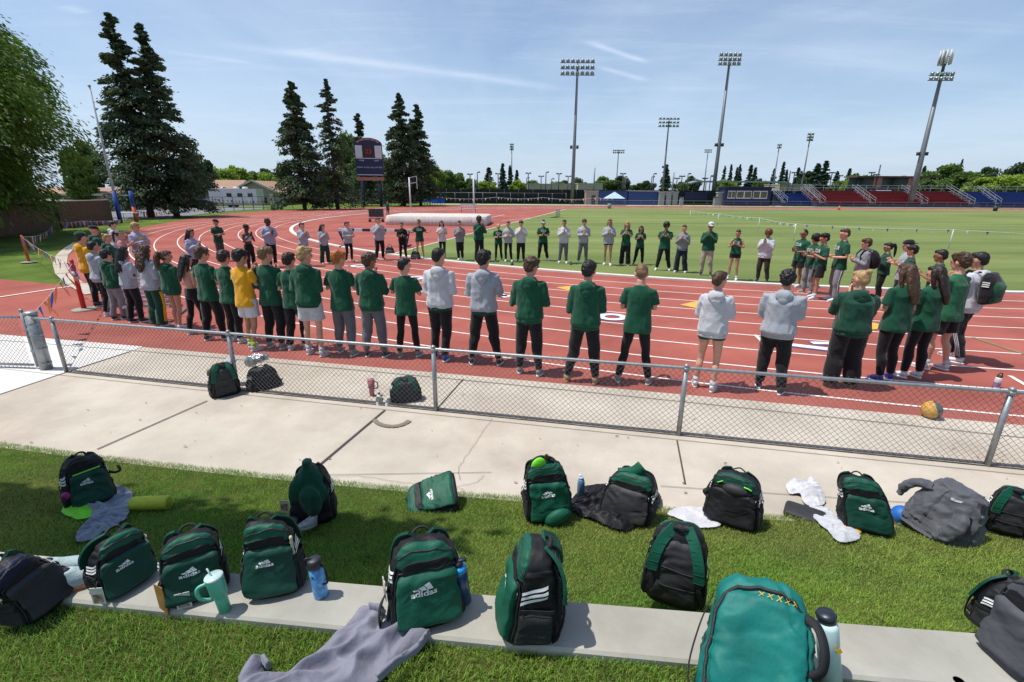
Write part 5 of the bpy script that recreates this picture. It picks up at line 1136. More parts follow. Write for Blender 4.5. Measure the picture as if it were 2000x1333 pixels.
r=bottleroot('water_bottle',413,752,'dark bottle in the side pocket of the backpack by the fence','bottle',z=.06); lathe('flask',[(0,0),(.033,.002),(.033,.19)],mat('night blue',(.01,.03,.07),.4),r); lathe('lid',[(.03,.188),(.031,.22),(.02,.245),(0,.25)],mat('olive lid',(.12,.16,.03),.5),r)
r=bottleroot('water_bottle',1944,758,'white bottle with orange sticker and black loop lid standing on the track','bottle',z=0,tilt=(0,4)); lathe('flask',[(0,0),(.045,.002),(.045,.16),(.034,.18)],mat('bottle white',(.6,.58,.55),.4,.1,8),r); lathe('label_print',[(.0455,.02),(.0457,.03),(.0457,.09),(.0455,.10)],mat('orange sticker',(.6,.2,.08),.5,.5,25,hue=(.15,.1,.3)),r); lathe('lid',[(.036,.178),(.037,.205),(0,.207)],m_shb,r); mb=MB(); mb.tube(smoothpts([(-.03,0,.20),(-.028,0,.235),(.0,0,.25),(.028,0,.235),(.03,0,.20)]),.007,8); mb.build('handle',m_shb,r)
r=bottleroot('water_bottle',1600,1352,'white bottle with yellow print in the pocket of the teal backpack','bottle',z=KZ,tilt=(-8,-10),dz=.05); r.location=at(1632,1345,KZ)+Vector((0,.03,.0)); lathe('flask',[(0,0),(.040,.003),(.040,.25),(.034,.275)],mat('aqua white',(.55,.74,.74),.35,.03,8),r); lathe('lid',[(.034,.272),(.036,.30),(.03,.31),(0,.312)],mat('lid black',(.015,.02,.03),.4),r)
mb=MB(); mb.beam((-.0,-.0412,.19),(.012,-.0412,.20),.006,.001,upv=(0,1,0)); mb.beam((.012,-.0412,.18),(.02,-.041,.16),.02,.001,upv=(0,1,0)); mb.build('label_print',m_txty,r,smooth=False)
r=bottleroot('water_bottle',1868,1345,'steel bottle cap showing at the bottom right frame edge','bottle',z=KZ-.04); lathe('flask',[(0,0),(.036,.002),(.036,.03),(.02,.04)],m_metal,r)
r=bottleroot('water_bottle',1716,690,'cyan bottle held by the woman in black leggings','bottle',z=0); r.location=at(1724,744)+Vector((-.30,.25,.80)); lathe('flask',[(0,0),(.035,.002),(.035,.15)],mat('cyan',(.01,.32,.62),.35,.05,8),r); lathe('lid',[(.032,.148),(.033,.18),(.02,.185),(0,.186)],m_txty,r)
# ---- balls, roller, case, shoes
r=empty('medicine_ball',at(1826,822)+Vector((0,.09,.118)),0,'yellow and grey medicine ball resting at the edge of the track','ball'); r.rotation_euler=(.2,-.25,-.35)
V=[];Fs=[];mi=[];n=32;k=20
mb=MB(); mb.ell((0,0,0),(.12,.12,.12),n,k); me=mb
for f in mb.f:
    c_=sum((Vector(mb.v[i]) for i in f),Vector())/len(f); mi.append(0 if (c_.x<.02) else 1)
mb.m=mi; o=mb.build('cover',[mat('ball yellow',(.55,.30,.05),.6,.2,30,.4,200),mat('ball grey',(.09,.11,.12),.6,.2,30,.4,200)],r)
mb=MB(); mb.tube([(0.0451,.1115*math.cos(a),.1115*math.sin(a)) for a in np.linspace(0,2*math.pi,33)],.002,5,cap=False); mb.tube([(.12*math.cos(a),.0,.12*math.sin(a)) for a in np.linspace(0,2*math.pi,33)],.002,5,cap=False); mb.build('seam',m_dark,r)
p=ats(1757,1022); mb=MB(); mb.ell((0,0,.085),(.088,.088,.088),28,18); o=mb.build('ball',mat('ball blue',(.01,.12,.42),.55,.12,25)); o.location=p; tag(o,'plain blue rubber ball between the backpacks on the lawn','ball')
p=ats(262,995);q=ats(318,992); r=empty('foam_roller',p+Vector((0,0,.055)),0,'hollow lime foam roller on the grass beside the grey towel','foam roller'); d=(q-p); L_=.30; r.rotation_euler=(0,0,math.atan2(d.y,d.x)-.15)
mb=MB(); n=28; Rg=[]; 
for i in range(13): Rg.append((i*L_/12,.062 if i%2 else .058))
mb.tube([(x,0,0) for x,_ in Rg],[q_ for _,q_ in Rg],n,cap=False); b=len(mb.v); mb.tube([(x,0,0) for x,_ in Rg[::-1]],[.045]*13,n,cap=False)
for e in (0,12):
    o1=e*n;o2=b+(12-e)*n
    for j in range(n): mb.f.append((o1+j,o1+(j+1)%n,o2+(n-j)%n if False else o2+(j+1)%n,o2+j)); mb.m.append(0)
mb.build('tube',mat('foam lime',(.46,.54,.04),.7,.1,20),r); mb=MB(); mb.tube([(L_-.004,0,0),(L_-.001,0,0)],.045,n); mb.tube([(.001,0,0),(.004,0,0)],.045,n); mb.build('bore_shade',m_dark,r)  # dark discs stand in for the shade inside the hollow roller
r=empty('case',ats(1570,1010)+Vector((0,0,.0)),0,'flat black padded case under the white clothes on the grass','case'); r.rotation_euler=(0,0,-.62)
mb=MB(); mb.rings([(.0,.15,.10,0),(.012,.165,.112,0),(.03,.168,.115,0),(.034,.166,.113,0),(.038,.168,.115,0),(.06,.162,.108,0),(.068,.145,.09,0)],40,8); mb.build('shell',NY['char'],r); mb=MB(); mb.rings([(.032,.1695,.1165,0),(.036,.1695,.1165,0)],40,8,cap=False); mb.build('zip',NY['zip'],r)
def shoe_thing(loc,rz,label,m,sole=m_sole,s=1.0,group='pairs of loose shoes',acc=None,roll=0,name='shoe'):
    r=empty(name,loc,0,label,'shoe',group); r.rotation_euler=(roll,0,rz); r.scale=(s,s,s)
    mb=MB(); mb.rings([(0.02,.040,.135,0),(.04,.043,.138,0),(.06,.040,.120,-.012),(.085,.030,.07,-.06),(.10,.028,.055,-.075)],24,2.3); V,Nn,Fs=remesh(mb,.008,2); fromnp('upper',V,Fs,m,r)
    v,f=ext([(math.cos(a)*(.047 if math.sin(a)>0 else .040),math.sin(a)*.148) for a in np.linspace(0,2*math.pi,24,endpoint=False)],0,.026); mb=MB(); mb.add(v,f); mb.build('sole',sole,r)
    mb=MB(); mb.ell((0,-.075,.101),(.022,.045,.010),12,6); mb.build('collar_lining',acc or m_shb,r)
    mb=MB()
    for i in range(5): mb.beam((-.026,-.02+i*.02,.083-i*.006),(.026,-.012+i*.02,.083-i*.006),.004,.003)
    mb.build('laces',m_txt,r); return r
m_pale=mat('pale blue mesh',(.36,.45,.48),.6,.12,60,.4,200); m_or=mat('orange sole',(.55,.22,.10),.5)
shoe_thing(at(122,1130,KZ)+Vector((0,.03,0)),-1.05,'left of two pale blue running shoes with orange soles on the seat wall',m_pale,m_sole,1.05)
shoe_thing(at(158,1146,KZ)+Vector((0,.02,0)),-1.0,'right of two pale blue running shoes, its orange midsole showing',m_pale,m_or,1.05)
shoe_thing(at(740,785),3.3,'left of two white sneakers beyond the fence by the pink tumbler',mat('scuffed white',(.5,.48,.42),.7,.3,40),m_sole,.95)
shoe_thing(at(762,787),3.0,'right of two white sneakers beyond the fence by the grey backpack',mat('scuffed white',(.5,.48,.42),.7,.3,40),m_sole,.95)
q=ats(598,1034); m_sg=mat('silver shoe',(.13,.13,.14),.4,.3,30)
shoe_thing(q+Vector((-.07,-.10,.07)),math.pi+.1,'left of two dark silver shoes propped on the bag under the green jacket',m_sg,m_shg,.85,roll=.45)
shoe_thing(q+Vector((.05,-.09,.08)),math.pi-.25,'right of two dark silver shoes propped on the bag under the green jacket',mat('silver light shoe',(.25,.26,.28),.4,.3,30),m_shg,.85,roll=.45)
shoe_thing(at(1000,518,.012),2.9,'dark shoe left behind the clapping line on the infield',m_shb,m_shb,1.1)
shoe_thing(at(1115,517,.012),3.1,'dark shoe on the infield behind the slate sweatpants',m_shb,m_shb,1.1)
p=ats(548,1005); mb=MB(); mb.beam((0,0,0),(0.01,0,.12),.075,.004,upv=(0,1,.2)); o=mb.build('luggage_tag',m_card,smooth=False); o.location=p+Vector((.04,.0,.02)); tag(o,'white photo tag hanging beside the draped green jacket','tag')
mb=MB(); mb.beam((0,-.004,.02),(0.006,-.003,.09),.055,.002,upv=(0,1,.2)); mb.build('photo_print',mat('photo print',(.10,.07,.06),.3,.8,40,hue=(.35,.25,.2)),o,smooth=False)
# ---- garments on the ground
cloth_item('towel',[(150,1063),(158,1040),(180,1015),(168,998),(185,972),(215,958),(250,962),(262,972),(256,1000),(245,1022),(220,1035),(200,1050),(170,1064)],'crumpled blue-grey towel on the grass beside the foam roller','towel',cloth('blue grey',(.20,.24,.31)),.035,.034,.008,seed=12,fs=(9,16),ang=.9,edge=.03)
cloth_item('spikes_bag',[(122,1002),(140,985),(172,984),(186,998),(180,1014),(160,1020),(130,1012)],'lime green drawstring shoe bag under the towel','bag',NY['lime'],.05,.014,.008,seed=13,fs=(8,12))
cloth_item('sweatshirt',[(470,1333),(495,1305),(520,1298),(523,1325),(560,1330),(600,1300),(640,1268),(668,1240),(700,1205),(718,1196),(752,1200),(748,1225),(735,1245),(760,1222),(785,1214),(838,1248),(830,1268),(800,1290),(760,1310),(735,1345),(600,1375),(480,1370)],'lavender-grey sweatshirt lying crumpled on the lawn in front of the seat wall','sweatshirt',cloth('sweatshirt grey',(.19,.19,.235)),.07,.034,.008,seed=21,z=KZ-.03,fs=(5,13),ang=.6,edge=.035)
SW=bpy.data.objects['sweatshirt']
def band(nm,P,w,m,z=KZ):
    mb=MB(); Q=[at(u,v,z)+Vector((0,0,dz))-SW.location for u,v,dz in P]; mb.tube(smoothpts(Q,5),[(w*.35,w)]*60,8); V,Nn,Fs=remesh(mb,.008,2); V=V+Nn*(np.sin((V[:,0]-V[:,1])*420)*.0015)[:,None]; fromnp(nm,V,Fs,m,SW)
mS_=cloth('sweatshirt grey',(.19,.19,.235)); band('hem',[(838,1252,.05),(815,1285,.05),(770,1315,.05),(738,1340,.04)],.028,mS_); band('cuff',[(516,1300,.04),(528,1316,.04)],.03,mS_); band('cuff',[(722,1200,.045),(750,1207,.045)],.028,mS_)
cloth_item('shirt',[(1302,1008),(1330,997),(1362,995),(1395,1000),(1408,1030),(1385,1036),(1355,1034),(1330,1020)],'white shirt spread on the grass left of the open black backpack','shirt',CL['white'],.018,.012,.008,seed=31,fs=(7,12))
cloth_item('shirt',[(1534,952),(1550,940),(1572,948),(1580,936),(1600,955),(1612,985),(1595,995),(1570,990),(1560,972),(1540,968)],'white T-shirt heaped over the black case','shirt',CL['white'],.07,.022,.008,seed=32,fs=(9,14),peak=((1575,970,.05,.06),))
cloth_item('hoodie',[(1575,1000),(1600,990),(1640,1020),(1668,1040),(1680,1055),(1655,1066),(1630,1060),(1615,1042),(1595,1025)],'pale grey hoodie trailing off the black case onto the grass','hoodie',CL['lgrey'],.05,.022,.008,seed=33,fs=(8,14),ang=-.6)
cloth_item('shirt',[(1648,1018),(1668,1020),(1682,1045),(1660,1050),(1645,1032)],'gold yellow shirt peeking out under the leaning backpack','shirt',CL['yellow'],.05,.010,.008,seed=34)
p=at(505,740); mb=MB(); mb.ell((0,0,.30),(.16,.10,.07),14,10); mb.ell((-.10,0,.24),(.10,.08,.08)); mb.ell((.12,.0,.33),(.08,.07,.06))
lump('foil_blanket',mb,mat('foil',(.45,.46,.48),.28,.5,14,.8,40,metal=.7),'crumpled silver foil wrap on the backpack beyond the fence','wrap',(p.x+.05,p.y-.05,.06),amp=.03,seed=3,vox=.012,sc=(16,16,16))
p=at(462,745); mb=MB(); mb.ell((0,0,.38),(.09,.08,.055),14,8); mb.rings([(.365,.09,.08,0),(.372,.13,.11,0)],18); lump('cap',mb,CL['white'],'white cap hung between the fence backpacks','cap',(p.x+.04,p.y-.12,.0),amp=.006,seed=3,vox=.010)
for (u,v,lab) in ((812,506,'small black backpack lying on the track behind the bare-legged woman'),(762,497,'black bag standing beside the hurdle bar')):
    p=at(u,v); B=Bag(.36,.26,.34,u,slump=.8); r=empty('bag',p,0,lab,'bag'); B.body(NY['black'],r); B.patch('front_pocket',-146,-34,.05,.6,.03,NY['char'],r); B.line('zip',[(-165,.3),(-150,.85),(-90,.93),(-30,.85),(-15,.3)],.006,NY['zip'],r)
    mb=MB(); mb.tube(smoothpts([(-.1,0,.32),(-.06,.0,.45),(.06,0,.45),(.1,0,.32)]),.012,6); mb.build('handle',m_strap,r)
# ============================================================ BACKGROUND
def leafcloud(P,D,size,asp,col0,col1,dark,seed,flat=0):
    n=len(P); rg=np.random.default_rng(seed)
    d=D+rg.normal(0,.35,(n,3)); d/=np.linalg.norm(d,axis=1,keepdims=True)+1e-9; r=rg.normal(0,1,(n,3)); 
    if flat: r[:,2]*=1; 
    x=np.cross(d,r); x/=np.linalg.norm(x,axis=1,keepdims=True)+1e-9
    s=size*(.6+.8*rg.random((n,1))); a=d*s*asp/2; b=x*s/2
    V=np.stack([P-a,P+b*.8,P+a,P-b*.8],1).reshape(-1,3); F_=np.arange(n*4).reshape(n,4)
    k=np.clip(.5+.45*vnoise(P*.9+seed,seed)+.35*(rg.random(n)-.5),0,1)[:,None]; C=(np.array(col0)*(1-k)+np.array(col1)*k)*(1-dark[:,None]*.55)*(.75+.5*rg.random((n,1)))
    return V,F_,np.repeat(C,4,0)
m_leaf=vcmat('leaves',.6,.35,.25); m_needle=vcmat('needles',.7,.15,.15); m_bark=mat('bark',(.07,.045,.03),.9,.4,12,.8,60,stretch=(1,1,.2))
TMESH={}
def conifer_mesh(key,h,r,seed,n=14000,droop=.25,gap=0,col0=(.055,.09,.05),col1=(.13,.175,.09),base=.07,leaf=.34,pw=.85):
    rg=np.random.default_rng(seed); P=[];D=[];K=[]; mb=MB(); mb.tube([(0,0,-.2),(0,0,h*.5),(0,0,h*.985)],[h*.018,h*.011,.03],8)
    nb=int(h*6.5); per=n//nb
    for i in range(nb):
        t=base+(1-base)*(i/nb)**1.05; z=h*t; a=rg.random()*6.283; prof=(1-t)**pw*(1.0 if t>.16 else .72+.28*(t/.16)); L=r*prof*(.62+.55*rg.random())+.15
        if gap and rg.random()<gap: L*=.5
        dz=-droop*L*(1-t*.9)+L*.25*(t>.75); e=np.array((math.cos(a)*L,math.sin(a)*L,dz)); u=rg.random(per)**.62
        sp=(.13+.16*u*(1-u)*4)*(L*.55+.25)
        q=np.array((0,0,z))+u[:,None]*e+rg.normal(0,1,(per,3))*sp[:,None]*np.array((1,1,.42)); q[:,2]+=.18*L*np.sin(u*3.14)*.6
        P.append(q); D.append(np.tile(e/np.linalg.norm(e),(per,1))*.9+np.array((0,0,-.25))); K.append(1-u)  # leaf colour lightens outward along each branch, painting in sunlit tips
        if L>.8: mb.tube([(0,0,z),tuple(np.array((0,0,z))+e*.8)],[.05*L/r+.02,.01],4)
    P=np.concatenate(P);D=np.concatenate(D);K=np.concatenate(K)
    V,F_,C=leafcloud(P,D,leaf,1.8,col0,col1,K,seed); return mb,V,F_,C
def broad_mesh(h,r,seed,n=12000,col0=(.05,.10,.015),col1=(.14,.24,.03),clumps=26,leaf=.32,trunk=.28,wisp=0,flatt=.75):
    rg=np.random.default_rng(seed); mb=MB(); mb.tube([(0,0,-.3),(0,0,h*trunk),(.1,0,h*.55)],[h*.028,h*.02,h*.01],8); P=[];K=[];D=[]
    cz=h*(trunk*.75+1)/2; rz=h-cz; per=n//clumps
    for i in range(clumps):
        v=rg.normal(0,1,3); v/=np.linalg.norm(v); v*=rg.random()**.4; c_=np.array((v[0]*r*.78,v[1]*r*.78,cz+v[2]*rz*.78)); s=r*(.20+.20*rg.random())
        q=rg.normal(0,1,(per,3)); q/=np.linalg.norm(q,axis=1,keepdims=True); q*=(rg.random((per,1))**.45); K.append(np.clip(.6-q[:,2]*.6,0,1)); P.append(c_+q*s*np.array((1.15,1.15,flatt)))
        D.append(np.tile(np.array((0,0,-1.0 if wisp else .1)),(per,1))+rg.normal(0,.5,(per,3)))
        mb.tube([(0,0,h*trunk*.9),tuple(c_*.6+np.array((0,0,h*trunk*.4))),tuple(c_)],[h*.012,h*.007,.02],5)
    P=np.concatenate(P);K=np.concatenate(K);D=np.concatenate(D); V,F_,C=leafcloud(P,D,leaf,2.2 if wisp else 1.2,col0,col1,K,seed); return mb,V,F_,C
def tree(name,x,y,data,label,rz=0,s=1,sz=None,group=None,leafm=None,key=None):
    r=empty(name,(x,y,0),rz,label,'tree',group); r.scale=(s,s,sz or s)
    if key and key in TMESH:
        for src,nm in zip(TMESH[key],('trunk','crown')):
            o=src.copy(); COL.objects.link(o); o.parent=r
        return r
    mb,V,F_,C=data; a=mb.build('trunk',m_bark,r); b=fromnp('crown',V,F_,leafm or m_leaf,r,smooth=False); setcol(b,C)
    if key: TMESH[key]=(a,b)
    return r
def tb(u,v,Y=None):     # ground point under a pixel, optionally at a chosen depth
    if Y is None: p=at(u,v); return p.x,p.y
    return gx(u,Y),Y
def topz(u,v,Y): return dep(u,v,Y).z
def bigcon(ub,vb,ut,vt,wpx,seed,label,**k):
    x,y=tb(ub,vb); h=topz(ut,vt,y); r=wpx/2*y/F*1.05; return tree('conifer',x,y,conifer_mesh(None,h,r,seed,**k),label,leafm=m_needle,group='tall dark conifers beyond the track bend')
bigcon(296,425,203,26,158,1,'tallest dark conifer, its top left of its neighbour by the flagpole',n=30000,droop=.25,leaf=.20,pw=.92,gap=.15)
bigcon(346,424,265,46,140,2,'dark conifer overlapping the tallest one on its right',n=26000,droop=.25,leaf=.20,pw=.92,gap=.15)
bigcon(596,410,566,160,108,3,'dense conifer left of the sparse one, near the white trailer',n=30000,droop=.3,leaf=.24)
bigcon(660,409,630,155,112,4,'sparse conifer with drooping see-through branches',n=9500,droop=.5,gap=.35,leaf=.22)
bigcon(712,402,711,222,72,5,'thin conifer standing behind the scoreboard',n=12000,gap=.3,leaf=.26)
bigcon(790,403,772,183,100,6,'conifer right of the scoreboard, the taller of a pair',n=26000,leaf=.26)
bigcon(822,402,803,205,86,7,'shorter conifer of the pair right of the scoreboard',n=22000,leaf=.26)
# large feathery tree at the left edge
def feather(name,x,y,h,r,seed,n,label,cz=.62,rzf=.42,ylo=1.8,trunk=(0,0),col0=(.035,.085,.012),col1=(.12,.23,.03),leaf=.17,sub=150,keep=None):
    rg=np.random.default_rng(seed); P=[];D=[];K=[]; mb=MB(); tx_,ty_=trunk; mb.tube([(tx_,ty_,-.3),(tx_*.9,ty_*.9,h*.25),(tx_*.5,ty_*.5,h*.5)],[.42,.32,.2],10)
    for i in range(sub):
        v=rg.normal(0,1,3); v/=np.linalg.norm(v); rr=.35+.65*rg.random()**.5; c_=np.array((v[0]*r*rr,v[1]*r*rr,h*cz+v[2]*h*rzf*rr))
        if c_[2]<ylo+.5: c_[2]=ylo+.5+rg.random()*1.2
        if keep and not keep(c_): continue
        e=np.array((v[0],v[1],.15+.3*v[2])); e/=np.linalg.norm(e); L=r*(.22+.2*rg.random()); per=n//sub; u=rg.random(per); q=c_+u[:,None]*e*L; q[:,2]-=(u**2)*L*.75
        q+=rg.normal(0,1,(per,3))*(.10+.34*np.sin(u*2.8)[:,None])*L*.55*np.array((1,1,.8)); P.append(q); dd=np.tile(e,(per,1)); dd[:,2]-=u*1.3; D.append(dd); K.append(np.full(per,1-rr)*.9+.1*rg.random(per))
        if i%3==0: mb.tube([(tx_*.6,ty_*.6,h*.42),tuple((c_+np.array((tx_*.4,ty_*.4,h*.40)))/2),tuple(c_)],[.12,.07,.02],5)
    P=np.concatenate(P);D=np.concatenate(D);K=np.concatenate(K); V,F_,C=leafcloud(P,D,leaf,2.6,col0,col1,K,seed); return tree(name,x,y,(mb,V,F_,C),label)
feather('leafy_tree',-34.0,27,14.2,7.5,21,170000,'huge feathery bright green tree hanging over the left edge of the picture',cz=.56,rzf=.42,trunk=(-3,2),ylo=2.9,sub=340,leaf=.105,col0=(.05,.11,.015),col1=(.16,.29,.04))
# shade tree beside the photographer (its crown is out of the frame, its dappled shade is in it)
feather('leafy_tree',-8.5,.5,7.4,1,22,100,'x') if False else None
rg=np.random.default_rng(5); mb=MB(); mb.tube([(-1.6,-1.6,1.0),(-1.2,-1.0,3.6),(0,0,5.6)],[.22,.17,.1],10); P=[];K=[];D=[]
for i in range(46):
    sx_=rg.uniform(-2.0,2.3); c_=np.array((sx_,-.12-.12*sx_+rg.uniform(-.50,.38),rg.uniform(5.2,6.4))); q=rg.normal(0,1,(260,3))*np.array((.30,.17,.16)); P.append(c_+q); K.append(rg.random(260)); D.append(rg.normal(0,1,(260,3)));
    if i%2==0: mb.tube([(0,0,5.4),tuple((c_+np.array((0,0,5.3)))/2),tuple(c_)],[.06,.04,.015],5)
P=np.concatenate(P);K=np.concatenate(K);D=np.concatenate(D); V,F_,C=leafcloud(P,D,.13,1.5,(.05,.1,.015),(.13,.24,.03),K,9); SHX,SHY=-5.6,3.15
tree('shade_tree',SHX,SHY,(mb,V,F_,C),'overhanging tree left of the lawn whose shade falls on the bags')
# treeline; leaf colours lightened to paint in distance haze
TR=[]
def bt(u,vt,Y,wpx,kind,label,key):
    x=gx(u,Y); h=topz(u,vt,Y); r=wpx/2*Y/F
    if kind=='c': base=(20.,3.6,conifer_mesh)
    lab=label
    if kind=='c':
        K='c%d'%key; nh,nr=20.,3.4; data=None if K in TMESH else conifer_mesh(None,nh,nr,40+key,n=9000,leaf=.62,col0=(.05,.095,.065),col1=(.09,.145,.095))
    else:
        K=kind+'%d'%key; nh,nr=9.,5.; cols=dict(b=((.09,.16,.04),(.20,.32,.07)),y=((.17,.28,.035),(.38,.52,.06)),d=((.05,.085,.04),(.10,.16,.06)))[kind]; data=None if K in TMESH else broad_mesh(nh,nr,60+key+ord(kind),n=9000,col0=cols[0],col1=cols[1],leaf=.5,trunk=.12,clumps=34)
    t=tree('conifer' if kind=='c' else 'broadleaf_tree',x,Y,data,lab,rz=random.uniform(0,6),s=r/nr,sz=h/nh,group='distant trees beyond the stadium',leafm=m_needle if kind=='c' else None,key=K); return t
DT=dict(c='distant dark pointed conifer above the far fence',b='distant mid green rounded tree above the far fence',y='distant bright yellow-green tree above the far fence',d='distant dark rounded tree above the far fence')
LST=[(1885,258,150,8,'d')]
LST=[# u, vtop, Y, width px, kind
(185,262,75,70,'d'),(175,300,66,60,'b'),(395,285,95,70,'d'),(440,322,120,70,'y'),(470,318,135,60,'y'),(500,330,140,60,'b'),(540,330,130,60,'y'),(528,325,160,50,'d'),(560,345,110,50,'y'),(688,255,120,60,'b'),(735,265,125,60,'y'),(700,300,112,70,'b'),(650,330,120,70,'b'),(760,330,120,60,'b'),
(848,322,150,50,'y'),(872,332,170,50,'b'),(893,334,175,50,'b'),(915,345,170,45,'b'),(955,328,190,30,'c'),(982,320,190,22,'c'),(996,324,192,18,'c'),(1009,333,192,18,'c'),(950,350,185,50,'y'),(1010,352,180,40,'y'),(1040,352,200,40,'b'),(1095,350,200,45,'b'),(1128,346,205,40,'d'),(1180,344,210,45,'b'),(1210,340,210,40,'d'),(1245,355,220,40,'b'),(1262,350,220,36,'d'),(1296,322,200,26,'c'),(1325,352,210,36,'b'),(1345,340,215,40,'d'),
(1408,325,220,14,'c'),(1420,322,222,14,'c'),(1432,328,222,14,'c'),(1437,322,224,16,'c'),(1458,323,222,22,'c'),(1467,328,220,20,'c'),(1415,347,210,50,'y'),(1480,345,215,30,'b'),(1503,330,215,16,'c'),(1520,317,220,18,'c'),(1528,332,222,14,'c'),(1550,328,222,22,'c'),(1556,335,218,20,'c'),(1585,320,205,34,'c'),(1600,315,205,34,'c'),(1572,330,208,40,'d'),(1625,335,215,20,'c'),(1648,330,215,20,'c'),(1670,335,190,50,'b'),(1640,350,190,60,'b'),(1660,345,180,50,'y'),
(1758,340,150,50,'b'),(1790,325,175,20,'c'),(1830,320,145,75,'b'),(1858,312,175,12,'c'),(1870,330,142,70,'b'),(1905,320,160,60,'d'),(1935,337,132,90,'y'),(1975,343,130,80,'y'),(1985,308,140,70,'d'),(1808,345,140,60,'b'),(2020,320,135,90,'b'),(1900,345,138,60,'b'),(1960,325,150,60,'d')]
for i,(u,vt,Y,wpx,k) in enumerate(LST): bt(u,vt,Y,wpx,k,DT[k],i%3)
# ---- far fences
m_screen=mat('black windscreen',(.012,.014,.014),.9,.3,.6,.3,20,world=True); m_pole=mat('pole grey',(.16,.17,.18),.5,.12,3,metal=.4); m_poled=mat('pole dark',(.03,.035,.04),.5,.1,3)
def wallx(name,u0,u1,Y0,Y1,z0,z1,m,label,cat,th=.12,parent=None):
    a=Vector((gx(u0,Y0),Y0));b=Vector((gx(u1,Y1),Y1)); mb=MB(); mb.beam((a.x,a.y,(z0+z1)/2),(b.x,b.y,(z0+z1)/2),th,z1-z0); o=mb.build(name,m,parent,smooth=False)
    if parent is None: tag(o,label,cat)
    return o,a,b
YF=121
o,a,b=wallx('windscreen_fence',845,1600,YF,YF,0,3.35,m_screen,'long black windscreen fence closing the far side of the field','fence')
for k in range(28):
    t=k/27; p=a.lerp(b,t); mb=MB(); mb.tube([(p.x,p.y-.12,0),(p.x,p.y-.12,3.45)],.05,6); mb.build('post',m_poled,o)
fr=empty('backstop_fence',(0,0,0),0,'low galvanised rail fence in front of the black windscreen','fence')
for u in list(range(862,1106,27)):
    x=gx(u,116); mb=MB(); mb.tube([(x,116,0),(x,116,2.55)],.06,6); mb.build('post',m_pole,fr)
mb=MB(); mb.tube([(gx(850,116),116,2.5),(gx(1105,116),116,2.5)],.05,6); mb.build('rail',m_pole,fr)
o,a,b=wallx('path_strip',840,2040,112,112,-.02,.02,m_conc,'pale path','x',th=7); 
for k in ('label','category'): del o[k]
o.name='far_path'; tag(o,'pale concrete path beyond the far straight',kind='structure')
rl=empty('spectator_rail',(0,0,0),0,'low galvanised railing along the far straight in front of the stands','railing')
for u in range(1120,2010,26):
    x=gx(u,109); mb=MB(); mb.tube([(x,109,0),(x,109,1.15)],.035,5); mb.build('post',m_pole,rl)
for z,q in ((1.12,.035),(.6,.02)): mb=MB(); mb.tube([(gx(1110,109),109,z),(gx(2010,109),109,z)],q,5); mb.build('rail',m_pole,rl)
# left black chain link fence behind the bend
x0,y0=tb(395,416);x1,y1=tb(860,401); bf=empty('black_fence',(0,0,0),0,'low black chain link fence behind the track bend','fence')
mb2=MB();n=24
for k in range(n+1):
    t=k/n; u=400+(860-400)*t; v=415-(415-401)*t**.7; x,y=tb(u,v); mb=MB(); mb.tube([(x,y,0),(x,y,1.9)],.05,6); mb.build('post',m_poled,bf)
    if k: mb2.tube([(px_,py_,1.88),(x,y,1.88)],.03,5)
    px_,py_=x,y
mb2.build('rail',m_poled,bf)
# ---- light towers
m_lamp=mat('lamp housing',(.28,.33,.33),.35,.2,6,metal=.6); m_glass=mat('lamp lens',(.55,.68,.68),.15,.1,4,spec=.8)
def lighttower(label,ub,vb,ut,vt,Y,rows,cols,wpx,rpx,group='stadium light towers',extra=None,rpole=None,ang=0):
    x=gx(ub,Y); zt=topz(ut,vt,Y); r=empty('light_tower',(x,Y,0),0,label,'light tower',group); k=Y/F; r0=rpole or rpx*k
    mb=MB(); mb.tube([(0,0,-.2),(0,0,zt*.3),(0,0,zt*.97)],[r0,r0*.85,r0*.5],12); mb.build('pole',m_pole,r)
    W=wpx*k; dz=max(.9,W*.16); 
    for i in range(rows):
        z=zt-dz*i; mb=MB(); mb.beam((-W/2,0,z-.3),(W/2,0,z-.3),.12,.14); mb.build('crossarm',m_poled,r)
        for j in range(cols):
            xx=-W/2+W*(j+.5)/cols; s=min(.48,W/cols*.42); M_=Matrix.Translation((xx,-.2,z+.05))@Matrix.Rotation(math.radians(62+8*((i*7+j*3)%3)),4,'X')@Matrix.Rotation(math.radians(-8+8*((j*5)%3)),4,'Z')
            mb=MB(); mb.tube([(0,0,-.10),(0,0,0),(0,0,s*.5),(0,0,s*.9)],[s*1.0,s*.95,s*.6,s*.3],10); mb.xf(M_); f=mb.build('floodlight',m_lamp,r)
            mb=MB(); mb.tube([(0,0,-.115),(0,0,-.101)],s*.92,10); mb.xf(M_); mb.build('lens',m_glass,f)
    for sg in (-1,1): mb=MB(); mb.box(sg*(r0+.25),0,zt*.42,.5,.5,.7); mb.build('junction_box',m_poled,r)
    if rows>1: mb=MB(); mb.beam((0,0,zt-dz*(rows-1)-.5),(0,0,zt),.16,.16); mb.build('mast',m_poled,r)
    return r,x,zt
lighttower('tall light tower with three full rows of lamps, left of the pair over the field',1117,398,1127,120,118,3,7,60,3.6)
lighttower('tall light tower with ten visible lamps, right of the centre pair',1390,395,1427,107,122,3,5,40,3.9)
lighttower('mid-height light tower in front of a lone distant conifer',1292,372,1303,232,185,3,6,38,2.2)
lighttower('small distant light tower right of the tall three-row tower',1202,370,1208,294,230,2,6,22,1.3)
lighttower('small distant light tower left of the scoreboard-side tall pole',1372,368,1381,293,245,2,5,14,1.2)
lighttower('narrow distant light tower with stacked lamps above the court lights',999,367,1000,282,200,3,2,8,1.4)
lighttower('distant leaning-looking light tower with small twin rows',1505,370,1519,283,190,2,2,9,1.5)
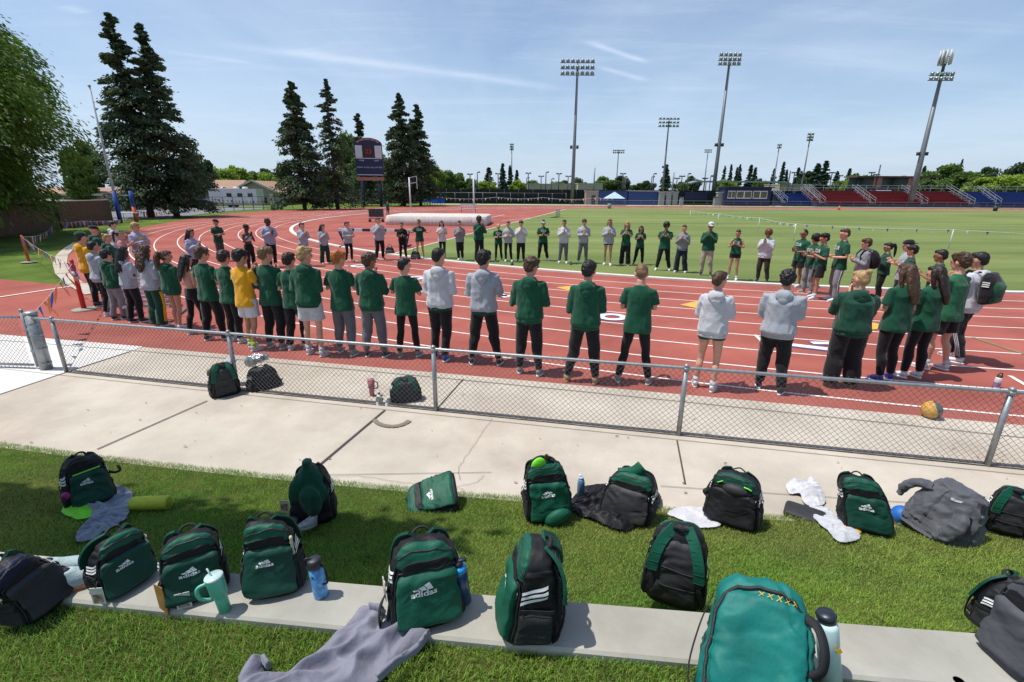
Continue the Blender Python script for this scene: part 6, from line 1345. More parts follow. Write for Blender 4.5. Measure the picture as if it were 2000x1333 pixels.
lighttower('distant light tower with three tight rows right of the twin one',1560,372,1576,262,170,3,2,13,1.7)
r,x,zt=lighttower('thick grey light tower topped by white antenna panels behind the red stands',1776,347,1826,145,112,2,5,44,5.4)
for i,a in enumerate(np.linspace(0,2*math.pi,9,endpoint=False)):
    mb=MB(); mb.box(math.cos(a)*1.0,math.sin(a)*1.0,zt+3.0,.34,.2,2.6); mb.build('antenna_panel',mat('antenna white',(.5,.52,.52),.5,.05),r); 
mb=MB(); mb.tube([(0,0,zt*.95),(0,0,zt+4.2)],.28,8); mb.tube([(math.cos(a)*.95,math.sin(a)*.95,zt+3) for a in np.linspace(0,2*math.pi,17)],.07,5); mb.tube([(math.cos(a)*.95,math.sin(a)*.95,zt+2.2) for a in np.linspace(0,2*math.pi,17)],.07,5); mb.build('antenna_frame',m_poled,r)
# court lights: T shaped dark lamps
def court(u,vt,Y,w=9,label='dark T-shaped court light standing beyond the black fence',dbl=True):
    x=gx(u,Y); z=topz(u,vt,Y); r=empty('court_light',(x,Y,0),0,label,'lamp','court lights beyond the black fence'); mb=MB(); mb.tube([(0,0,0),(0,0,z)],.14,6); mb.build('pole',m_poled,r)
    W=w*Y/F
    for sg in ((-1,1) if dbl else (1,)): mb=MB(); mb.box(sg*W*.35,0,z+.05,W*.45,.6,.35); mb.build('lamp_head',m_poled,r)
    mb=MB(); mb.beam((-W*.3 if dbl else 0,0,z),(W*.3,0,z),.12,.12); mb.build('arm',m_poled,r)
for u,vt,Y,dbl in ((869,337,150,1),(919,341,140,1),(933,337,150,0),(956,340,165,0),(973,340,150,1),(1031,339,150,1),(1028,348,180,0),(1056,345,160,1),(1065,337,150,0),(1076,350,170,0),(1090,340,150,1),(1108,345,160,1),(1121,348,170,1),(1213,340,150,1),(1216,346,165,0),(1219,350,170,0),(1272,340,150,0),(1269,346,160,0),(1318,349,160,1),(1327,345,150,1),(1338,340,150,0),(1372,349,160,1),(1382,345,150,0),(1388,344,155,1),(1542,338,150,1),(1614,338,150,1),(1630,344,155,1),(1690,338,150,1),(1700,342,150,1)): court(u,vt,Y,9,dbl=bool(dbl))
# ---- scoreboard
x,y=tb(725,404); k=y/F; zb_=topz(725,347,y); zt_=topz(718,268,y); W=48*k*1.02; sb=empty('scoreboard',(x+.3,y,0),math.radians(12),'navy football scoreboard with white panels and arched salmon top on two blue posts','scoreboard')
m_nv=mat('scoreboard navy',(.012,.02,.075),.5,.1,2); m_sal=mat('salmon',(.42,.16,.13),.6,.1,2); m_wp=mat('panel white',(.62,.62,.66),.5,.05,2); m_led=mat('led dark',(.03,.008,.006),.4); m_ledr=mat('led red',(.5,.03,.02),.5)
hb=(zt_-zb_)
for sg in (-1,1): mb=MB(); mb.tube([(sg*W*.32,.2,-.2),(sg*W*.32,.2,zb_+.5)],.28,10); mb.build('post',m_nv,sb)
mb=MB(); mb.box(0,0,zb_+hb*.42,W,.5,hb*.78); mb.build('cabinet',m_nv,sb,smooth=False)
pts=[(-W/2,0)]+[(-W/2*math.cos(a),hb*.17*math.sin(a)) for a in np.linspace(0.05,math.pi-.05,16)]+[(W/2,0)]
V=[(a,-.25,zb_+hb*.81+b) for a,b in pts]+[(a,.25,zb_+hb*.81+b) for a,b in pts]; n=len(pts); mb=MB(); mb.add(V,[tuple(range(n)),tuple(range(2*n-1,n-1,-1))]+[(i,n+i,n+(i+1)%n,(i+1)%n) for i in range(n)]); mb.build('arch',m_nv,sb,smooth=False)
for i in range(5):
    a0,a1=.35+i*.49,.35+i*.49+.42; mb=MB(); q=[(-W*.46*math.cos(a),hb*.16*math.sin(a)) for a in (a0,(a0+a1)/2,a1)]+[(-W*.38*math.cos(a),hb*.115*math.sin(a)) for a in (a1,(a0+a1)/2,a0)]
    mb.poly([(a,-.262,zb_+hb*.81+b) for a,b in q]); mb.build('arch_panel',m_sal,sb,smooth=False)
for sg in (-1,1): mb=MB(); mb.box(sg*W*.35,-.27,zb_+hb*.64,W*.25,.04,hb*.30); mb.build('side_panel',m_wp,sb,smooth=False)
mb=MB(); mb.box(0,-.27,zb_+hb*.64,W*.42,.04,hb*.28); o=mb.build('display',m_led,sb,smooth=False)
v,f=textmesh('23',hb*.16,.01); fromnp('digits',[(a,-.3,b+zb_+hb*.64) for a,b in v],f,m_ledr,o,smooth=False)
mb=MB(); mb.box(0,-.26,zb_+hb*.475,W*.96,.03,.12); mb.box(0,-.26,zb_+hb*.065,W*.96,.03,.12); mb.build('white_line',m_wp,sb,smooth=False)
v,f=textmesh('DOWN  TO GO  BALL ON  QTR',hb*.045,.01); fromnp('lettering',[(a,-.27,b+zb_+hb*.25) for a,b in v],f,m_wp,sb,smooth=False)
v,f=textmesh('HOME                    GUEST',hb*.045,.01); fromnp('lettering',[(a,-.27,b+zb_+hb*.42) for a,b in v],f,m_wp,sb,smooth=False)
mb=MB(); mb.box(0,-.02,zb_-.25,W,.5,hb*.085); mb.build('base_panel',m_sal,sb,smooth=False)
# ---- left buildings, wall, cars
m_brick=mat('brick brown',(.115,.062,.04),.9,.3,3,.6,30,world=True,stretch=(1,1,5)); m_bt=mat('stucco beige',(.38,.33,.27),.9,.08,1,.1,20,world=True); m_roof=mat('roof tan',(.33,.20,.14),.9,.15,2,.4,20,world=True,stretch=(1,1,6)); m_dkw=mat('window dark',(.03,.035,.04),.2,.1,3,spec=.7); m_fas=mat('fascia cream',(.5,.47,.4),.8)
def blockwall(label,P,h,m=m_brick,th=.3):
    mb=MB(); 
    for a,b in zip(P,P[1:]): mb.beam((a[0],a[1],h/2),(b[0],b[1],h/2),th,h)
    o=mb.build('brick_wall',m,smooth=False); tag(o,label,'wall'); mb=MB()
    for a,b in zip(P,P[1:]): mb.beam((a[0],a[1],h+.03),(b[0],b[1],h+.03),th+.08,.06)
    mb.build('coping',mat('coping',(.42,.36,.3),.9),o,smooth=False)
A=at(-60,470);Bq=at(92,450);Cq=at(70,436); hw=topz(60,396,Bq.y)
blockwall('near brown brick enclosure wall at the left edge under the big tree',[(A.x,A.y),(Bq.x,Bq.y),(Cq.x-1,Cq.y+3)],hw)
A=at(118,446);Bq=at(219,436); hw=topz(160,395,A.y); blockwall('second brown brick enclosure wall, right of the near one by the flagpole',[(A.x,A.y),(Bq.x,Bq.y)],hw)
mb=MB(); p=at(100,440); mb.box(p.x,p.y,hw-.2,3.2,2.0,.5); o=mb.build('dumpster_lid',m_fas,smooth=False); tag(o,'pale lid rising above the brick enclosure','lid')
def building(name,label,u0,u1,Y,vt,vb_eave,gable=False,depth=10,wins=(),roofm=None):
    x0,x1=gx(u0,Y),gx(u1,Y); ze=topz((u0+u1)/2,vb_eave,Y); zr=topz((u0+u1)/2,vt,Y); r=empty(name,((x0+x1)/2,Y,0),0,label,'building'); W=(x1-x0)
    mb=MB(); mb.box(0,depth/2,ze/2,W,depth,ze); mb.build('wall',m_bt,r,smooth=False)
    ov=.7; mb=MB()
    if gable=='front':
        V=[(-W/2-ov,-ov,ze-.1),(0,-ov,zr),(W/2+ov,-ov,ze-.1),(-W/2-ov,depth+ov,ze-.1),(0,depth+ov,zr),(W/2+ov,depth+ov,ze-.1)]; mb.add(V,[(0,1,4,3),(1,2,5,4)])
        g=MB(); g.add([(-W/2,0,ze-.05),(0,0,zr-.15),(W/2,0,ze-.05),(0,0,ze-.05)],[(0,3,1),(3,2,1)]); g.build('gable',m_bt,r,smooth=False)
        for sg in (-1,1): g=MB(); g.beam((sg*(W/2+ov),-ov-.05,ze-.1),(0,-ov-.05,zr),.12,.35); g.build('fascia',m_fas,r,smooth=False)
        for i in range(4): g=MB(); g.box(-W*.36+i*W*.24,-.3,ze*.5,.7,.6,ze); g.build('column',m_fas if i%2 else m_bt,r,smooth=False)
    else:
        V=[(-W/2-ov,-ov,ze),(W/2+ov,-ov,ze),(W/2-1,depth/2,zr),(-W/2+1,depth/2,zr),(-W/2-ov,depth+ov,ze),(W/2+ov,depth+ov,ze)]; mb.add(V,[(0,1,2,3),(3,2,5,4),(0,3,4),(1,5,2)])
        g=MB(); g.beam((-W/2-ov,-ov,ze-.12),(W/2+ov,-ov,ze-.12),.1,.25); g.build('fascia',m_fas,r,smooth=False)
    mb.build('roof',roofm or m_roof,r,smooth=False)
    for (f0,f1,z0,z1) in wins:
        g=MB(); g.box(-W/2+W*(f0+f1)/2,-.03,ze*(z0+z1)/2,W*(f1-f0),.08,ze*(z1-z0)); w_=g.build('window',m_fas,r,smooth=False); g=MB(); g.box(-W/2+W*(f0+f1)/2,-.08,ze*(z0+z1)/2,W*(f1-f0)-.2,.04,ze*(z1-z0)-.2); g.build('pane',m_dkw,w_,smooth=False)
    return r
building('school_building','low beige building with tan roof seen under the big tree',-60,205,66,366,378,wins=[(.55,.63,.3,.8),(.72,.8,.3,.8),(.86,.93,.3,.8),(.3,.38,.3,.8)])
building('school_building','beige building with tan hipped roof behind the parked cars',386,470,100,351,372,wins=[(.1,.25,.2,.8),(.5,.7,.2,.8)])
building('school_building','beige gabled building front with columns behind the white trailer',455,548,98,353,378,'front',wins=[(.3,.45,.1,.7),(.62,.75,.1,.7)])
building('school_building','long low pale building seen between the conifer trunks',640,800,118,372,376,wins=[(.1,.2,.3,.8),(.3,.4,.3,.8),(.5,.6,.3,.8),(.7,.8,.3,.8)])
sheet('parking_lot',[tuple(at(u,v))[:2] for u,v in ((205,431),(330,427),(430,414),(520,408),(520,404),(200,404))],.004,m_asph,'grey asphalt parking lot behind the track bend')
def car(u,v,Y,label,col,kind,rz=0,s=1):
    x=gx(u,Y); r=empty('parked_car',(x,Y,0),rz,label,'car','cars parked in the lot behind the bend'); m=mat('paint '+label[:12],col,.3,.05,3,spec=.7); L=4.8;hh=.80
    prof={'suv':[(-2.4,.45),(-2.4,1.0),(-2.2,1.15),(-1.95,1.7),(.6,1.72),(1.3,1.12),(2.25,.95),(2.4,.5)],'pickup':[(-2.6,.5),(-2.6,1.1),(-.6,1.12),(-.4,1.72),(.6,1.72),(1.2,1.12),(2.4,1.0),(2.5,.5)],'sedan':[(-2.3,.4),(-2.3,.95),(-1.5,1.05),(-.9,1.42),(.5,1.42),(1.2,.98),(2.2,.82),(2.3,.4)]}[kind]
    n=len(prof); V=[(a,-.9 if b<1.2 else -.74,b) for a,b in prof]+[(a,.9 if b<1.2 else .74,b) for a,b in prof]; mb=MB(); mb.add(V,[tuple(range(n)),tuple(range(2*n-1,n-1,-1))]+[(i,n+i,n+(i+1)%n,(i+1)%n) for i in range(n)]); mb.build('body',m,r,smooth=False)
    top=[p for p in prof if p[1]>1.3]; xa,xb=top[0][0]+.1,top[-1][0]+.35; zt=top[0][1]
    for sg in (-1,1): mb=MB(); mb.poly([(xa-.15,sg*.86,zt-.58),(xb,sg*.86,zt-.58),(xb-.45,sg*.765,zt-.1),(xa+.05,sg*.765,zt-.1)]); mb.build('side_window',m_dkw,r,smooth=False)
    for a in (-1.5,1.5):
        for sg in (-1,1):
            mb=MB(); mb.tube([(a,sg*.72,.36),(a,sg*.93,.36)],.36,14); w_=mb.build('wheel',m_shb,r); mb=MB(); mb.tube([(a,sg*.931,.36),(a,sg*.945,.36)],.2,10); mb.build('rim',m_metal,w_)
    for sg in (-1,1): mb=MB(); mb.box(2.36,sg*.62,.72,.1,.3,.16); mb.build('headlight',m_glass,r,smooth=False)
car(334,408,82,'white sedan parked leftmost in the lot','w' and (.6,.6,.6),'sedan',.1)
car(358,408,84,'dark blue pickup parked in the middle of the lot',(.02,.03,.05),'pickup',.2)
car(392,408,83,'black suv parked nearest the white trailer',(.012,.012,.014),'suv',.15)
x=gx(466,84); r=empty('travel_trailer',(x,84,0),0,'white travel trailer with two rooftop units beside the gabled building','trailer'); W=88*84/F; mb=MB(); mb.box(0,0,1.75,W,2.4,2.5); mb.build('body',mat('trailer white',(.6,.6,.6),.5,.05,2),r,smooth=False)
for xx in (-W*.25,.1,W*.2): mb=MB(); mb.rings([(3.0,.45,.4,0,xx),(3.3,.35,.3,0,xx)],12,4); mb.build('roof_unit',m_wp,r)
for xx in (-.6,1.2,2.9): mb=MB(); mb.box(xx,-1.22,2.0,.8,.04,.6); mb.build('window',m_dkw,r,smooth=False)
for xx in (-.7,.3):
    mb=MB(); mb.tube([(xx,-1.23,.4),(xx,-1.0,.4)],.38,14); mb.build('wheel',m_shb,r)
mb=MB(); mb.box(0,-1.22,.62,W,.05,.35); mb.build('skirt',mat('trailer grey',(.3,.3,.3),.6),r,smooth=False)
# flagpole and padded posts
p=at(236,436); r=empty('flagpole',p,0,'tall white pole with blue padded base at the left of the track bend','pole'); zt=topz(170,168,p.y); mb=MB(); mb.tube([(0,0,0),(0,0,zt*.5),(0,0,zt)],[.11,.09,.06],10); mb.ell((0,0,zt),(.12,.12,.12)); mb.build('pole',m_galv if False else mat('pole white',(.42,.45,.48),.5),r); mb=MB(); mb.tube([(0,0,.0),(0,0,2.7)],.17,12); mb.build('pad',mat('pad blue',(.01,.05,.30),.6),r)
p=at(267,433); r=empty('padded_post',p,0,'short post with blue and orange padding right of the white pole','post'); mb=MB(); mb.tube([(0,0,1.3),(0,0,2.7)],.16,12); mb.build('upper_pad',mat('pad blue',(.01,.05,.30),.6),r); mb=MB(); mb.tube([(0,0,0),(0,0,1.3)],.162,12); mb.build('lower_pad',mat('pad orange',(.6,.12,.03),.6),r); mb=MB(); mb.tube([(-1.0,0,2.3),(0,0,2.3)],.05,8); mb.build('bracket',m_pole,r)
p=at(246,434); r=empty('white_table',p,0,'white folding table behind the left group','table'); mb=MB(); mb.box(0,.6,.78,1.8,.7,.05); mb.build('tabletop',m_wp,r,smooth=False)
for a in (-.8,.8):
    for b in (.3,.9): mb=MB(); mb.tube([(a,b,0),(a,b,.76)],.02,6); mb.build('leg',m_pole,r)
# ---- pennants
PO=mat('pennant orange',(.62,.16,.04),.7,.15,8,trans=.3);PB=mat('pennant blue',(.01,.10,.42),.7,.15,8,trans=.3);PW=mat('pennant white',(.7,.7,.72),.7,.08,8,trans=.2)
def pennants(label,P,sag,n,size,cols,rope=.004,flut=.4):
    P=[Vector(p) for p in P]; r=empty('pennant_string',P[0],0,label,'bunting'); o0=P[0]; mb=MB(); pts=[]
    seg=len(P)-1
    for i in range(seg):
        for k in range(12):
            t=k/12; q=P[i].lerp(P[i+1],t); q.z-=sag*4*t*(1-t)*(P[i+1]-P[i]).length/6; pts.append(q-o0)
    pts.append(P[-1]-o0); mb.tube(pts,rope,4,cap=False); mb.build('rope',PW,r)
    rg=random.Random(len(label)); L=len(pts)-1
    for j in range(n):
        t=(j+.5)/n*L; i=int(t); q=pts[i].lerp(pts[i+1],t-i); d=(pts[i+1]-pts[i]).normalized(); w_=size*.55; a=q-d*w_/2;b=q+d*w_/2; side=Vector((-d.y,d.x,0)); sw_=rg.uniform(-flut,flut)*size; tip=q+Vector((0,0,-size))+side*sw_+d*rg.uniform(-.3,.3)*size; m1=(a+tip)/2+side*sw_*.3;m2=(b+tip)/2-side*sw_*.2
        mb=MB(); mb.add([a,b,m2,tip,m1],[(0,1,2,4),(4,2,3)]); mb.build('pennant',cols[j%len(cols)],r)
dl=at(165,606); dt=dep(135,512,dl.y); dl2=at(57,513); dt2z=topz(42,460,dl2.y)
def delin(p,h,label,m,stripes_):
    r=empty('delineator_post',p,0,label,'delineator'); mb=MB(); mb.tube([(0,0,.04),(0,0,h*.80),(0,0,h*.86),(0,0,h*.90),(0,0,h*.96),(0,0,h)],[.055,.045,.05,.03,.045,.03],14); mb.build('post',m,r); mb=MB(); mb.tube([(0,0,0),(0,0,.03),(0,0,.05)],[.26,.25,.07],20); mb.build('base',mat('base tan',(.30,.28,.24),.9),r)
    for z in stripes_: mb=MB(); mb.tube([(0,0,h*z),(0,0,h*(z+.07))],.052,14); mb.build('reflective_band',m_wp,r)
delin(dl,dep(135,507,dl.y).z,'red delineator post with two white bands at the end of the bunting',mat('delineator red',(.5,.02,.02),.5),(.70,.60))
delin(dl2,dt2z,'plain orange delineator post on the grass at the left',mat('delineator orange',(.55,.10,.03),.5),())
T1=Vector((dl.x,dl.y,dep(135,515,dl.y).z)); T2=Vector((dl2.x,dl2.y,dt2z-.05)); gpp=Vector((gp.x,gp.y,.93)); T3=dep(106,434,34)
pennants('orange and blue bunting from the gate post to the red delineator',[gpp,T1],.06,11,.38,[PO,PB,PO]); pennants('orange and blue bunting between the two delineators on the left grass',[T1,T2],.06,22,.30,[PB,PO,PW,PO,PB]); pennants('orange and blue bunting rising from the orange delineator to the brick walls',[T2,T3],.10,24,.40,[PB,PO,PB,PO,PW])
Y_=34
pennants('bunting running past the brick walls behind the left group',[T3,dep(160,432,38),dep(236,430,42)],.08,26,.5,[PB,PO,PB,PO]); pennants('bunting under the two big conifers along the grass edge',[dep(255,411,50),dep(330,414,60),dep(405,411,70)],.06,30,.8,[PO,PB,PO]); 
pennants('bunting hung on the black fence behind the bend',[Vector((*tb(420,413),1.7)),Vector((*tb(560,408),1.7)),Vector((*tb(700,404),1.7)),Vector((*tb(858,400),1.7))],.2,60,.6,[PO,PB,mat('pennant yellow',(.6,.4,.05),.7)]); pennants('bunting hung on the rail fence before the black windscreen',[Vector((gx(852,113),113,1.6)),Vector((gx(970,113),113,1.6)),Vector((gx(1060,113),113,1.6)),Vector((gx(1165,113),113,1.6)),Vector((gx(1200,113),113,1.6))],.2,56,.55,[PO,PB,PW],rope=.02)
# infield string on white stakes
st_=[(1348,430,408),(1402,432,410),(1481,442,421),(1552,457,426),(1640,449,431),(1849,486,443)]
SP=[]
for i,(u,vb,vt) in enumerate(((1347,431,408),(1401,441,412),(1480,453,420),(1549,471,425),(1852,487,443))):
    p=at(u,vb); z=topz(u,vt,p.y); z=1.05; mb=MB(); mb.tube([(0,0,0),(0,0,z)],.022,6); o=mb.build('stake',m_wp); o.location=p; tag(o,'thin white stake carrying the blue and white bunting on the infield','stake','white stakes across the infield'); SP.append(Vector((p.x,p.y,z)))
SP.append(Vector((SP[-1].x+9,SP[-1].y-3.5,1.0)))
pennants('blue and white bunting strung on white stakes across the infield',SP,.06,56,.20,[PB,PW],rope=.010,flut=.6)
# ---- stands
m_red=mat('bench red',(.28,.022,.028),.6,.12,3); m_blu=mat('bench blue',(.02,.06,.28),.6,.12,3); m_alu=mat('aluminium',(.5,.52,.53),.35,.08,3,metal=.6); m_nvw=mat('navy wall',(.012,.02,.07),.7,.1,.5,world=True)
def stand(u0,u1,Y,vt,m,label,rows=8,aisles=()):
    x0,x1=gx(u0,Y),gx(u1,Y); zt=topz((u0+u1)/2,vt,Y); r=empty('bleachers',((x0+x1)/2,Y,0),0,label,'bleachers'); W=x1-x0; dep_=rows*.75
    mb=MB(); mb.box(0,-.15,.35,W,.1,.7); mb.build('front_wall',m_nvw,r,smooth=False)
    for i in range(rows):
        z=.7+(zt-1.1)*(i+1)/rows*.95; yy=.2+i*.75; mb=MB(); mb.box(0,yy,z,W,.42,.10); mb.box(0,yy+.36,z-.22,W,.05,.40); mb.build('bench_row',m,r,smooth=False)
    for f in aisles:
        xx=-W/2+W*f; mb=MB()
        for i in range(rows): mb.box(xx,.1+i*.75,.7+(zt-1.1)*(i+.7)/rows,.8,.3,.10)
        mb.build('aisle_step',m_alu,r,smooth=False); mb=MB()
        for s_ in (-.6,.6):
            for h_ in (.5,1.0): mb.beam((xx+s_,-.2,.9+h_),(xx+s_,dep_,zt+h_*.9),.06,.06)
            for k in range(4): t=k/3; mb.beam((xx+s_,-.2+(dep_+.2)*t,.7+(zt-.7)*t),(xx+s_,-.2+(dep_+.2)*t,1.9+(zt-.9)*t),.05,.05)
        mb.build('handrail',m_alu,r,smooth=False)
    mb=MB(); 
    for h_ in (.5,1.05): mb.beam((-W/2,dep_,zt+h_-.3),(W/2,dep_,zt+h_-.3),.07,.07)
    for k in range(int(W/2.5)+1): mb.beam((-W/2+k*2.5,dep_,zt-.5),(-W/2+k*2.5,dep_,zt+.78),.07,.07)
    mb.build('back_rail',m_alu,r,smooth=False)
    mb=MB(); mb.add([(-W/2,-.1,0),(-W/2,dep_,0),(-W/2,dep_,zt-.4),(-W/2,-.1,.7),(W/2,-.1,0),(W/2,dep_,0),(W/2,dep_,zt-.4),(W/2,-.1,.7)],[(0,1,2,3),(7,6,5,4),(1,5,6,2)]); mb.build('understructure',m_nvw,r,smooth=False); return r
stand(1594,1900,111,369,m_red,'long bank of dark red bleachers with four white stairways',9,(.03,.35,.68,.98)); stand(1530,1588,113,374,m_blu,'small bank of blue bleachers left of the red ones',7,(.0,1.0)); stand(1912,2045,111,371,m_blu,'bank of navy blue bleachers at the right edge',7,(.25,))
# press roof above the stands
Y=124; x0,x1=gx(1655,Y),gx(1812,Y); z1=topz(1730,346,Y); z0=topz(1730,372,Y); r=empty('press_shelter',((x0+x1)/2,Y,0),0,'dark open shelter with flat brown roof above the red bleachers','shelter'); W=x1-x0; mb=MB(); mb.box(0,1,z1,W,5,.35); mb.build('roof',mat('roof brown',(.10,.06,.05),.8),r,smooth=False); mb=MB(); mb.box(-W*.03,2.5,(z0+z1)/2,W*.86,.2,z1-z0); mb.build('glass_wall',mat('shelter glass',(.025,.055,.065),.3,.3,.6,spec=.6),r,smooth=False)
for a in (-.46,-.24,-.02,.20,.42): mb=MB(); mb.tube([(a*W,-1,0),(a*W,-1,z1)],.12,8); mb.build('post',m_poled,r)
for a in (-.22,.20): mb=MB(); mb.box(a*W,-.9,(z0*.4+z1*.6),2.0,.1,(z1-z0)*.75); mb.build('poster',mat('poster',(.35,.3,.28),.7,.5,3,hue=(.45,.12,.1)),r,smooth=False)
# navy announcer hut
Y=113; x0,x1=gx(1413,Y),gx(1502,Y); z1=topz(1455,367,Y); r=empty('announcer_hut',((x0+x1)/2,Y,0),0,'navy blue hut with a band of white-framed windows','hut'); W=x1-x0; mb=MB(); mb.box(0,2,z1/2,W,4,z1); mb.build('wall',m_nvw,r,smooth=False); mb=MB(); mb.box(0,1.8,z1+.1,W+.6,5,.22); mb.build('roof',m_nvw,r,smooth=False)
for f0,f1 in ((.06,.23),(.25,.58),(.61,.92)):
    mb=MB(); mb.box(-W/2+W*(f0+f1)/2,-.04,z1*.62,W*(f1-f0),.08,z1*.42); w_=mb.build('window',m_wp,r,smooth=False); mb=MB()
    for q in (0,1): mb.box(-W/2+W*(f0+(f1-f0)*(.25+.5*q)),-.09,z1*.62,W*(f1-f0)*.42,.04,z1*.33)
    mb.build('pane',mat('hut glass',(.09,.09,.05),.25,.2,2),w_,smooth=False)
# small buildings, containers, canopy, toilets
def boxthing(name,label,cat,u0,u1,Y,vt,m,dp=3,top=None,group=None,z0=0,door=None):
    x0,x1=gx(u0,Y),gx(u1,Y); zt=topz((u0+u1)/2,vt,Y); r=empty(name,((x0+x1)/2,Y,0),0,label,cat,group); mb=MB(); mb.box(0,dp/2,(z0+zt)/2,x1-x0,dp,zt-z0); mb.build('wall',m,r,smooth=False); mb=MB(); mb.box(0,dp/2,zt+.07,x1-x0+.25,dp+.3,.14); mb.build('roof',top or m_fas,r,smooth=False)
    if door: mb=MB(); mb.box((x1-x0)*door,-.03,1.05,.9,.06,2.1); mb.build('door',m_dkw,r,smooth=False)
    return r
boxthing('storage_shed','tan shed with a dark doorway beside the blue containers','shed',1144,1168,115,374,mat('tan wall',(.30,.24,.20),.8),3,door=.1)
m_cb=mat('container blue',(.015,.045,.16),.6,.12,1,world=True,stretch=(6,1,1),bump=.3,bs=4)
boxthing('shipping_container','left blue shipping container behind the white canopy','container',1169,1224,115,374,m_cb,3,m_cb); boxthing('shipping_container','right blue shipping container left of the portable toilets','container',1226,1284,115,374,m_cb,3,m_fas)
m_pt=mat('toilet grey',(.24,.26,.25),.6,.1,2)
for i,u in enumerate((1287,1300,1313)): boxthing('portable_toilet',('left','middle','right')[i]+' one of three grey portable toilets by the containers','portable toilet',u,u+9.5,114,376,m_pt,1.2,m_fas,'portable toilets by the containers',door=0)
boxthing('portable_toilet','single pale portable toilet left of the navy hut','portable toilet',1400,1411,114,377,m_pt,1.2,m_fas,door=0)
boxthing('wall_banner','navy banner on the black windscreen right of the portable toilets','banner',1337,1380,119,377,m_nvw,.2,m_nvw,z0=1.2)
for u,lab in ((1328,'grey bin right of the three portable toilets'),(1394,'grey bin beside the tall light tower base')): boxthing('waste_bin',lab,'bin',u,u+6,112,386,m_pt,.7,m_poled)
boxthing('low_building','flat pale building far beyond the fence left of the tall tower','building',1030,1140,190,360,m_bt,12); boxthing('low_building','pale flat building far beyond the fence right of the tall tower','building',1128,1176,185,359,m_bt,12); boxthing('low_building','brown flat building far beyond the hut','building',1520,1580,180,361,mat('tan wall',(.30,.24,.20),.8),12)
x,Y=gx(1197,112),111; z1=topz(1197,375,Y); z0=topz(1197,388,Y); r=empty('canopy_tent',(x,Y,0),0,'pale blue-white pop-up canopy in front of the containers','canopy'); w_=2.1; mb=MB(); mb.add([(-w_,-1.6,z0),(w_,-1.6,z0),(w_,1.6,z0),(-w_,1.6,z0),(0,0,z1)],[(0,1,4),(1,2,4),(2,3,4),(3,0,4)]); mb.build('cover',mat('canopy fabric',(.42,.55,.66),.7),r,smooth=False)
for a in (-1,1):
    for b in (-1,1): mb=MB(); mb.tube([(a*w_*.97,b*1.5,0),(a*w_*.97,b*1.5,z0)],.04,6); mb.build('leg',m_pole,r)
Y=150; x0,x1=gx(1341,Y),gx(1532,Y); z1=topz(1430,354,Y); r=empty('shade_canopy',((x0+x1)/2,Y,0),0,'long curved grey shade roof beyond the black fence','canopy'); W=x1-x0; mb=MB(); pts=[]
mb.add([(-W/2,-2,z1-.6),(-W/2+2,-2,z1),(W/2-2,-2,z1+.0),(W/2,-2,z1-.5),(W/2,3,z1-.5),(W/2-2,3,z1+.0),(-W/2+2,3,z1),(-W/2,3,z1-.6)],[(0,1,6,7),(1,2,5,6),(2,3,4,5)]); o=mb.build('roof',mat('canopy grey',(.22,.27,.28),.5,.1,1),r,smooth=False); sd_=o.modifiers.new('s','SOLIDIFY'); sd_.thickness=.4
for k in range(9): mb=MB(); mb.tube([(-W/2+2+k*(W-4)/8,0,0),(-W/2+2+k*(W-4)/8,0,z1-.2)],.12,6); mb.build('post',m_poled,r)
for u,Y,vt,lab in ((1158,130,328,'thin pole with limp dark flag beyond the containers'),(1310,118,337,'grey pole in front of the portable toilets'),(1703,140,322,'dark slanted-looking post above the stands shelter'),(1533,140,334,'dark post right of the shade roof')):
    x=gx(u,Y); mb=MB(); mb.tube([(0,0,0),(0,0,topz(u,vt,Y))],.16,8); 
    o=mb.build('pole',m_poled if u>1400 else m_pole); o.location=(x,Y,0); tag(o,lab,'pole')
# ---- equipment on the track and infield
x,y=tb(850,447); p0=at(752,440);p1=at(952,447); mt=empty('landing_mat',((p0.x+p1.x)/2,p0.y+2.4,0),-.05,'big pole vault landing mat under a pale fabric cover','landing mat'); W=(p1.x-p0.x)*.98; m_cov=mat('mat cover',(.56,.51,.47),.85,.14,1.4,.6,6,stretch=(4,1,.5),bd=.05)
V=[];Fs=[];nx_,ny_=40,14; hh=.80
mb=MB(); mb.rings([(0,W/2,2.9,0),(.3,W/2+.02,2.92,0),(hh*.95,W/2*.995,2.88,0),(hh,W/2*.98,2.80,0),(hh+.05,W/2*.6,1.6,0),(hh+.07,.2,.2,0)],96,9); V=np.array(mb.v); a=np.arctan2(V[:,1],V[:,0]); k_=np.clip((V[:,2]/hh),0,1); am=.055*np.sin(a*26+np.sin(a*9)*2)*(V[:,2]<hh*.9); V[:,0]*=1+am/(W/2);V[:,1]*=1+am/2.6; fromnp('cover',V,mb.f,m_cov,mt); mb=MB(); mb.rings([(0,W/2*.97,2.5,0),(.03,W/2*1.03,2.72,0)],60,7); mb.build('base_pad',mat('pad dark',(.03,.03,.04),.8),mt)
v,f=textmesh('SP',.34,.02); fromnp('lettering',[(a_+W*.40,-2.66,b_+.5) for a_,b_ in v],f,m_nvw,mt,smooth=False)
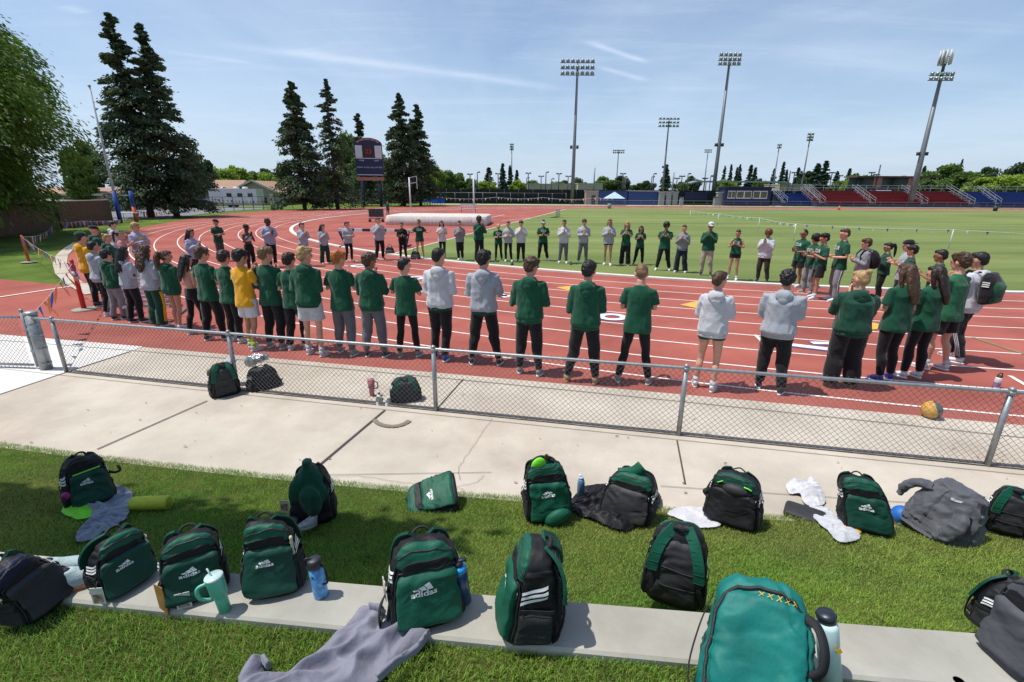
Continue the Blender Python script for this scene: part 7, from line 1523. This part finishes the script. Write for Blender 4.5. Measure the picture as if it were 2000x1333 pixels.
for u,vb,vt,lab,arm in ((803,421,347,'white vault upright with bracket arm, left of the landing mat cover',1),(926,423,342,'white vault upright without arm at the right end of the mat',0)):
    p=at(u,vb); z=topz(u,vt,p.y); r=empty('vault_upright',p,0,lab,'upright'); mb=MB(); mb.tube([(0,0,0),(0,0,z)],.09,8); mb.build('pole',m_wp,r); mb=MB(); mb.box(0,0,.05,.7,1.4,.08); mb.build('base',m_wp,r,smooth=False)
    if arm: mb=MB(); mb.beam((0,0,z-.05),(.9,0,z+.15),.07,.07); mb.beam((0,0,z-.7),(.9,0,z-.55),.07,.07); mb.beam((.9,0,z+.2),(.9,0,z-1.3),.07,.07); mb.build('bracket',m_wp,r,smooth=False)
p=at(915,415); r=empty('bench',p,.0,'white bench on the red apron behind the landing mat','bench'); 
for z,yy in ((.45,0),(.95,.25)): mb=MB(); mb.box(0,yy,z,2.4,.35 if z<.5 else .06,.06 if z<.5 else .35); mb.build('seat' if z<.5 else 'backrest',m_wp,r,smooth=False)
for a in (-1,1): mb=MB(); mb.beam((a,0,0),(a,0,.45),.06,.3); mb.beam((a,.2,.4),(a,.28,1.1),.05,.05); mb.build('leg',m_poled,r,smooth=False)
# blue folding chairs
for i in range(9):
    u=827+i*5; Y=108+(i%2); x=gx(u,Y); r=empty('folding_chair',(x,Y,0),random.uniform(-.4,.4),'bright blue folding chair in the cluster by the rail fence','chair','blue folding chairs by the rail fence'); mb=MB(); mb.box(0,0,.5,.6,.55,.08); mb.build('seat',mat('chair blue',(.01,.10,.5),.6),r,smooth=False); mb=MB(); mb.box(0,.25,.95,.6,.06,.85); mb.build('backrest',mat('chair blue',(.01,.10,.5),.6),r,smooth=False); mb=MB()
    for a in (-.27,.27): mb.tube([(a,-.25,0),(a,.25,.5)],.02,5); mb.tube([(a,.25,0),(a,-.25,.5)],.02,5)
    mb.build('frame',m_poled,r)
# barrier with black and white bar
p0=at(697,482);p1=at(762,487); r=empty('steeple_barrier',((p0.x+p1.x)/2,p0.y,0),-.1,'black and white striped steeplechase barrier among the clapping line','barrier'); W=4.0; zb=topz(730,450,p0.y)
for k in range(9): mb=MB(); mb.box(-W/2+W*(k+.5)/9,0,zb,W/9,.13,.14); mb.build('bar_section',m_wp if k%2==0 else m_shb,r,smooth=False)
for sg in (-1,1):
    mb=MB(); mb.beam((sg*(W/2-.15),-.35,zb-.05),(sg*(W/2-.30),.0,.05),.06,.06); mb.beam((sg*(W/2-.1),.0,zb-.05),(sg*(W/2-.3),0,.05),.06,.06); mb.beam((sg*(W/2-.3),-.7,.05),(sg*(W/2-.3),.8,.05),.08,.06); mb.build('leg_frame',mat('frame navy',(.02,.02,.09),.5),r,smooth=False)
# hurdles stacked behind the braided woman
hp_=at(283,610); g_='hurdles nested in a row behind the left group'
def hurdle(p,rz,label,h=.84,group=g_):
    r=empty('hurdle',p,rz,label,'hurdle',group); mb=MB(); mb.box(0,0,h-.035,1.18,.022,.07); mb.build('top_bar',m_wp,r,smooth=False)
    for sg in (-1,1): mb=MB(); mb.beam((sg*.5,0,.03),(sg*.5,0,h-.06),.03,.03); mb.beam((sg*.5,-.03,.03),(sg*.5,.68,.03),.04,.04); mb.build('leg_frame',m_pole,r,smooth=False)
    return r
lp=at(262,560); lq=at(300,622)
for i in range(9):
    t=i/8; p=lp.lerp(lq,t); hurdle(Vector((p.x,p.y,0)),math.radians(20),'low white-topped hurdle nested in the row behind the left group',.34+.0*i)
for i in range(4):
    p=at(1086+i*3,426); hurdle(p+Vector((0,i*.5,0)),1.4,'grey stacked hurdle standing at the corner of the infield',1.0,'hurdles at the corner of the infield')
p=at(736,434); r=empty('equipment_cart',p,.1,'dark wire cart of starting blocks behind the line of people','cart'); 
for i in range(3): mb=MB(); mb.box(-.45+i*.45,0,.85,.42,.5,.75); mb.build('panel',mat('cart dark',(.05,.05,.055),.7,.4,6),r,smooth=False)
mb=MB(); mb.beam((-.7,0,.35),(.7,0,.35),.6,.06); mb.build('shelf',m_pole,r,smooth=False)
for a in (-.6,.6): mb=MB(); mb.tube([(a,-.25,.14),(a,-.19,.14)],.14,10); mb.tube([(a,0,.14),(a,0,.4)],.03,6); mb.build('wheel',m_shb,r)
for u,v,lab,m in ((1190,407,'grey trash bin at the near edge of the far straight',m_pt),(1943,412,'dark green trash bin on the far side by the right bleachers',m_poled),(1911,405,'blue and white drinks cooler by the end of the red stands',mat('cooler blue',(.03,.2,.45),.5))):
    p=at(u,v+1); r=empty('trash_bin' if 'bin' in lab else 'cooler',p,0,lab,'bin' if 'bin' in lab else 'cooler'); mb=MB(); mb.tube([(0,0,0),(0,0,.95)],[.30,.36],14); mb.build('barrel',m,r); mb=MB(); mb.tube([(0,0,.95),(0,0,1.02)],.38,14); mb.build('rim',m_fas if 'cooler' in lab else m_poled,r)
for u,v in ((1638,411),(1418,396)):
    p=at(u,v); r=empty('traffic_cone',p,0,'orange cone '+('on the far straight before the red bleachers' if u>1500 else 'beside the navy hut on the far path'),'cone'); mb=MB(); mb.tube([(0,0,.05),(0,0,.75)],[.24,.05],12); mb.build('body',mat('cone orange',(.7,.14,.02),.5),r); mb=MB(); mb.box(0,0,.03,.6,.6,.06); mb.build('base',mat('cone orange',(.7,.14,.02),.5),r)
# far-side A-frame boards
for i,(u,v) in enumerate(((1427,398),(1523,400),(1613,402),(1722,402),(1830,404),(1947,406))):
    p=at(u,v); r=empty('sign_board',p,-.3,'white and blue sandwich board on the far path','sign','white and blue sandwich boards on the far path'); mb=MB(); mb.add([(-.8,-.5,.3),(.8,-.5,.3),(1.1,.3,1.35),(-.5,.3,1.35)],[(0,1,2,3)]); o=mb.build('panel',m_wp,r,smooth=False); sd_=o.modifiers.new('s','SOLIDIFY'); sd_.thickness=.08; mb=MB(); mb.tube([(-.6,.4,0),(-.3,.3,1.3)],.04,5); mb.tube([(.8,.4,0),(1.0,.3,1.3)],.04,5); mb.tube([(-.6,-.5,0),(-.7,-.45,.35)],.04,5); mb.build('leg',m_blu,r)
person(at(1141,400),math.radians(170),1.7,top='tee',topc='red',bot='pants',botc='navy',near=False,seed=90,pose='down',label='distant person in red top walking near the tan shed',group='distant people on the far path'); person(at(1150,399),math.radians(200),1.7,top='tee',topc='navy',bot='pants',botc='black',near=False,seed=91,pose='down',label='distant person in navy beside the tan shed',group='distant people on the far path'); person(at(758,421),math.radians(150),1.65,top='tee',topc='teal',bot='pants',botc='navy',near=False,seed=92,pose='down',label='distant person in blue beside the landing mat',group='distant people on the far path')
